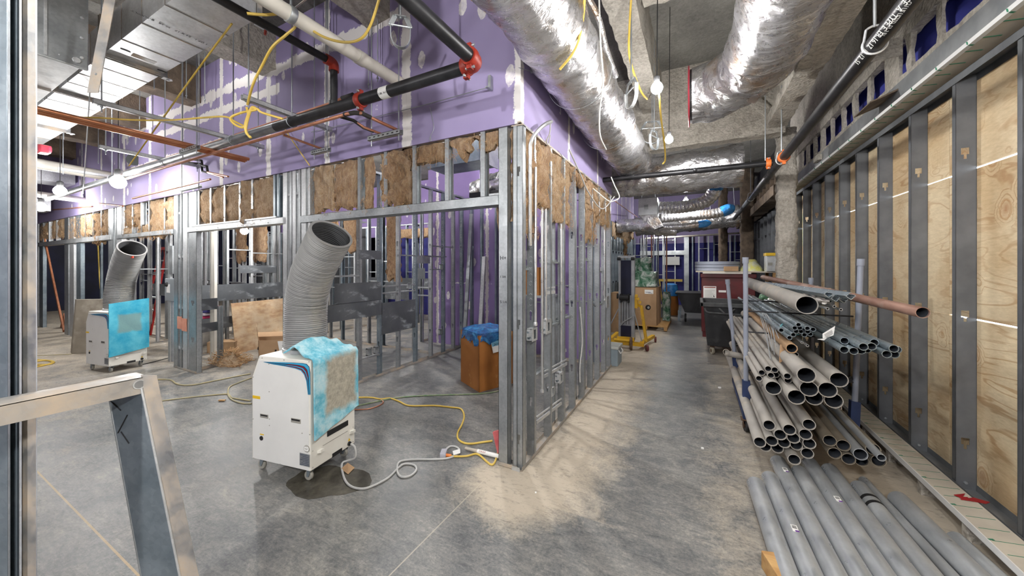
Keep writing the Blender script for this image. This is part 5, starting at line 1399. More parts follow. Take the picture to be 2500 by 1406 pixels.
def cooler(label, loc, ang, hose_pts, drape, red_tab=False, hose_r=.155):
    L, W, Hc, z0 = .585, .44, .905, .10
    root = thing('portable_air_cooler', label, 'air cooler', (0,0,0), 'portable air coolers')
    # local frame: x = along the side panel from the rear corner to the front, y = along the rear face, z up
    R = frame(loc, ang)
    def tr(s):
        s.v = [tuple(R @ Vector(p)) for p in s.v]; return s
    prof = [(0,0,z0),(L,0,z0),(L,0,.735),(L-.075,0,Hc),(0,0,Hc)]
    body = tr(MB().prism(prof, (0,W,0))).build('body', M['cooler_white'], root, bevel=.006)
    def deco(s, name, mat, par=None, **k): return tr(s).build(name, M[mat] if isinstance(mat,str) else mat, par or body, **k)
    # side panel (y = 0 face) let into the shell
    deco(MB().prism([(.012,-.003,.105),(L-.012,-.003,.105),(L-.012,-.003,.73),(L-.082,-.003,.872),(.012,-.003,.872)], (0,.004,0)), 'side_panel', 'cooler_panel', root, bevel=.0015)
    def face(zx, zy):
        x = (658-zx)/(658-205)*L; yt = 265+(zx-205)/(658-205)*60; sc = (815+(zx-205)/453*45)/(Hc-z0)
        return x, Hc-(zy-yt)/sc
    def poly(pts, name, mat, y=-.0045):
        deco(MB().prism([(face(*p)[0], y, face(*p)[1]) for p in pts], (0,.0018,0)), name, mat)
    # swoosh decal
    out = [(302,322),(420,328),(520,333),(600,339),(632,346),(652,368),(660,420),(662,585)]
    inn = [(302,325),(380,345),(470,362),(545,380),(590,398),(615,430),(632,480),(644,585)]
    def between(a, b): return [(x0+(x1-x0)*a, y0+(y1-y0)*a) for (x0,y0),(x1,y1) in zip(out,inn)], [(x0+(x1-x0)*b, y0+(y1-y0)*b) for (x0,y0),(x1,y1) in zip(out,inn)]
    def band(a, b, mat, y, n0=0, n1=8):
        A, B = between(a, b); A, B = A[n0:n1], B[n0:n1]
        s = MB()
        for i in range(len(A)-1):
            q = [A[i],A[i+1],B[i+1],B[i]]
            if i == 0 and n0 == 0: q = [A[0],A[1],B[1]]
            s.prism([(face(*p)[0], y, face(*p)[1]) for p in q], (0,.0012,0))
        deco(s, 'swoosh_decal', mat)
    band(0,1,'navy_stripe',-.0044); band(.05,.36,'cyan_stripe',-.0052); band(.42,.58,'maroon_stripe',-.0052,2,7); band(.62,.74,'cyan_stripe',-.0052); band(.78,.88,'maroon_stripe',-.0052,2,7); band(.90,.99,'cyan_stripe',-.0052)
    for (x0,y0,x1,y1) in ((275,728,340,770),(518,764,590,812)):
        (a, zt), (b, zb) = face(x0,y0), face(x1,y1)
        deco(MB().box((b,-.006,zb),(a,-.002,zt)), 'recess_handle', 'handle_grey', bevel=.002)
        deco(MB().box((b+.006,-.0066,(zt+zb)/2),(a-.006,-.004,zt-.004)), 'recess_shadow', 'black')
    (a, zt), (b, zb) = face(213,583), face(274,616); deco(MB().box((b,-.005,zb),(a,-.003,zt)), 'caution_label', 'yellow_label')
    (a, zt), (b, zb) = face(274,886), face(304,900); deco(MB().box((b,-.005,zb),(a,-.003,zt)), 'caution_label', 'yellow_label')
    x, z = face(285,922); deco(MB().lathe([(.017,0),(.017,.004),(.006,.005)], (x,-.003,z), (0,-1,0), 16), 'drain_port', 'black')
    x, z = face(634,1005); bd = deco(MB().lathe([(.026,0),(.026,.003)], (x,-.003,z), (0,-1,0), 24), 'round_badge', 'handle_grey')
    deco(MB().lathe([(.022,0),(.022,.001)], (x,-.0062,z), (0,-1,0), 24), 'badge_face', 'paper_tag')
    deco(MB().box((x-.015,-.0078,z-.001),(x+.015,-.007,z+.003)).box((x-.008,-.0078,z-.006),(x+.008,-.007,z-.004)).box((x-.011,-.0078,z+.016),(x+.011,-.007,z+.02)).box((x-.011,-.0078,z-.02),(x+.011,-.007,z-.016)), 'badge_print', 'handle_grey')
    (a, zt), (b, zb) = face(583,1036), face(655,1148); deco(MB().box((b,-.005,zb),(a,-.003,zt)), 'data_plate', 'data_plate')
    s = MB()
    for i in range(7): z = zb+(zt-zb)*(i+.6)/7.6; s.box((b+.006,-.0056,z),(a-.006-(i%3)*.012,-.0049,z+.003))
    q = deco(s, 'data_plate_print', 'navy_stripe'); q['kind'] = 'stuff'
    s = MB()
    for (px_, py_) in ((345,342),(463,312),(650,329),(347,558),(349,772),(216,440),(216,770),(349,823),(600,885),(656,895),(220,1078),(433,1127),(290,292),(262,290)):
        x, z = face(px_,py_); s.lathe([(.0045,0),(.003,.003)], (x,-.003,z), (0,-1,0), 6)
    q = deco(s, 'screw', 'handle_grey'); q['kind'] = 'stuff'
    # front grille edge and rear face fittings (rear = x 0)
    deco(MB().box((L-.001,.02,.38),(L+.012,W-.02,.60)), 'front_grille', 'black', root)
    deco(MB().box((-.006,.15,.285),(.0,.36,.325)), 'intake_slot', 'black', root)
    for y in (.08,.40):
        deco(MB().prism([(0,y-.02,.20),(-.03,y-.016,.207),(-.03,y+.016,.207),(0,y+.02,.20)], (0,0,.022)), 'cord_hook', 'cooler_white', root)
    deco(MB().box((-.003,.11,.235),(.0,.36,.238)), 'panel_seam', 'handle_grey', root)
    deco(MB().lathe([(.018,0),(.016,.012),(.010,.013)], (0,.375,.125), (-1,0,0), 14), 'cord_gland', 'black', root)
    deco(MB().prism([(-.002,.362,.148),(-.002,.388,.148),(-.002,.375,.172)], (-.001,0,0)), 'warning_triangle', 'yellow_label', root)
    deco(MB().box((-.002,.20,.098),(.03,.30,.128)), 'base_notch', 'black', root)
    s = MB()
    for y, z in ((.02,.86),(.02,.24),(.42,.24),(.42,.42),(.42,.55),(.23,.36),(.02,.12),(.42,.12)): s.lathe([(.0045,0),(.003,.003)], (0,y,z), (-1,0,0), 6)
    q = deco(s, 'screw', 'handle_grey', root); q['kind'] = 'stuff'
    for (x, y) in ((.05,.05),(L-.06,.05),(.05,W-.05),(L-.06,W-.05)):
        fk = deco(MB().box((x-.03,y-.03,.092),(x+.03,y+.03,.10)).prism([(x-.022,y-.018,.095),(x+.02,y-.018,.095),(x+.026,y-.018,.03),(x+.008,y-.018,.03)], (0,.004,0)).prism([(x-.022,y+.014,.095),(x+.02,y+.014,.095),(x+.026,y+.014,.03),(x+.008,y+.014,.03)], (0,.004,0)), 'caster', 'galv_blue', root)
        deco(MB().lathe([(.012,-.012),(.032,-.012),(.036,-.006),(.036,.006),(.032,.012),(.012,.012)], (x+.017,y,.036), (0,1,0), 16), 'wheel', 'handle_grey', fk, smooth=True)
    # ribbed hose
    P = smooth_path(hose_pts, 10); out_ = [P[0]]
    for a, b in zip(P, P[1:]):
        n = max(1, round((b-a).length/.0032))
        for i in range(1, n+1): out_.append(a.lerp(b, i/n))
    per = .0152; acc = 0; rs = []
    for i, p in enumerate(out_):
        if i: acc += (p-out_[i-1]).length
        rs.append(hose_r + .0042*math.sin(2*PI*acc/per))
    hose = MB().tube(out_, rs, 44, caps=False).build('ribbed_hose', M['hose_grey'], root, smooth=True, autosmooth=80)
    MB().tube(out_, [r-.012 for r in rs], 32, caps=False).build('hose_lining', M['hose_dark'], hose, smooth=True)
    d = (out_[-1]-out_[-5]).normalized(); b0 = (out_[4]-out_[0]).normalized()
    MB().lathe([(hose_r-.014,0),(hose_r-.014,.006),(hose_r+.004,.006),(hose_r+.005,-.004)], out_[-1], d, 44, caps=False).build('hose_rim', M['hose_grey'], hose, smooth=True)
    MB().lathe([(hose_r+.012,0),(hose_r+.012,.028),(hose_r+.004,.032)], (out_[0].x,out_[0].y,Hc), n=40, caps=False).build('hose_collar', M['galv_bright'], root, smooth=True)
    if red_tab:
        x = d.cross(Vector((0,0,1))).normalized(); y = x.cross(d)
        q = out_[-1]-d*.02 + x*(.03) - y*(hose_r+.006) if y.z > 0 else out_[-1]-d*.02 + x*.03 + y*(hose_r+.006)
        MB().obox(q, (.05,.012,.03), ang).build('red_tab', pbr('red_tape_tab',(.6,.06,.03),None,rough=.5), hose)
    drape(root, R)
    return root
def drape1(root, R):
    """fleece folded over the rear top edge: a loose flap on top, the soiled sheet down the rear face"""
    W = .44
    path = [(.30,.925),(.24,.955),(.19,.985),(.15,.975),(.11,.945),(.07,.926),(.03,.922),(-.004,.917),(-.022,.895),(-.027,.85),(-.028,.7),(-.028,.60),(-.030,.50),(-.032,.44),(-.034,.385)]
    P = smooth_path([(a,0,b) for a,b in path], 6)
    s = MB(); nv = len(P)-1; nu = 30
    for side in (0, 1):
        def fn(u, v):
            p = P[int(round(v*nv))]; y = .0 + u*(W-.004)
            # top flap is only partly across, slanted lower edge
            k = v
            z = p.z; x = p.x
            if k < .5:
                f = (0.5-k)/.5
                y = y*(1-.12*f)+.03*f
                z += .035*f*math.sin(u*PI*1.3)*1.2 + .012*noise.noise(Vector((u*5,k*9,1)))
            else:
                f = (k-.5)/.5
                z -= (.055*(1-u))*f*f - .045*u*f*f*f
            w = noise.fractal(Vector((u*4,v*7,2.2)),1,2,3)*.006
            q = Vector((x - w*(1 if k>.45 else 0) - (.0 if side else .012)*(1 if k>.45 else 0), y, z + (0 if side else .012)*(1 if k<=.45 else 0) + w*(1 if k<.45 else 0)))
            return q
        s.grid(fn, nu, nv)
    n0 = (nu+1)*(nv+1)
    for i in range(nu):
        s.f.append((i, i+1, n0+i+1, n0+i)); b = nv*(nu+1); s.f.append((b+i, b+i+1, n0+b+i+1, n0+b+i))
    for j in range(nv):
        a = j*(nu+1); s.f.append((a, a+nu+1, n0+a+nu+1, n0+a)); a += nu; s.f.append((a, a+nu+1, n0+a+nu+1, n0+a))
    s.v = [tuple(R @ Vector(p)) for p in s.v]
    s.build('filter_fleece', filter_mat_1, root, smooth=True, autosmooth=80)
def swap_axes_filter(name, cy, cz, ry, rz):
    t = NT(name); v = t.coord(); Q = t.xyz(v); ca, sa = math.cos(math.radians(9.6)), math.sin(math.radians(9.6))
    X = [t.math('ADD', t.math('MULTIPLY', Q[0], -ca), t.math('MULTIPLY', Q[1], -sa)), t.math('ADD', t.math('MULTIPLY', Q[0], -sa), t.math('MULTIPLY', Q[1], ca)), Q[2]]
    t.depth = X[0]
    base = t.ramp(t.noise(v, 7, 7, .7), [(.3, srgb(60,150,180)), (.44, srgb(110,186,206)), (.56, srgb(170,214,224)), (.68, srgb(206,226,230))])
    u = t.math('DIVIDE', t.math('ABSOLUTE', t.math('SUBTRACT', X[1], cy)), ry); w = t.math('DIVIDE', t.math('ABSOLUTE', t.math('SUBTRACT', X[2], cz)), rz)
    m = t.math('ADD', t.math('MAXIMUM', u, w), t.math('MULTIPLY', t.math('SUBTRACT', t.noise(v, 9, 6, .7), .5), .5))
    f = t.ramp(m, [(.78, 1.0), (1.02, 0.0)])
    soil = t.ramp(t.noise(v, 30, 6, .7), [(.35, srgb(150,146,132)), (.65, srgb(186,180,164))])
    return t, base, soil, f
t, base, soil, f = swap_axes_filter('blue_filter_fleece', .02, .0, .17, .235)
t.color(t.mix(t.math('MULTIPLY', f, t.math('LESS_THAN', t.depth, -.08)), base, soil)).set(rough=.95); t.bump(t.noise(t.coord(), 60, 5, .7), .5, .006)
filter_mat_1 = t.m
t, base, soil, f = swap_axes_filter('blue_filter_sheet', .0, .06, .15, .15)
base2 = t.ramp(t.noise(t.coord(), 6, 5, .6), [(.35, srgb(40,156,190)), (.65, srgb(92,186,208))])
t.color(t.mix(t.math('MULTIPLY', f, .75), base2, srgb(128,150,140))).set(rough=.9); t.bump(t.noise(t.coord(), 60, 5, .7), .4, .006)
filter_mat_2 = t.m
def drape2(root, R):
    W = .44; s = MB()
    for side in (0,1):
        s.grid(lambda u, v: Vector((-.02-(.012 if side else 0)-.03*v*v*(1-v)-.004*noise.noise(Vector((u*4,v*5,9))), -.012+u*(W+.02), 1.03-.02*math.sin(u*2)*0+.05*u*(1-v)+.0 - v*(.79+.0*u) + .06*u*v)), 22, 26)
    n0 = 23*27
    for i in range(22): s.f.append((i,i+1,n0+i+1,n0+i)); b = 26*23; s.f.append((b+i,b+i+1,n0+b+i+1,n0+b+i))
    for j in range(26): a = j*23; s.f.append((a,a+23,n0+a+23,n0+a)); a += 22; s.f.append((a,a+23,n0+a+23,n0+a))
    s.v = [tuple(R @ Vector(p)) for p in s.v]
    s.build('filter_sheet', filter_mat_2, root, smooth=True, autosmooth=80)
A1 = math.radians(9.6)
cooler('white portable air cooler nearest the camera with soiled blue fleece draped over its back', (-2.49,1.597,0), A1,
       [Vector((-2.865,1.80,.905)), Vector((-2.865,1.80,1.08)), onT(749,735,2.92), onT(762,672,2.87), onT(786,617,2.80), onT(809,572,2.73)], drape1)
d2 = Vector((-7.71,1.866,0))-Vector((-2.49,1.597,0))
b2 = Vector((-2.865,1.80,.905))+d2
cooler('white portable air cooler standing farther back with a flat clean blue sheet on its rear', (-7.71,1.866,0), A1,
       [b2, b2+Vector((-.02,0,.2)), onT(298,680,5.62), onT(309,640,5.55), onT(323,606,5.45)], drape2, red_tab=True, hose_r=.165)
# ---------------------------------------------------------------- pipe cart on the right and its load
M['cart_blue'] = pbr('blue_cart_paint', srgb(44,62,104), srgb(36,50,86), 5, .5)
M['cart_grey'] = pbr('grey_blue_plastic_sleeve', srgb(150,156,170), srgb(140,146,160), 4, .5)
M['rust'] = pbr('rusty_caster', srgb(116,92,72), srgb(84,66,54), 14, .7, .3)
C = thing('pipe_cart', 'wheeled pipe rack with grey sleeved posts and blue sockets, loaded with tubes', 'cart', (.8,4.7,0))
def post(base, top, name='post', socket=.5):
    base, top = Vector(base), Vector(top); d = (top-base).normalized()
    MB().tube([base+d*.25, top], .021, 14).build(name, M['cart_grey'], C, smooth=True)
    MB().tube([top-d*.06, top], .026, 14).build('post_cap', M['cart_grey'], C, smooth=True)
    s = MB(); s.bar(base, base+d*socket, .062, .062); s.build('socket', M['cart_blue'], C)
pf = onZ(1822,1032,.14); pl = Vector((.42,4.06,.14))
post((.425,4.07,.13), onY(1820,628,4.07), socket=.36)
post((.455,5.25,.13), onY(1776,682,5.22), socket=.34)
post((1.20,4.07,.13), onY(2102,632,4.1), socket=.3)
post((1.20,5.28,.13), onY(1980,678,5.32), socket=.3)
for y in (4.07, 5.26):
    MB().box((.40,y-.03,.12),(1.23,y+.03,.17)).build('cross_beam', M['cart_blue'], C)
    for z in (.62, .99, 1.19):
        MB().tube([(.43,y,z-.03),(1.20,y,z-.03)], .007, 8).build('shelf_arm', M['black_pipe'], C)
for x in (.43, 1.2): MB().box((x-.03,4.07,.12),(x+.03,5.26,.17)).build('side_beam', M['cart_blue'], C)
for x, y in ((.425,4.07),(.455,5.26),(1.2,4.07),(1.2,5.26)):
    k = MB().box((x-.045,y-.045,.112),(x+.045,y+.045,.122)).prism([(x-.028,y-.03,.112),(x-.028,y+.03,.112),(x-.028,y+.012,.04),(x-.028,y-.03,.04)], (.006,0,0)).prism([(x+.022,y-.03,.112),(x+.022,y+.03,.112),(x+.022,y+.012,.04),(x+.022,y-.03,.04)], (.006,0,0)).build('caster', M['rust'], C)
    w = MB().lathe([(.018,-.016),(.05,-.018),(.056,-.01),(.056,.01),(.05,.018),(.018,.016)], (x,y-.012,.057), (1,.25,0), 20).build('wheel', M['black'], k, smooth=True)
    MB().lathe([(.018,-.02),(.018,.02)], (x,y-.012,.057), (1,.25,0), 10).build('hub', M['rust'], k)
bend = MB().tube(smooth_path([(1.20,4.1,.62),(1.12,4.0,.60),(1.0,3.98,.60),(.8,3.98,.6)],6), .016, 8).build('bent_rail', M['black_pipe'], C, smooth=True)

Zc = 2.604
def loadpipe(nm, label, zx, zy, Yend, Ylen, dia, mat, group, dx=0, dz=0, hollow=None, n=16, cat='pipe'):
    """zx,zy: centre of the open end as measured; Yend its depth; the tube runs back along the cart"""
    x, y = 1770+zx/Zc, 640+zy/Zc
    p = PLACED.get((zx, zy)) or onY(x, y, Yend)
    if (zx, zy) in PLACED: dx = dz = 0; Ylen += Yend-p.y
    q = p + Vector((dx, Ylen, dz))
    T = thing(nm, label, cat, (p+q)/2, group)
    r = dia/2; h = hollow or max(.003, r*.1)
    MB().tube([p, q], r, n, hollow=h).build('tube', M[mat], T, smooth=True, autosmooth=50)
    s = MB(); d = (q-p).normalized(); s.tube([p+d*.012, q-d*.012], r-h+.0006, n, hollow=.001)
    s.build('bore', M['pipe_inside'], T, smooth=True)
    return T
PLACED = {}
def settle(items, Y0, zmin, push=240):
    """items: (key, zx, zy, dia). Spreads the parallel tubes so that none runs through another; keeps each open end on its sight line"""
    P = []
    for key, zx, zy, dia in items:
        p = onY(1770+zx/Zc, 640+zy/Zc, Y0); P.append([p.x, p.z, dia/2, key, 640+zy/Zc])
    for _ in range(push):
        for i in range(len(P)):
            for j in range(i):
                dx, dz = P[i][0]-P[j][0], P[i][1]-P[j][1]; m = P[i][2]+P[j][2]+.001; d = math.hypot(dx, dz) or 1e-4
                if d < m:
                    k = (m-d)/2/d; P[i][0] += dx*k; P[i][1] += dz*k; P[j][0] -= dx*k; P[j][1] -= dz*k
            P[i][1] = max(P[i][1], zmin+P[i][2])
    for X, Z, r, key, py in P:
        dep = (Z-H)*FPX/(HYP-py); Y = (dep + X*SY)/CY
        PLACED[key] = Vector((X, min(max(Y, Y0-.45), Y0+.45), Z))
def rank_labels(pts, noun, where):
    """names each open end by its row (from the top) and its place in the row"""
    idx = sorted(range(len(pts)), key=lambda i: pts[i][1]); rows = []
    for i in idx:
        if rows and abs(pts[rows[-1][0]][1]-pts[i][1]) < 26: rows[-1].append(i)
        else: rows.append([i])
    out = {}
    for r, row in enumerate(rows):
        row.sort(key=lambda i: pts[i][0])
        for c, i in enumerate(row):
            out[i] = '%s %s, %s row down, %s from the aisle' % (noun, where, ORD[r], ORD[c])
    return out
# lowest tier, grey dusty pipes
low = [(285,1037),(390,1065),(521,1032),(486,1095),(425,1118),(347,1097),(273,1145),(318,1136),(375,1148),(455,1162),(520,1153),(272,1172),(335,1182),(440,1255),(506,1215)]
right = [(672,1135),(746,1165),(700,1215),(805,1252),(876,1222),(912,1190),(880,1262),(957,1264)]
settle([((a,b),a,b,.078) for a,b in low]+[((a,b),a,b,.078) for a,b in right], 3.2, .155)
lab = rank_labels(low, 'dusty grey pipe', 'low on the cart')
dep = {13: 3.05, 14: 3.2}
for i, (a, b) in enumerate(low):
    Yd = dep.get(i, 3.36 - .0011*(b-1037) + .04*(i%3))
    loadpipe('steel_pipe', lab[i], a, b, Yd, 2.9, .078, 'pipe_dusty', 'dusty pipes low on the cart', hollow=.0045, dx=-.03)
right = [(672,1135),(746,1165),(700,1215),(805,1252),(876,1222),(912,1190),(880,1262),(957,1264)]
lab = rank_labels(right, 'brownish dusty pipe', 'low by the wall')
for i, (a, b) in enumerate(right):
    Yd = 3.12 - .0006*(a-672) + .03*(i%2)
    loadpipe('steel_pipe', lab[i], a, b, Yd, 3.0, .078, 'pipe_brown' if i!=4 else 'pipe_galv', 'brownish pipes low by the wall', hollow=.004, dx=-.05, dz=.10)
loadpipe('steel_pipe', 'slim grey tube lying on the floor by the curb beside the cart', 995, 1243, 3.02, 2.6, .045, 'pipe_galv', None, dx=-.02, dz=.04)
# middle tier, wide pipes
mid = [(462,738),(560,748),(520,812),(424,805),(313,800),(380,858),(462,862),(560,880)]
sm = [(240,703),(268,678),(315,685),(282,720),(322,716),(248,740),(372,725),(393,752)]
settle([((a,b),a,b,.102) for a,b in mid]+[((a,b),a,b,.045) for a,b in sm]+[((417,548),417,548,.075)], 3.4, .64)
lab = rank_labels(mid, 'wide dusty pipe', 'on the middle shelf')
for i, (a, b) in enumerate(mid):
    Yd = 3.40 - .05*(i in (7,)) - .02*(i%3)
    loadpipe('steel_pipe', lab[i], a, b, Yd, 2.9, .102, 'pipe_dusty', 'wide pipes on the middle shelf', hollow=.004, dx=-.04, dz=.03)
sm = [(240,703),(268,678),(315,685),(282,720),(322,716),(248,740),(372,725),(393,752)]
lab = rank_labels(sm, 'slim conduit', 'above the wide dusty pipes')
for i, (a, b) in enumerate(sm):
    Yd = 3.46 + .03*(i%3)
    loadpipe('conduit_length', lab[i], a, b, Yd, 2.95, .045, 'pipe_dusty', 'slim dusty conduits on the middle shelf', dx=-.02, dz=.03)
for i in range(11):   # their staggered rear ends show as a row of round tips
    pass
T = loadpipe('cardboard_tube', 'torn brown cardboard tube lying over the middle shelf of the cart', 417, 548, 3.5, 2.6, .075, 'cardboard', None, dx=-.1, dz=.05, hollow=.006, cat='tube')
p = onY(1770+370/Zc, 640+540/Zc, 3.5)
MB().prism([p+Vector((-.02,0,.02)), p+Vector((.02,-.01,.02)), p+Vector((.0,-.02,-.10)), p+Vector((-.03,-.02,-.13))], (0,.004,0)).build('torn_flap', M['cardboard'], T)
# upper tier, bright conduits
up = [(459,398),(444,419),(478,418),(507,421),(543,428),(462,440),(491,440),(519,442),(543,458),(515,463)]
lo = [(358,433),(441,462),(420,481)]
big = [(738,500),(845,512),(756,538),(812,536),(855,554),(900,550),(952,556),(707,557),(752,565),(797,562),(888,585),(935,586)]
settle([((a,b),a,b,.034) for a,b in up+lo]+[((a,b),a,b,.049) for a,b in big], 3.45, 1.0)
lab = rank_labels(up, 'bright thin conduit', 'in the taped bundle')
for i, (a, b) in enumerate(up):
    loadpipe('conduit_length', lab[i], a, b, 3.62+.02*(i%2), 3.0, .034, 'pipe_emt', 'thin conduits in the taped bundle', dx=-.05, dz=.03)
lo = [(358,433),(441,462),(420,481)]
for i, (a, b) in enumerate(lo):
    loadpipe('conduit_length', ['single thin conduit left of the taped bundle','thin conduit just under the taped bundle, upper of two','thin conduit just under the taped bundle, lower of two'][i], a, b, 3.6, 3.0, .034, 'pipe_emt', 'thin conduits beside the taped bundle', dx=-.05, dz=.04)
for i, (a, b, dd) in enumerate(((450,538,.022),(452,587,.034),(490,511,.016),(525,531,.019))):
    loadpipe('conduit_length', ['pencil thin conduit next to the cardboard tube mouth','short grey conduit stub under the cardboard tube mouth','white tipped rod poking out below the bundle, upper one','white tipped rod poking out below the bundle, longer one'][i], a, b, 3.5-.1*(i>1), 2.8, dd, 'conduit', 'odd thin tubes on the upper shelf', dx=-.05, dz=.06)
big = [(738,500),(845,512),(756,538),(812,536),(855,554),(900,550),(952,556),(707,557),(752,565),(797,562),(888,585),(935,586)]
lab = rank_labels(big, 'dark galvanised tube', 'on the upper shelf')
for i, (a, b) in enumerate(big):
    Yd = 3.36 - .0007*(a-707)
    loadpipe('steel_pipe', lab[i], a, b, Yd, 3.1, .049, 'pipe_emt', 'galvanised tubes on the upper shelf', dx=-.12, dz=.05)
# top load
T = loadpipe('steel_pipe', 'fat dusty white pipe resting highest on the cart', 520, 272, 3.45, 2.9, .1415, 'pipe_dusty', None, dx=-.06, dz=.05, hollow=.006, n=28)
T = loadpipe('copper_tube', 'long dusty copper tube sticking out furthest from the cart top', 1258, 321, 2.88, 3.3, .064, 'copper_dusty', None, dx=-.30, dz=.10, n=22)
p = onY(1770+1258/Zc, 640+321/Zc, 2.882)
settle([((a,b),a,b,.05) for a,b in ((625,203),(640,226),(690,228),(712,250),(738,238),(700,215))]+[('fat',520,272,.16)], 3.42, 1.18)
for i, (a, b, rot) in enumerate(((625,203,.8),(640,226,.8),(690,228,.7),(712,250,.7),(738,238,.7),(700,215,.7))):
    q = PLACED[(a,b)]
    T = thing('strut_length', ['slotted strut channel on the cart top, end nearest the fat pipe','strut channel directly below the first, purple marked end','middle strut channel of the cart top pile','lowest strut channel of the cart top pile','strut channel of the cart top pile nearest the copper tube','strut channel lying flat between the others on the cart top'][i], 'strut', q, 'strut channels on the cart top')
    s = MB(); w = .038; t = .003
    M4 = Matrix.Translation(q) @ Matrix.Rotation(.035,4,'Z') @ Matrix.Rotation(-.015,4,'X') @ Matrix.Rotation(rot,4,'Y')
    s.box((-w/2,0,-w/2),(-w/2+t,2.7,w/2),M4); s.box((w/2-t,0,-w/2),(w/2,2.7,w/2),M4); s.box((-w/2,0,-w/2),(w/2,2.7,-w/2+t),M4); s.box((-w/2,0,w/2-t),(-w/2+.01,2.7,w/2),M4); s.box((w/2-.01,0,w/2-t),(w/2,2.7,w/2),M4)
    s.build('channel', M['pipe_emt'], T)
for i, (a, b) in enumerate(((696,281),(738,302),(652,296))):
    loadpipe('conduit_length', ['thin conduit below the strut pile on the cart top','slimmest conduit lowest below the strut pile','dark mouthed thin tube beside the fat white pipe'][i], a, b, 3.4, 2.8, .02, 'conduit', 'thin conduits on the cart top', dx=-.1, dz=.04)
# crumpled clear film next to the fat pipe
p = onY(1770+625/Zc, 640+265/Zc, 3.42)
film = pbr('milky_plastic_film', srgb(214,210,204), srgb(190,184,176), 9, .35, 0, 16, .8, bdist=.02)
s = MB()
for k in range(4):
    c = p + Vector((.02-.005*k, .12+.16*k, .02+.01*k))
    s.grid(lambda u, v: c + Vector((math.cos(u*2*PI)*math.sin(v*PI)*.035, math.sin(u*2*PI)*math.sin(v*PI)*.12, math.cos(v*PI)*.028))*(1+.7*noise.noise(Vector((u*6,v*6,k)))), 14, 8)
tag(s.build('plastic_wrap', film, None, smooth='merge', autosmooth=50), 'crumpled milky plastic wrap stuffed beside the fat white pipe', 'wrap')
# slotted strut pair low on the middle shelf by the wall
for i, (a, b) in enumerate(((655,893),(720,917))):
    q = onY(1770+a/Zc, 640+b/Zc, 3.45-.05*i)
    T = thing('strut_length', ['slotted strut length sticking out by the right post, nearer the wide pipes','slotted strut length sticking out by the right post, outermost'][i], 'strut', q, 'slotted struts by the post')
    s = MB(); w = .042; t = .003
    M4 = Matrix.Translation(q) @ Matrix.Rotation(.03,4,'Z') @ Matrix.Rotation(.02,4,'X')
    s.box((-w/2,0,-w/2),(-w/2+t,2.6,w/2),M4); s.box((w/2-t,0,-w/2),(w/2,2.6,w/2),M4); s.box((-w/2,0,w/2-t),(w/2,2.6,w/2),M4); s.box((-w/2,0,-w/2),(-w/2+.012,2.6,-w/2+t),M4); s.box((w/2-.012,0,-w/2),(w/2,2.6,-w/2+t),M4)
    s.build('channel', M['galv_dusty'], T)
    s = MB()
    for k in range(26): s.box((-.008,.03+.1*k,w/2),(.008,.075+.1*k,w/2+.001),M4)
    k_ = s.build('slot', M['black'], T); k_['kind'] = 'stuff'
# white wires tied over the conduits
for i in range(7):
    a = onY(1770+(215+8*i)/Zc, 640+(310+3*i)/Zc, 4.6-.1*i); b = onY(1770+(300+i*7-20*(i%2))/Zc, 640+(640-26*i)/Zc, 3.55)
    T = thing('wire_length', '%s loose bright wire fanned across the slim conduits, counted from the corridor side' % ORD[i], 'wire', b, 'loose bright wires on the cart')
    MB().tube(smooth_path([a, a.lerp(b,.5)+Vector((.01*(i%3),0,.02)), b],5), .0035, 6).build('strand', M['galv_bright'], T, smooth=True)
# turquoise tape round the conduit bundle, white tag on the tubes
c = onY(1770+410/Zc, 640+405/Zc, 3.85)
tape = pbr('turquoise_tape', srgb(120,190,200), None, rough=.5)
tag(MB().tube([c+Vector((.085*math.cos(a)+.02,0,.055*math.sin(a)-.02)) for a in [2*PI*i/20 for i in range(21)]], .006, 6).build('bundle_tape', tape), 'turquoise tape tied round the thin conduit bundle', 'tape')
c = onY(1770+655/Zc, 640+450/Zc, 3.30); 
T = thing('paper_tag', 'white shipping tag tied on the dark galvanised tubes', 'tag', c)
MB().prism([onY(1770+x/Zc,640+y/Zc,3.30) for x,y in ((620,455),(700,405),(695,440),(690,465),(622,488))], (0,.002,0)).build('tag_sheet', M['paper_tag'], T)
MB().prism([onY(1770+x/Zc,640+y/Zc,3.30) for x,y in ((586,490),(622,486),(660,472),(630,497))], (0,.002,0)).build('tag_fold', M['paper_tag'], T)
MB().prism([onY(1770+x/Zc,640+y/Zc,3.31) for x,y in ((700,405),(712,380),(735,385),(716,402))], (0,.002,0)).build('tag_clip', M['black'], T)
s = MB()
for k in range(4): s.bar(onY(1770+(632+k*4)/Zc,640+(462+k*6)/Zc,3.2985), onY(1770+(680+k*2)/Zc,640+(432+k*7)/Zc,3.2985), .004, .001)
q = s.build('tag_print', M['ink'], T); q['kind'] = 'stuff'
# pale short pipe lying crosswise at the back of the cart
loadpipe('steel_pipe', 'short pale pipe poking out crosswise behind the rear cart post', 8, 572, 5.05, .02, .07, 'pipe_dusty', None)
T = thing('steel_pipe', 'short pale pipe lying across under the rear of the load', 'pipe', (.4,5,.35)); a, b = onY(1770,862,5.1), onY(1815,880,5.0); MB().tube([a,b+Vector((.3,.1,0))], .036, 14).build('tube', M['pipe_dusty'], T, smooth=True)

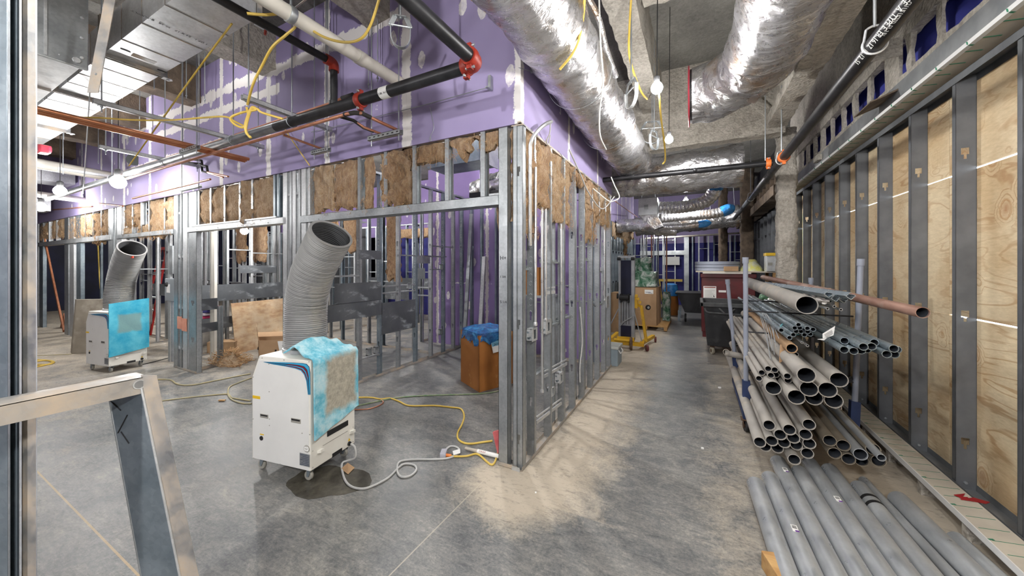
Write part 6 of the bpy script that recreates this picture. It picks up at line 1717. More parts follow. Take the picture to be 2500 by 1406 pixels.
# ---------------------------------------------------------------- galvanised pipes on the floor in the corner
z5 = 2.779
R5 = .053
fl = [((150,790),(375,1406),R5,'first galvanised floor pipe on the corridor side, by the wood block'),((225,745),(515,1406),R5,'second galvanised floor pipe, stickered halfway along'),((270,632),(660,1406),R5,'third galvanised floor pipe, reaching furthest back with a purple sticker'),
      ((405,700),(800,1406),R5,'fourth galvanised floor pipe with a bright polished streak'),((490,645),(990,1406),R5,'fifth galvanised floor pipe with a purple sticker in the middle'),((632,690),(1170,1406),R5,'sixth galvanised floor pipe with dark oily blotches'),
      ((812,805),(1340,1406),R5*.95,'seventh galvanised floor pipe banded with black straps'),((1035,875),(1560,1406),R5*1.02,'eighth galvanised floor pipe, shiny and blue grey'),((1375,1130),(1680,1406),R5*.8,'ninth galvanised floor pipe, half out of view by the curb'),((985,785),(1250,1060),.03,'thin galvanised floor pipe between the banded and the shiny one'),((700,720),(1000,1060),.034,'dull slim floor pipe hidden under the banded one'),((910,870),(1400,1406),.036,'dusty low floor pipe left of the shiny blue grey one')]
fl = [f for f in fl if not f[3].startswith(('dull','dusty low'))]
Ends = [[onZ(1800+q[0]/z5, 900+q[1]/z5, r) for q in (a, b)] for a, b, r, _ in fl]
for _ in range(200):      # lay them side by side without overlap
    for e in (0,1):
        for i in range(len(fl)):
            for j in range(i):
                yr = 2.6 if e == 0 else 2.0
                def at(k): p, q = Ends[k]; return p.x + (q.x-p.x)*(yr-p.y)/(q.y-p.y)
                d = at(i)-at(j); m = fl[i][2]+fl[j][2]+.002
                if abs(d) < m:
                    k = (m-abs(d))/2*(1 if d > 0 else -1); Ends[i][e].x += k; Ends[j][e].x -= k
    for k in range(len(fl)):
        for e in (0,1): Ends[k][e].x = min(Ends[k][e].x, 1.37-fl[k][2])
for i, (a, b, r, lb) in enumerate(fl):
    p, q = Ends[i]; d = (q-p).normalized()
    q = p + d*3.0
    T = thing('steel_pipe', lb, 'pipe', (p+q)/2, 'galvanised pipes on the floor')
    MB().tube([p,q], r, 24, hollow=.004).build('tube', M['pipe_galv'], T, smooth=True, autosmooth=50)
    MB().tube([p+d*.01,q-d*.01], r-.0035, 20, hollow=.001).build('bore', M['pipe_inside'], T, smooth=True)
    def sticker(t, w=.03, hgt=.06):
        side = d.cross(Vector((0,0,1))).normalized(); up = Vector((0,0,1))
        nrm = (up*.85 - side*.1 + Vector((-.3,-.4,0))*.4).normalized(); nrm = (nrm - d*nrm.dot(d)).normalized(); sx = d.cross(nrm)
        c = p + d*t + nrm*(r+.0008)
        s = MB(); s.prism([c-sx*w/2-d*hgt/2, c+sx*w/2-d*hgt/2, c+sx*w/2+d*hgt/2, c-sx*w/2+d*hgt/2], nrm*.0006)
        k = s.build('barcode_sticker', M['paper_tag'], T)
        s = MB(); s.prism([c+nrm*.0008-sx*w/2+d*(hgt/2-.014), c+nrm*.0008+sx*w*.1+d*(hgt/2-.014), c+nrm*.0008+sx*w*.1+d*(hgt/2), c+nrm*.0008-sx*w/2+d*hgt/2][::-1], nrm*.0003); s.build('purple_corner', pbr('purple_print',(.12,.03,.25),None,rough=.6), k)
        s = MB()
        for j in range(5): s.prism([c+nrm*.0008-sx*w*.35-d*(hgt*.4-.006*j), c+nrm*.0008+sx*w*.35-d*(hgt*.4-.006*j), c+nrm*.0008+sx*w*.35-d*(hgt*.4-.006*j-.002*(1+j%2)), c+nrm*.0008-sx*w*.35-d*(hgt*.4-.006*j-.002*(1+j%2))], nrm*.0003)
        k2 = s.build('barcode', M['ink'], k); k2['kind'] = 'stuff'
    if i == 1: sticker(.62)
    if i == 2: sticker(.22)
    if i == 4: sticker(.55)
    if i == 6:
        for t_ in (.17,.24): MB().lathe([(r+.0005,-.012),(r+.002,-.012),(r+.002,.012),(r+.0005,.012)], p+d*t_, d, 24).build('black_strap', M['black'], T, smooth=True)
p = onZ(1902,1420,.0)
tag(MB().obox((p.x,p.y,.045),(.09,.16,.09),.3).build('wood_block', M['lumber'], bevel=.004), 'pale wood block lying against the first floor pipe', 'wood block')
# red tape on the strip along the wall foot
rt_ = pbr('red_tape', srgb(178,34,40), srgb(150,26,32), 12, .45)
T = thing('red_tape_scrap', 'crumpled red tape scrap on the paper faced strip', 'tape', onZ(2370,1222,.133))
MB().prism([onZ(1800+x/z5,900+y/z5,.1335) for x,y in ((1515,888),(1600,876),(1715,908),(1690,918),(1610,902))], (0,0,.003)).prism([onZ(1800+x/z5,900+y/z5,.1335) for x,y in ((1470,858),(1545,850),(1530,872),(1490,868))], (0,0,.004)).prism([onZ(1800+x/z5,900+y/z5,.137) for x,y in ((1500,870),(1560,872),(1610,902),(1530,888))], (0,0,.002)).build('tape', rt_, T)

# ---------------------------------------------------------------- foreground track frame
T = thing('track_frame', 'dusty steel track frame with a slanted leg standing closest to the camera', 'frame', (-1.67,.4,0))
a, b = onX(372,905,-1.67), onX(-60,1003,-1.67)
zr = 1.22
yA = onX(360,925,-1.67).y
s = MB(); x = -1.67
s.box((x-.002,-.6,zr-.055),(x,yA,zr)); s.box((x-.10,-.6,zr-.002),(x,yA,zr)); s.box((x-.10,-.6,zr-.055),(x-.098,yA,zr))
s.build('top_track', M['galv_dusty'], T)
n = 16
pk = MB(); cyy, czz = yA-.02, zr-.022
s = MB()
for i in range(n):
    a0, a1 = 2*PI*i/n, 2*PI*(i+1)/n
    s.prism([(x+.001,cyy+.013*math.cos(a0),czz+.013*math.sin(a0)),(x+.001,cyy+.013*math.cos(a1),czz+.013*math.sin(a1)),(x+.001,cyy+.016*math.cos(a1),czz+.016*math.sin(a1)),(x+.001,cyy+.016*math.cos(a0),czz+.016*math.sin(a0))], (.002,0,0))
s.build('punched_hole', M['galv_bright'], T)
MB().lathe([(.013,0),(.013,.001)], (x+.0012,cyy,czz), (1,0,0), 16).build('hole', M['track_grey'], T)
# leg: channel with its dark web to the left, dusty flange to the right, leaning outwards
tA, tB = onX(352,930,-1.665), onT(452,1420,1.20)
d = (tB-tA).normalized(); foot = tA + d*((0-tA.z)/d.z)
rt = Vector((CY,SY,0)); fw = Vector((-SY,CY,0))
w0 = .058
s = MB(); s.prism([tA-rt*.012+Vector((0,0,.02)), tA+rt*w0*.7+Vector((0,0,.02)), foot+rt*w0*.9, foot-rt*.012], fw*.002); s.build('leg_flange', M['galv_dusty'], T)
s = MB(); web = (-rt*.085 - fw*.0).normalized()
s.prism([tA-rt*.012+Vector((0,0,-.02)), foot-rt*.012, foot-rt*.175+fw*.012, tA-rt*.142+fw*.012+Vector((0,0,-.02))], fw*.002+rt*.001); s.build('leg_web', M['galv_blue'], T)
s = MB(); s.tube([tA-rt*.012-fw*.002, foot-rt*.012-fw*.002], .0035, 8).build('leg_edge', M['galv_bright'], T, smooth=True)
s = MB(); s.tube([tA-rt*.141+fw*.013-Vector((0,0,.02)), foot-rt*.174+fw*.013], .003, 8); s.build('leg_lip', M['galv'], T, smooth=True)
s = MB()
def wp_(u, v): return (tA-rt*.013+Vector((0,0,-.02))).lerp(tA-rt*.140+fw*.012+Vector((0,0,-.02)), u) + d*v - fw*.0015
for (u0,v0,u1,v1) in ((1.0,.05,.72,.085),(.55,.10,.95,.165),(.85,.16,.68,.20)):
    s.tube([wp_(u0,v0), wp_(u1,v1)], .0018, 5)
q = s.build('marker_scribble', M['ink'], T); q['kind'] = 'stuff'
# ---------------------------------------------------------------- cartons and boards in the rooms
def carton(name, label, C, L, Rr, h, mat='cardboard', open_=False, group=None, cat='box'):
    """C near corner, L and Rr edge vectors on the floor, h height"""
    T = thing(name, label, cat, C, group)
    C, L, Rr = Vector(C), Vector(L), Vector(Rr); up = Vector((0,0,h))
    th = .006; l, r = L.normalized()*th, Rr.normalized()*th
    def wall(p, e, t, nm): MB().prism([p, p+e, p+e+up, p+up], t).build(nm, M[mat], T)
    wall(C, L, r, 'side'); wall(C, Rr, l, 'side'); wall(C+L, Rr, -l, 'side'); wall(C+Rr, L, -r, 'side')
    if not open_:
        MB().prism([C+up, C+L*.5+up, C+L*.5+Rr+up, C+Rr+up], (0,0,-.004)).build('flap', M[mat], T)
        MB().prism([C+L*.503+up, C+L+up, C+L+Rr+up, C+L*.503+Rr+up], (0,0,-.004)).build('flap', M[mat], T)
    return T
C0 = Vector((-2.427,3.751,0)); Lv = Vector((-.467,.255,0)); Rv = Vector((.215,.50,0)); hb = .71
T = carton('carton', 'tall orange brown carton capped with crumpled blue plastic', C0, Lv, Rv, hb, 'cardboard_dark')
MB().prism([C0+Lv*.64+Vector((0,0,hb-.055)), C0+Lv*.55+Vector((0,0,hb-.07)), C0+Lv*.52+Vector((0,0,hb+.002)), C0+Lv*.62+Vector((0,0,hb+.002))], -Rv.normalized()*.001).build('hand_hole', M['black'], T)
# blue plastic cap, draped with a ragged hem
bt = NT('blue_plastic_sheet'); bt.color(bt.ramp(bt.noise(bt.coord(), 9, 6, .7, 1), [(.35, srgb(10,60,120)), (.52, srgb(20,110,180)), (.68, srgb(70,160,210))])).set(rough=.18, Specular_IOR_Level=.7); bt.bump(bt.noise(bt.coord((1,1,1)), 14, 6, .7, 1.5), 1.0, .03)
cc = C0 + Lv/2 + Rv/2
s = MB()
def blue(u, v):
    a = 2*PI*u; c, q = math.cos(a), math.sin(a)
    k = (abs(c)**8+abs(q)**8)**(-1/8)
    e = Lv*.5*c*k + Rv*.5*q*k
    if v < .5:
        f = v/.5; z = hb + .075 - .05*f**3 + .012*noise.noise(Vector((c*f*4,q*f*4,1))); p = cc + e*f*1.02
    else:
        f = (v-.5)/.5
        drop = .12 + .07*noise.noise(Vector((c*2.5,q*2.5,4))) + .05*noise.noise(Vector((c*9,q*9,7))) + (.16 if (c > .85 and q > -.2) else 0)
        p = cc + e*(1.02+.05*f+.03*noise.noise(Vector((c*8,q*8,f*4)))); z = hb + .025 - drop*f
    return Vector((p.x, p.y, z))
s.grid(blue, 96, 26)
tag(s.build('plastic_sheet', bt.m, None, smooth='merge', autosmooth=40), 'crumpled blue plastic sheet over the tall carton', 'plastic sheet')
# its label: half under the plastic
n_ = -Vector((Rv.y,-Rv.x,0)).normalized(); n_ = Vector((Rv.y,-Rv.x,0)).normalized()
pa = C0 + Rv*.30 + n_*.03; rr = Rv.normalized()
P = T
lb = thing('paper_notice', 'white sheet marked 24198 hanging from under the blue plastic', 'paper', pa)
MB().prism([pa+Vector((0,0,.60)), pa+rr*.03+Vector((0,0,.47)), pa+rr*.30+Vector((0,0,.49)), pa+rr*.30+Vector((0,0,.66))], n_*.0015).build('sheet', M['paper_tag'], lb)
MB().prism([pa+n_*.0018+Vector((0,0,.605)), pa+n_*.0018+rr*.018+Vector((0,0,.555)), pa+n_*.0018+rr*.30+Vector((0,0,.575)), pa+n_*.0018+rr*.30+Vector((0,0,.67))], n_*.001).build('film_edge', pbr('pale_blue_film', srgb(110,170,200), None, rough=.3), lb)
text('print', '24198', pa+rr*.04+n_*.0035+Vector((0,0,.565)), rr, (0,0,1), .042, M['ink'], lb)
text('print', 'HVC', pa+rr*.09+n_*.0035+Vector((0,0,.62)), rr, (0,0,1), .03, M['ink'], lb)
# open carton in front of the plywood
q0 = onZ(632,885); 
T = carton('carton', 'open brown carton with one flap up, printed white sheets on its side', (q0.x,q0.y,0), Vector((-.34,.16,0)), Vector((.62,.52,0)), .36, 'cardboard', open_=True)
Lq = Vector((-.34,.16,0)); Rq = Vector((.62,.52,0)); cq = Vector((q0.x,q0.y,0))
MB().prism([cq+Vector((0,0,.36)), cq+Lq+Vector((0,0,.36)), cq+Lq*.98+Vector((-.02,-.02,.60)), cq+Lq*.04+Vector((-.02,-.02,.58))], -Rq.normalized()*.006).build('flap', M['cardboard'], T)
MB().prism([cq+Lq+Vector((0,0,.36)), cq+Lq+Rq+Vector((0,0,.36)), cq+Lq*1.3+Rq+Vector((0,0,.42)), cq+Lq*1.3+Vector((0,0,.42))], (0,0,.005)).build('flap', M['cardboard'], T)
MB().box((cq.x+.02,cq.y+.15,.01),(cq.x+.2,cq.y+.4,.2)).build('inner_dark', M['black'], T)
nq = Vector((Rq.y,-Rq.x,0)).normalized()
MB().lathe([(.03,0),(.03,.001)], cq+Lq*.5+Vector((0,0,.2))+(-Rq.normalized())*.0015, -Rq.normalized(), 16).build('hand_hole', M['black'], T)
st = MB().prism([cq+Rq*.34+nq*.002+Vector((0,0,.34)), cq+Rq*.38+nq*.002+Vector((0,0,.15)), cq+Rq*.82+nq*.002+Vector((0,0,.10)), cq+Rq*.82+nq*.002+Vector((0,0,.34))], nq*.001).build('white_sheet', M['paper_tag'], T)
text('print', '24198', cq+Rq*.42+nq*.0035+Vector((0,0,.225)), Rq.normalized(), (0,0,1), .055, M['ink'], st)
text('print', 'HVC', cq+Rq*.52+nq*.0035+Vector((0,0,.29)), Rq.normalized(), (0,0,1), .04, M['ink'], st)
lm = -Rq.normalized()
st = MB().prism([cq+Lq*.38+lm*.002+Vector((0,0,.14)), cq+Lq*.04+lm*.002+Vector((0,0,.13)), cq+Lq*.04+lm*.002+Vector((0,0,.03)), cq+Lq*.38+lm*.002+Vector((0,0,.04))], lm*.001).build('white_sheet', M['paper_tag'], T)
MB().prism([cq+Lq*.32+lm*.0035+Vector((0,0,.085)), cq+Lq*.12+lm*.0035+Vector((0,0,.08)), cq+Lq*.12+lm*.0035+Vector((0,0,.072)), cq+Lq*.32+lm*.0035+Vector((0,0,.077))], lm*.0006).build('print_line', M['ink'], st)
# leaning plywood board
b0, b1 = onZ(576,862), onZ(700,838)
dv = (b1-b0); dv = dv.normalized()*1.75
T = tag(MB().prism([b0, b0+dv, b0+dv+Vector((-.17,0,.93)), b0+Vector((-.17,0,.90))], (-.018,.0,-.003)).build('plywood_board', M['osb'], bevel=.002), 'dusty brown plywood board leaning behind the open carton', 'board')
# stud offcut screwed low next to the board
T = thing('stud_stub', 'short galvanised stub post with a dark cross plate before the plywood board', 'post', onZ(535,890))
p = onZ(536,890)
o = stud(T, p.x, p.y, 0, .95, -PI/2, TH, .04, M['galv'], (), 'post')
a, b = onZ(480,905), onZ(540,890)
MB().prism([Vector((a.x,a.y,.56)), Vector((p.x,p.y-.03,.56)), Vector((p.x,p.y-.03,.70)), Vector((a.x,a.y,.70))], (0,.003,0)).build('cross_plate', M['dark_plate'], T)
MB().prism([Vector((a.x,a.y,.9)), Vector((p.x,p.y-.03,.9)), Vector((p.x,p.y-.03,1.08)), Vector((a.x,a.y,1.08))], (0,.003,0)).build('cross_plate', M['dark_plate'], T)
chan(MB(), (a.x,a.y+.03,.001), (p.x,p.y,.001), .075, .03, (0,0,1)).build('foot_track', M['galv_dusty'], T)
# grey concrete-like slab leaning beside the far cooler
b0 = onZ(172,861); b1 = onZ(200,860)
s = MB(); e = Vector((.40,.28,0)); tk = Vector((-.45,.05,0))
s.prism([b0, b0+tk*-.35, b0+tk*-.35+e*1.5, b0+e*1.5], (.02,.05,.98))
tag(s.build('stone_slab', pbr('grey_brown_slab', srgb(150,142,128), srgb(126,118,106), 3, .85, 0, 20, .2, dirt=srgb(172,164,150), dl=.5, dh=.65), bevel=.008), 'thick grey brown slab leaning behind the far cooler', 'slab')
# leaning plank, red lift scissor etc. in the third room
a, b = onY(156,806,2.52), onY(108,580,2.50)
tag(MB().bar((a.x,a.y,.03), b, .14, .03, (0,1,.2)).build('plank', M['lumber_brown']), 'reddish brown plank leaning in the farthest doorway', 'plank')
p = onZ(152,800)
tag(MB().prism([Vector((p.x-.2,p.y,.0)), Vector((p.x+.25,p.y,.0)), Vector((p.x+.1,p.y,.38))], (0,.03,0)).build('plank_offcut', M['lumber_brown']), 'wedge of brown plank offcut at the foot of the leaning plank', 'plank')
red = pbr('red_paint', srgb(170,30,26), srgb(140,22,20), 5, .45)
T = thing('step_ladder', 'red step ladder standing behind the studs of the third room', 'ladder', (-11,3.4,0))
for k in (-1,1):
    MB().bar((-11.3+.28*k,3.3,0), (-11.2+.16*k,3.6,2.0), .07, .03).build('rail', red, T)
    MB().bar((-11.1+.28*k,3.95,0), (-11.2+.16*k,3.65,2.0), .05, .025).build('rear_rail', red, T)
for i in range(6):
    f = (i+1)/7; MB().box((-11.3+.1*f-.28+.12*f,3.3+.3*f-.04,2*f-.015),(-11.3+.1*f+.28-.12*f,3.3+.3*f+.04,2*f+.015)).build('step', M['galv'], T)
MB().box((-11.4,3.52,1.97),(-11.0,3.74,2.03)).build('ladder_top', red, T)
T = thing('tool_bench', 'low table heaped with tools and bags in the farthest doorway', 'table', (-13.5,3.6,0))
MB().box((-14.2,3.3,.40),(-13.0,3.9,.44)).build('table_top', M['galv_bright'], T)
for x in (-14.1,-13.1):
    for y in (3.35,3.85): MB().box((x-.02,y-.02,0),(x+.02,y+.02,.4)).build('leg', M['galv'], T)
tag(MB().obox((-13.7,3.55,.56),(.5,.3,.22),.2).build('tool_bag', M['black'], bevel=.03), 'black tool bag on the low table', 'bag')
tag(MB().obox((-13.85,3.6,.75),(.25,.2,.14),.5).build('tool_pouch', M['cardboard_dark'], bevel=.02), 'yellow brown pouch on top of the black tool bag', 'pouch')
# yellow cord hanging in the third room
cable('yellow cord hanging straight down behind the grey slab', [onY(238,570,3.0), onY(241,640,3.0), onY(245,705,3.0)], .012, 'yellow_cable', 3)
# folded red blue packets between the jambs, small carton on the floor
p = onZ(500,838)
T = thing('packet_stack', 'stack of folded red and blue packets on the floor beyond the slotted jamb', 'packets', p)
for i, c in enumerate((srgb(170,50,90), srgb(200,190,200), srgb(60,60,120), srgb(190,60,70))):
    MB().obox((p.x+.02*i,p.y,.56+.06*i),(.5,.3,.05),.1*i).build('packet', pbr('packet_%d'%i, c, None, rough=.5), T, bevel=.01)
MB().box((p.x-.3,p.y-.2,0),(p.x+.3,p.y+.2,.53)).build('support_crate', M['pipe_dusty'], T, bevel=.01)
T = carton('carton', 'small flat carton on the floor beyond the dark cross plates', onZ(505,866), Vector((-.25,.2,0)), Vector((.4,.25,0)), .22)
# ceiling-less room electrical: switch box beside the far cooler hose
T = thing('switch_box', 'grey electrical switch box with a white label mounted between the doorways', 'switch box', onY(410,690,2.56))
x0, x1 = onY(402,648,2.56).x, onY(424,648,2.56).x
z0, z1 = onY(412,735,2.56).z, onY(412,680,2.56).z
MB().box((x0,2.56,z0),(x1,2.70,z1)).build('box', pbr('grey_enamel',srgb(140,146,150),None,rough=.45), T, bevel=.01)
MB().box((x0+.08,2.557,z0+.14),(x0+.2,2.56,z0+.28)).build('label', M['paper_tag'], T)
MB().lathe([(.04,0),(.03,.03)], (x0+.1,2.56,z1-.1), (0,-1,0), 10).build('knob', M['black'], T)
z2 = onY(412,600,2.56).z
MB().box((x0+.18,2.56,z1+.08),(x1-.05,2.66,z2)).build('wireway', M['galv'], T)
MB().tube([((x0+x1)/2,2.63,0),((x0+x1)/2,2.63,z0)], .06, 12).build('conduit', M['galv'], T, smooth=True)
# white conduits running up between the middle studs
for i, px in enumerate((463,522)):
    a = onY(px,800,3.0); cable(['white painted conduit rising beside the slotted jamb','white painted conduit rising behind the short stub post'][i], [Vector((a.x,a.y,.0)), Vector((a.x,a.y,1.5)), Vector((a.x,a.y,2.6))], .05, 'pvc', 1, name='conduit', cat='conduit')
# ---------------------------------------------------------------- conduits and boxes in the corridor wall
def obox(label, x, y, z, w=.09, dd=.055, group='outlet boxes in the corridor wall'):
    T = thing('outlet_box', label, 'outlet box', (x,y,z), group)
    s = MB(); t = .003
    s.box((x-dd,y-w/2,z-w/2),(x-dd+t,y+w/2,z+w/2)); s.box((x-dd,y-w/2,z-w/2),(x,y-w/2+t,z+w/2)); s.box((x-dd,y+w/2-t,z-w/2),(x,y+w/2,z+w/2)); s.box((x-dd,y-w/2,z-w/2),(x,y+w/2,z-w/2+t)); s.box((x-dd,y-w/2,z+w/2-t),(x,y+w/2,z+w/2))
    s.build('box', M['galv_bright'], T)
    s = MB(); s.box((x,y-w/2-.004,z-w/2-.004),(x+.003,y-.022,z+w/2+.004)).box((x,y+.022,z-w/2-.004),(x+.003,y+w/2+.004,z+w/2+.004)).box((x,y-.022,z+.038),(x+.003,y+.022,z+w/2+.004)).box((x,y-.022,z-w/2-.004),(x+.003,y+.022,z-.038))
    s.build('cover_ring', M['galv_bright'], T)
    s = MB()
    for yy, zz in ((-.025,.02),(.025,-.02),(.0,-.03),(-.02,-.025)): s.lathe([(.009,0),(.009,.001)], (x-dd*.5+yy*.4,y-w/2-.0008,z+zz), (0,-1,0), 10)
    k = s.build('knock_out', M['galv_blue'], T); k['kind'] = 'stuff'
    return T
def yX(px): return onX(px,648,-1.22).y
b1 = obox('bright outlet box with a single opening low in the first corridor bay', -1.19, yX(1297), onX(1297,818,-1.2).z, .10)
b2 = obox('round punched outlet box beside the twin conduits', -1.20, yX(1334), onX(1332,800,-1.2).z, .12)
b3 = obox('low outlet box clamped near the floor in the third corridor bay', -1.20, yX(1366), onX(1366,925,-1.2).z, .10)
b4 = obox('twin outlet box at switch height in the last near corridor bay', -1.19, yX(1479), onX(1479,738,-1.2).z, .16)
b5 = obox('narrow outlet box under the lower bracket of the second corridor bay', -1.20, yX(1345), onX(1345,960,-1.2).z, .07)
def cond(label, px, ytop, ybot, X=-1.21, r=.011):
    y = yX(px); a, b = onX(px,ytop,X), onX(px,ybot,X)
    T = thing('conduit', label, 'conduit', b, 'conduits in the corridor wall')
    MB().tube([Vector((X,y,b.z)), Vector((X,y,a.z))], r, 10).build('tube', M['conduit'], T, smooth=True)
    MB().lathe([(r*1.5,0),(r*1.6,.015),(r*1.3,.03)], (X,y,b.z), n=10).build('connector', M['conduit'], T, smooth=True)
cond('long straight conduit rising from the first corridor box to the curled stub', 1294, 400, 800, -1.17)
cond('left conduit of the pair below the second corridor batt', 1321, 505, 960)
cond('right conduit of the pair below the second corridor batt', 1330, 505, 785)
cond('conduit dropping to the low clamped outlet box', 1368, 545, 915)
cond('thin conduit in front of the last corridor studs', 1474, 560, 735)
cond('short conduit behind the fourth corridor stud', 1386, 600, 880, -1.26, .009)
a = onX(1420,850,-1.2); cable('grey flexible whip drooping beside the fifth corridor stud', [Vector((-1.24,yX(1420),1.1)),Vector((-1.22,yX(1420)+.03,.7)),Vector((-1.23,yX(1418),.4)),Vector((-1.22,yX(1416),.22))], .008, 'grey_cable')
a, b = onX(1390,365,-1.12), onX(1437,470,-1.15)
cable('loose grey wire slanting off the purple board over the batts', [a, a.lerp(b,.5), b, onX(1470,510,-1.1), onX(1500,480,-1.0)], .008, 'grey_cable')
a, b = onX(1503,492,-1.1), onX(1556,530,-1.85)
cable('taut brown wire bridging the two stretches of corridor wall', [a,b], .008, 'copper_old', 1)
# handwriting on the corner jamb
wx = onY(1228,648,2.46).x
for z, b_, sz in ((onY(1228,628,2.46).z,'H+',.045),(onY(1228,672,2.46).z,'1 3/4',.025),(onY(1228,734,2.46).z,'5 1/4',.03)):
    text('marker_note', b_, (wx-.028,2.4605,z-.02), (1,0,0), (0,0,1), sz, M['ink'], wf)
# leaning spare studs in the first room, orange carton behind the corridor wall
for lb, (xb, yb), (xt, yt), Y0, Y1, m in (('full height spare stud leaning to the right on the purple back wall',(1131,800),(1150,522),5.35,5.66,'galv'),('short bright spare stud leaning behind the blue capped carton',(1168,800),(1181,626),5.3,5.62,'galv_bright')):
    a, b = onY(xb,yb+40,Y0), onY(xt,yt,Y1); a.z = .0
    T = thing('spare_stud', lb, 'stud', a, 'spare studs leaning in the room')
    s = MB(); dd = (b-a); s.bar(a, b, .07, .003, (0,1,0)); 
    sx = dd.cross(Vector((0,1,0))).normalized()
    for k in (-1,1): s.bar(a+sx*k*.034+Vector((0,.018,0)), b+sx*k*.034+Vector((0,.018,0)), .003, .036, (0,1,0))
    s.build('channel', M[m], T)
    s = MB(); L_ = dd.length; u = dd.normalized()
    for i in range(int(L_/.06)):
        c = a+u*(.1+i*.055)-Vector((0,.0025,0))
        s.bar(c, c+sx*.011-u*.011, .003, .002, (0,1,0)); s.bar(c, c-sx*.011-u*.011, .003, .002, (0,1,0))
    k = s.build('embossed_chevrons', M['galv'], T); k['kind'] = 'stuff'
T = carton('carton', 'orange brown carton seen between the third and fourth corridor studs', (-2.1,4.9,1.15), (-.25,.05,0), (.05,.3,0), .42, 'cardboard_dark')
T2 = thing('shelf_trestle', 'steel trestle carrying the orange brown carton', 'trestle', (-2.2,5,0))
MB().box((-2.5,4.8,1.12),(-1.9,5.3,1.15)).build('top', M['galv'], T2)
for x in (-2.45,-1.95):
    for y in (4.85,5.25): MB().box((x-.02,y-.02,0),(x+.02,y+.02,1.12)).build('leg', M['galv'], T2)
p = onZ(1413,868); tag(MB().box((p.x-.05,p.y,.0),(p.x+.05,p.y+.12,.2)).build('orange_bucket', pbr('orange_plastic',(.6,.12,.03),None,rough=.5), bevel=.012), 'small orange tub on the floor inside the corridor wall', 'tub')
# pink red bag and caulk tube at the foot of the corner
p = onZ(1212,1100)
T = tag(MB().prism([onY(1202,1055,2.62), onY(1222,1050,2.6), onY(1225,1100,2.56), onY(1214,1108,2.56)], (0,.03,0)).build('red_bag', pbr('pink_red_plastic', srgb(206,110,110), srgb(190,84,90), 12, .35), bevel=.004), 'crumpled pink red plastic bag behind the corner post', 'bag')
a, b = onZ(1136,1094,.02), onZ(1222,1115,.02)
T = thing('caulk_tube', 'white printed caulk tube with a clear nozzle end on the floor by the corner post', 'tube', (a+b)/2)
m_ = a.lerp(b,.36); MB().tube([m_, b], .017, 14).build('barrel', M['paper_tag'], T, smooth=True)
MB().tube([a, m_], [.012,.015], 12).build('nozzle', M['pipe_dusty'], T, smooth=True)
dd = (b-m_).normalized(); nn = Vector((SY,-CY,.9)); nn = (nn-dd*nn.dot(dd)).normalized()
text('print', 'CAULK', m_+dd*.02+nn*.0175-nn.cross(dd)*.006, dd, nn.cross(dd), .02, M['red_coupling'], T)
# ---------------------------------------------------------------- cords on the floor
def cord(label, pts, r, mat, name='power_cord', k=8, first=None, cat='cord'):
    P = [onZ(x,y,r) for x,y in pts]
    if first: P = first + P
    T = thing(name, label, cat, P[-1]); MB().tube(smooth_path(P,k), r, 8).build('cord', M[mat], T, smooth=True); return T
gl = frame((-2.49,1.597,0), A1) @ Vector((-.02,.375,.125))
T = cord('grey power cord curling from the near cooler to the orange plug', [(836,1130),(838,1160),(850,1182),(872,1192),(900,1190),(945,1168),(975,1140),(990,1132),(1012,1136),(1016,1148),(1000,1162),(978,1163),(970,1148),(975,1128),(1005,1122),(1060,1121),(1095,1118),(1118,1108),(1122,1098),(1112,1090),(1098,1090),(1088,1098)], .008, 'grey_cable', first=[gl, gl+Vector((.05,.0,-.02)), gl+Vector((.07,-.02,-.09))])
p = onZ(1083,1106,.02); MB().obox(p,(.05,.09,.035),.5).build('plug_block', pbr('grey_plug',srgb(176,176,186),None,rough=.5), T, bevel=.008)
p = onZ(1118,1103,.02); MB().prism([onZ(1105,1101,.022),onZ(1122,1096,.022),onZ(1124,1106,.022),onZ(1107,1111,.022)], (0,0,.001)).build('white_tag', M['paper_tag'], T)
T = cord('yellow extension cord with a glowing orange plug end', [(1092,1112),(1110,1114),(1140,1113),(1160,1108),(1172,1112),(1190,1128),(1200,1134),(1208,1128),(1215,1105)], .008, 'yellow_cable', name='extension_cord')
MB().tube([onZ(1088,1111,.014), onZ(1102,1112,.012)], [.014,.011], 10).build('plug', pbr('orange_plug',(.75,.22,.04),None,rough=.4), T, smooth=True)
cord('long yellow hose looping across the floor to the red bag', [(868,970),(905,970),(930,974),(952,972),(975,980),(1000,990),(1060,990),(1100,994),(1125,998),(1133,1015),(1128,1035),(1118,1055),(1118,1070),(1130,1080),(1150,1083),(1180,1079),(1202,1076)], .009, 'yellow_cable', name='hose')
cord('green hose lying straight from the near cooler to the tall carton', [(868,991),(920,980),(960,972),(1010,967),(1080,964),(1150,962),(1200,958),(1240,948)], .008, 'green_hose', name='hose')
cord('reddish cord end curving out behind the near cooler', [(866,1000),(900,998),(925,990),(936,982),(930,976)], .007, 'copper_old')
cord('green beige hose looping out of the near cooler to the left', [(612,978),(585,974),(565,970),(556,962),(520,964),(460,970),(388,979)], .008, 'tan_hose', name='hose')
cord('beige hose bending back behind the near cooler', [(614,985),(590,984),(566,975),(557,962),(560,945),(580,935),(614,922)], .008, 'tan_hose', name='hose')
cord('beige hose winding from the track frame past the middle doorway', [(378,926),(415,927),(430,936),(450,940),(480,938),(530,928),(575,919),(612,912)], .009, 'tan_hose', name='hose')
cord('dark thin cord running from the far cooler to the double jamb', [(345,890),(380,882),(424,870)], .006, 'black')
cord('yellow hose coil lying at the foot of the foreground jamb', [(60,884),(95,890),(120,889),(132,884),(120,880),(95,881),(60,890),(85,895),(110,891),(128,884),(110,879),(70,879),(40,884)], .012, 'yellow_cable', name='hose')
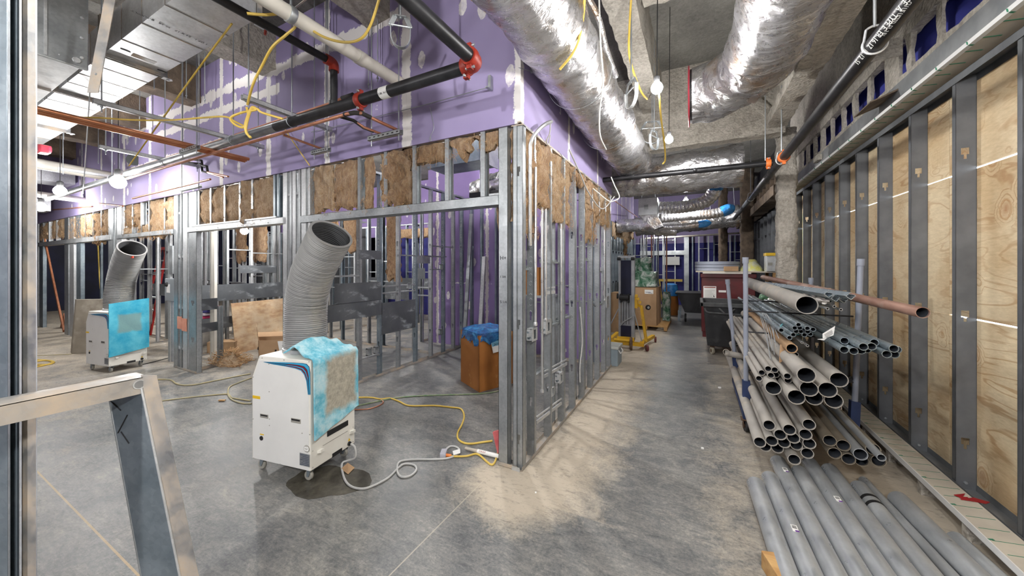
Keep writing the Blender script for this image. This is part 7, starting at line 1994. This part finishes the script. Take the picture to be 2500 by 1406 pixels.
cord('pale cord crossing the floor left of the far cooler', [(90,868),(140,866),(175,864)], .006, 'tan_hose')
# puddle and paper scraps
def wet():
    t = NT('wet_patch'); t.color(t.ramp(t.noise(t.coord(),7,6,.7), [(.35, srgb(54,52,46)), (.7, srgb(92,88,78))])).set(rough=.25); return t.m
s = MB(); p = onZ(775,1178)
P = []
for i in range(40):
    a = 2*PI*i/40; rr_ = 1+.22*noise.noise(Vector((math.cos(a)*1.5,math.sin(a)*1.5,3)))+.05*noise.noise(Vector((math.cos(a)*4,math.sin(a)*4,1)))
    P.append((p.x+.06+.36*rr_*math.cos(a)*.8+.1*math.sin(a), p.y+.06+.2*rr_*math.sin(a), .0008))
s.prism(P, (0,0,.0008)); o = tag(s.build('water_puddle', wet()), 'dark wet patch spreading under the near cooler', 'puddle'); o['kind'] = 'stuff'
p = onZ(850,1142)
tag(MB().prism([onZ(832,1145,.012),onZ(849,1130,.03),onZ(866,1142,.008),onZ(850,1158,.004)], (0,0,.002)).build('paper_scrap', M['cardboard']), 'folded brown paper scrap beside the grey power cord', 'paper')
tag(MB().obox(onZ(542,977,.012),(.07,.025,.012),.5).build('wood_chip', M['lumber']), 'little wood chip on the floor near the looping hose', 'wood chip')
for (x, y, sz, lb) in ((1715,1094,.02,'small white crumb on the floor in front of the cart wheel'),(1757,946,.03,'bit of white paper on the corridor floor'),(1308,1202,.012,'tiny white crumb beyond the corner post dust')):
    tag(MB().obox(onZ(x,y,sz*.3),(sz,sz*.8,sz*.6),.4).build('debris_scrap', M['paper_tag'], bevel=sz*.1), lb, 'scrap')
# ---------------------------------------------------------------- goods along the corridor
ylw = pbr('yellow_paint', srgb(224,178,40), srgb(204,156,34), 5, .45, dirt=srgb(150,120,60), dl=.6, dh=.75)
alu = pbr('aluminium_mast', srgb(176,178,180), srgb(150,152,154), 5, .4, .6)
LX, LY = -1.22, 7.12
T = thing('material_lift', 'aluminium material lift with yellow legs and a black winch', 'lift', (LX,LY,0))
MB().box((LX-.14,LY,.16),(LX-.10,LY+.10,1.77)).build('mast_rail', alu, T); MB().box((LX+.10,LY,.16),(LX+.16,LY+.10,1.77)).build('mast_rail', alu, T)
MB().box((LX-.10,LY+.03,1.02),(LX+.10,LY+.05,1.70)).build('mast_cover', M['blue_dark'], T); MB().box((LX-.10,LY+.03,.20),(LX+.10,LY+.05,.42)).build('mast_cover', M['blue_dark'], T)
MB().box((LX-.09,LY+.05,.42),(LX+.09,LY+.09,1.02)).build('inner_mast', alu, T)
for k in (-.05,0,.05): MB().tube([(LX+k,LY+.04,.45),(LX+k,LY+.04,1.0)], .005, 6).build('lift_cable', M['black'], T)
MB().box((LX-.15,LY-.01,1.74),(LX+.17,LY+.11,1.79)).build('mast_head', alu, T)
for k in (-.13,.13): MB().lathe([(.03,-.03),(.03,.03)], (LX+k,LY-.02,1.73), (1,0,0), 12).build('pulley', M['black'], T)
s = MB(); s.lathe([(.05,-.09),(.06,-.08),(.06,.08),(.05,.09)], (LX-.02,LY-.05,.98), (1,0,0), 14); s.box((LX-.10,LY-.08,.88),(LX-.07,LY+.02,1.05)); s.box((LX+.04,LY-.08,.88),(LX+.07,LY+.02,1.05)); s.build('winch', M['black'], T)
MB().lathe([(.05,0),(.055,.02)], (LX-.14,LY-.04,1.0), (-1,0,0), 12).build('winch_gear', M['black'], T)
MB().bar((LX-.34,LY-.05,.10),(LX+.34,LY-.05,.10),.07,.07).build('base_bar', ylw, T)
MB().bar((LX-.30,LY-.02,.13),(LX-.30,LY+.75,.13),.07,.06).build('leg', ylw, T); MB().bar((LX+.30,LY-.02,.13),(LX+.42,LY+.75,.13),.07,.06).build('leg', ylw, T)
MB().box((LX-.16,LY-.06,.14),(LX+.16,LY+.06,.21)).build('base_block', ylw, T); MB().tube([(LX-.2,LY-.1,.16),(LX+.1,LY-.1,.16)], .028, 10).build('axle_tube', ylw, T, smooth=True)
s = MB(); s.bar((LX+.36,LY+.1,.14),(LX+.27,LY+.1,.82),.06,.05); s.bar((LX+.27,LY+.1,.80),(LX+.17,LY+.05,.86),.05,.05); s.bar((LX+.19,LY+.02,.78),(LX+.19,LY+.02,1.02),.07,.05); s.build('fork_carriage', ylw, T)
s = MB(); 
for k in range(3): s.obox((LX+.20+.03*k,LY-.03,1.02-.06*k),(.05,.03,.05))
s.build('latch', ylw, T)
for a, b in (((LX-.14,LY+.02,.75),(LX-.34,LY-.05,.32)),((LX+.14,LY+.02,.75),(LX+.30,LY-.05,.16)),((LX-.1,LY-.01,.46),(LX+.14,LY-.01,.62)),((LX-.12,LY-.01,.40),(LX-.02,LY-.01,.52))):
    MB().tube([a,b], .011, 8).build('brace', alu, T)
def wheel(T, c, r, w, ax, mat='black', hub='rust'):
    k = MB().lathe([(r*.4,-w/2),(r*.92,-w/2),(r,-w*.3),(r,w*.3),(r*.92,w/2),(r*.4,w/2)], c, ax, 18).build('wheel', M[mat] if isinstance(mat,str) else mat, T, smooth=True)
    MB().lathe([(r*.5,-w*.56),(r*.5,w*.56)], c, ax, 12).build('hub', M[hub], k); return k
maroon = pbr('dark_red_wheel', srgb(96,40,40), None, rough=.6)
wheel(T, (LX+.12,LY-.15,.12), .12, .05, (1,.15,0), 'rust'); wheel(T, (LX+.40,LY-.12,.06), .06, .04, (1,.5,0), maroon); wheel(T, (LX+.46,LY+.78,.06), .06, .04, (1,.1,0), maroon); wheel(T, (LX-.3,LY+.78,.06), .06, .04, (1,.1,0), maroon)
wheel(T, (LX+.40,LY+.05,.80), .05, .03, (.6,-.8,0), 'black', 'galv_bright')
# tote at the end of the wall track
tt_ = pbr('grey_blue_tote', srgb(150,164,172), srgb(136,150,158), 4, .5)
p = onZ(1500,895); T = thing('storage_tote', 'small grey blue lidded cooler tote at the end of the framed wall', 'tote', p)
cx_, cy_ = p.x-.05, p.y+.18
MB().box((cx_-.10,cy_-.17,0),(cx_+.10,cy_+.17,.27)).build('tub', tt_, T, bevel=.015); MB().box((cx_-.115,cy_-.185,.27),(cx_+.115,cy_+.185,.315)).build('lid', pbr('pale_lid',srgb(186,190,184),None,rough=.5), T, bevel=.012)
MB().tube([(cx_+.10,cy_-.1,.25),(cx_+.13,cy_-.1,.2),(cx_+.13,cy_+.1,.2),(cx_+.10,cy_+.1,.25)], .008, 6).build('handle', M['paper_tag'], T)
# big carton on a pallet with green wrapped goods
T = thing('pallet', 'wooden pallet under the tall carton and the green wrapped goods', 'pallet', (-1.1,9.9,0))
for k in range(7): MB().box((-1.62,9.25+k*.24,.10),(-.62,9.25+k*.24+.12,.125)).build('deck_board', M['lumber'], T)
for x in (-1.6,-1.15,-.70): MB().box((x,9.25,.02),(x+.07,10.85,.10)).build('stringer', M['lumber'], T)
T = carton('carton', 'tall brown carton with a white shipping label on the pallet', (-.86,9.28,.126), (-.75,0,0), (.03,.75,0), .93)
nn = Vector((0,-1,0))
k = MB().box((-1.14,9.274,.90),(-.94,9.277,1.0)).build('shipping_label', M['paper_tag'], T); MB().box((-1.12,9.272,.935),(-1.0,9.2735,.945)).box((-1.06,9.272,.915),(-.96,9.2735,.922)).build('label_print', M['navy_stripe'], k)
T = carton('carton', 'lower brown carton half hidden behind the lift mast', (-1.52,8.6,0), (-.3,0,0), (0,.4,0), .95)
gp = NT('green_shrink_wrap'); gp.color(gp.ramp(gp.noise(gp.coord(), 6, 5, .6, 1), [(.36, srgb(40,98,68)), (.48, srgb(120,150,132)), (.6, srgb(200,208,202))])).set(rough=.2); gp.bump(gp.noise(gp.coord((1,1,1)), 9, 5, .7, 1.4), 1.0, .05)
def wrapped(label, c, rx, ry, h, seed, name='wrapped_bundle'):
    s = MB()
    def fn(u, v):
        a = 2*PI*u; cc_, q = math.cos(a), math.sin(a); k = (abs(cc_)**5+abs(q)**5)**(-.2)
        w = 1 if v < .7 else math.cos((v-.7)/.3*PI/2)
        r = (1+.12*noise.noise(Vector((cc_*2,q*2,v*4+seed)))+.05*math.sin(v*9+seed))
        return Vector((c[0]+rx*cc_*k*r*max(w,.02), c[1]+ry*q*k*r*max(w,.02), c[2]+h*min(1,v*1.25) + (.04*noise.noise(Vector((u*5,v*5,seed))))))
    s.grid(fn, 40, 30)
    return tag(s.build(name, gp.m, None, smooth='merge', autosmooth=50), label, 'bundle', 'green wrapped bundles')
wrapped('lower green shrink wrapped bundle on the big carton', (-1.22,9.65,1.07), .33, .3, .38, 1)
wrapped('upper green shrink wrapped bundle leaning on the lower one', (-1.25,9.65,1.44), .24, .24, .36, 2)
wrapped('slim green wrapped roll standing behind the pallet', (-.72,10.4,.13), .10, .2, .75, 3)
T = thing('shovel', 'long handled shovel leaning by the blue capped barrel', 'shovel', (-.6,11,0))
a, b = onZ(1612,790,.12), onY(1600,700,11.3)
MB().tube([Vector((-.85,11.0,.36)), Vector((-.98,11.4,1.15))], .018, 8).build('handle', M['yellow_cable'], T)
s = MB(); s.grid(lambda u, v: Vector((-.83+(u-.5)*.26*(1-.9*abs(v-.45)**1.5), 10.98-.05*math.sin(u*PI)-.1*v, .40-.395*v)), 8, 8); s.build('blade', M['galv_blue'], T, smooth=True)
T = thing('barrel', 'blue topped orange barrel standing beyond the shovel', 'barrel', (-.5,12,0))
p = onZ(1615,745); MB().lathe([(.22,0),(.24,.3),(.22,.62)], (-.75,12.6,.0), n=20).build('drum', M['cardboard_dark'], T, smooth=True); MB().lathe([(.24,.62),(.25,.70),(.2,.98),(.1,1.02)], (-.75,12.6,.0), n=20).build('blue_bag', blue_film, T, smooth=True)
# black tilt cart
bk = pbr('black_plastic_cart', (.014,.015,.017), (.024,.025,.028), 5, .45, dirt=(.06,.06,.062), dl=.58, dh=.75)
dust = pbr('dusty_grey_rim', srgb(96,97,98), srgb(70,71,72), 6, .8)
T = thing('rubbish_cart', 'open black plastic rubbish cart with a grey dusty rim on casters', 'cart', (.42,7.6,0))
x0, x1, y0, y1, zb, zt = .17, .80, 7.25, 8.15, .16, .93
def hull(x0,x1,y0,y1,z0,z1,fl):
    return [(x0,y0,z0),(x1,y0,z0),(x1,y1,z0),(x0,y1,z0)], [(x0-fl,y0-fl,z1),(x1+fl,y0-fl,z1),(x1+fl,y1+fl,z1),(x0-fl,y1+fl,z1)]
s = MB(); A, B = hull(x0,x1,y0,y1,zb,zt,.06); s.v += A+B
s.f += [(0,1,5,4),(1,2,6,5),(2,3,7,6),(3,0,4,7),(3,2,1,0)]; k0 = len(s.v)
A, B = hull(x0+.03,x1-.03,y0+.03,y1-.03,zb+.03,zt,.06); s.v += A+B
s.f += [(k0+4,k0+5,k0+1,k0),(k0+5,k0+6,k0+2,k0+1),(k0+6,k0+7,k0+3,k0+2),(k0+7,k0+4,k0,k0+3),(k0,k0+1,k0+2,k0+3)]
s.build('tub', bk, T, bevel=.012)
s = MB(); e = .06
for (a, b) in (((x0-e-.05,y0-e-.05),(x1+e+.05,y0-e)),((x0-e-.05,y1+e),(x1+e+.05,y1+e+.05)),((x0-e-.05,y0-e-.05),(x0-e,y1+e+.05)),((x1+e,y0-e-.05),(x1+e+.05,y1+e+.05))):
    s.box((*a,zt-.06),(*b,zt+.008))
s.build('rim', dust, T, bevel=.01)
s = MB(); 
yv = y0-e-.01
P = [(x0-.04,yv,.84),(x0-.01,yv-.02,.78),(x0+.1,yv-.02,.765),(x1-.1,yv-.02,.755),(x1-.02,yv-.02,.775),(x1+.03,yv,.84)]
s.tube(smooth_path(P,4), .016, 8); s.tube([(x0+.18,yv,.85),(x0+.26,yv-.02,.765)], .016, 8); s.tube([(x0+.42,yv,.85),(x0+.32,yv-.02,.765)], .016, 8)
s.build('front_handle', dust, T, smooth=True)
MB().box((x0-.01,y0-.02,.60),(x1+.01,y0+.0,.60+.01)).build('rib', bk, T)
cream = pbr('cream_caster', srgb(170,164,148), srgb(150,144,128), 8, .6)
for (x, y) in ((x0+.08,y0+.08),(x1-.08,y0+.08),(x0+.08,y1-.1),(x1-.08,y1-.1)):
    MB().box((x-.04,y-.04,.13),(x+.04,y+.04,.165)).build('caster_plate', M['rust'], T); wheel(T, (x,y,.065), .065, .04, (1,.4,0), cream, 'rust')
# maroon job box with notices and things on top
mr = pbr('maroon_paint', srgb(96,24,28), srgb(80,18,22), 4, .45, dirt=srgb(120,60,56), dl=.66, dh=.8)
T = thing('job_box', 'large maroon steel job box with a white printed notice', 'box', (.5,9.2,0))
MB().box((.10,9.0,.12),(1.10,9.9,1.33)).build('body', mr, T, bevel=.01); MB().box((.08,8.97,1.33),(1.12,9.92,1.42)).build('lid', mr, T, bevel=.01)
k = MB().box((.135,8.996,.83),(.385,9.0,1.14)).build('notice', M['paper_tag'], T)
MB().box((.15,8.9945,1.105),(.37,8.996,1.125)).build('notice_heading', M['red_coupling'], k)
s = MB()
for i in range(7): s.box((.155,8.9945,.86+.03*i),(.36-.03*(i%3),8.996,.866+.03*i))
q = s.build('notice_print', M['handle_grey'], k); q['kind'] = 'stuff'
MB().prism([(.335,8.994,.90),(.352,8.994,.89),(.345,8.994,.93),(.325,8.994,.94)], (0,.001,0)).build('notice_figure', M['ink'], k)
MB().box((.43,8.996,1.01),(.57,9.0,1.055)).build('name_plate', M['paper_tag'], T); MB().box((.95,8.97,.88),(1.0,9.0,.95)).build('latch', M['galv_bright'], T); MB().box((.12,9.02,0),(1.08,9.1,.12)).build('skid', mr, T); MB().box((.12,9.8,0),(1.08,9.88,.12)).build('skid', mr, T)
tag(MB().box((-.02,8.95,1.45),(1.5,9.95,1.475)).build('sheet_board', M['soffit']), 'wide board laid across the maroon job box', 'board')
tag(MB().box((.12,8.93,1.421),(1.02,9.0,1.448)).build('white_batten', M['pvc']), 'white batten on the lid of the maroon job box', 'batten')
tag(MB().obox((.66,8.98,1.53),(.26,.12,.10),.05).build('small_carton', M['cardboard']), 'small brown carton on the laid board', 'box')
T = thing('ring_stack', 'stack of wide white hoops on the board over the job box', 'rings', (.4,9.5,1.48))
for i in range(3): MB().lathe([(.44,0),(.46,.005),(.46,.065),(.44,.07)], (.42,9.5,1.476+.072*i), n=36).build('hoop', M['cart_grey'], T, smooth=True, autosmooth=30)
T = thing('clear_bag', 'yellow and clear plastic bag heaped beside the white hoops', 'bag', (1.1,9.4,1.48))
s = MB(); s.grid(lambda u, v: Vector((1.08+.24*math.cos(2*PI*u)*(1-v*.75)*(1+.2*noise.noise(Vector((u*7,v*4,1)))), 9.35+.2*math.sin(2*PI*u)*(1-v*.75), 1.476+.26*v)), 24, 10); s.build('bag', pbr('yellow_clear_plastic', srgb(200,196,90), srgb(190,194,180), 7, .2, 0, 12, .9, bdist=.03), T, smooth='merge')
T = thing('meter_box', 'pale grey meter cabinet with a yellow top beside the hoops', 'cabinet', (1.42,9,1.47))
MB().box((1.28,8.90,1.476),(1.58,9.2,1.80)).build('body', M['galv_bright'], T, bevel=.01); MB().box((1.30,8.894,1.60),(1.38,8.9,1.66)).build('window', M['handle_grey'], T); MB().box((1.27,8.89,1.80),(1.59,9.22,1.86)).build('top_band', M['yellow_label'], T)
for y in (9.0,9.9): tag(MB().box((1.40,y-.03,0),(1.46,y+.03,1.45)).build('prop_post', M['lumber']), 'timber prop under the %s end of the laid board' % ('near' if y<9.5 else 'rear'), 'prop')
T = thing('trolley', 'low black flat trolley behind the maroon job box', 'trolley', (-.3,11.5,0))
MB().box((-.55,11.2,.78),(.55,12.2,.82)).build('deck', M['black'], T); MB().prism([(-.5,11.25,.78),(.5,11.25,.78),(.4,11.3,.25),(-.3,11.3,.25)], (0,.8,0)).build('tub', bk, T)
wheel(T, (-.28,11.2,.12), .12, .05, (1,0,0), 'black', 'galv'); wheel(T, (.15,11.15,.17), .17, .06, (1,0,0), 'black', 'galv')
for x in (-.45,.4):
    for y in (11.3,12.1): MB().box((x-.03,y-.03,.0),(x+.03,y+.03,.3)).build('leg', M['galv_blue'], T)
# clear and green bags heaped behind the cart posts
for i, (c, r, cl, lb) in enumerate((((1.0,6.9,.9),.22,srgb(70,110,80),'green tinted plastic bag heaped behind the cart'),((.9,6.6,.75),.18,srgb(40,96,170),'blue plastic bag heaped behind the cart'),((1.15,6.55,1.0),.2,srgb(190,186,170),'clear plastic bag heaped behind the cart'))):
    s = MB(); c = Vector(c)
    s.grid(lambda u, v: c + Vector((math.cos(2*PI*u)*math.sin(PI*v)*r, math.sin(2*PI*u)*math.sin(PI*v)*r, -math.cos(PI*v)*r*1.1))*(1+.3*noise.noise(Vector((u*6,v*6,i)))), 24, 14)
    tag(s.build('plastic_bag', pbr('bag_film_%d'%i, cl, tuple(min(1,q*1.7) for q in cl), 8, .22, 0, 12, .9, bdist=.03), None, smooth='merge', autosmooth=50), lb, 'bag')
T = thing('material_crate', 'low timber crate under the heaped bags behind the cart', 'crate', (1.0,6.75,0))
for k in range(4): MB().box((.75,6.45,.03+k*.15),(1.3,6.47,.15+k*.15)).build('board', M['lumber'], T); MB().box((.75,7.05,.03+k*.15),(1.3,7.07,.15+k*.15)).build('board', M['lumber'], T); MB().box((.75,6.45,.03+k*.15),(.77,7.07,.15+k*.15)).build('board', M['lumber'], T)
MB().box((.75,6.45,.58),(1.3,7.07,.62)).build('top', M['lumber'], T)
# pipe risers and dangling rods by the corridor end
for i, x in enumerate((-1.45,-1.3,-1.1,-.85)):
    T = thing('riser_pipe', '%s slim riser pipe at the stud return, counted from the purple wall' % ORD[i], 'pipe', (x,12.3,0), 'riser pipes at the corridor end')
    MB().tube([(x,12.3,0),(x,12.3,2.9)], .02, 8).build('tube', M['copper_old'] if i%2 else M['galv'], T, smooth=True)
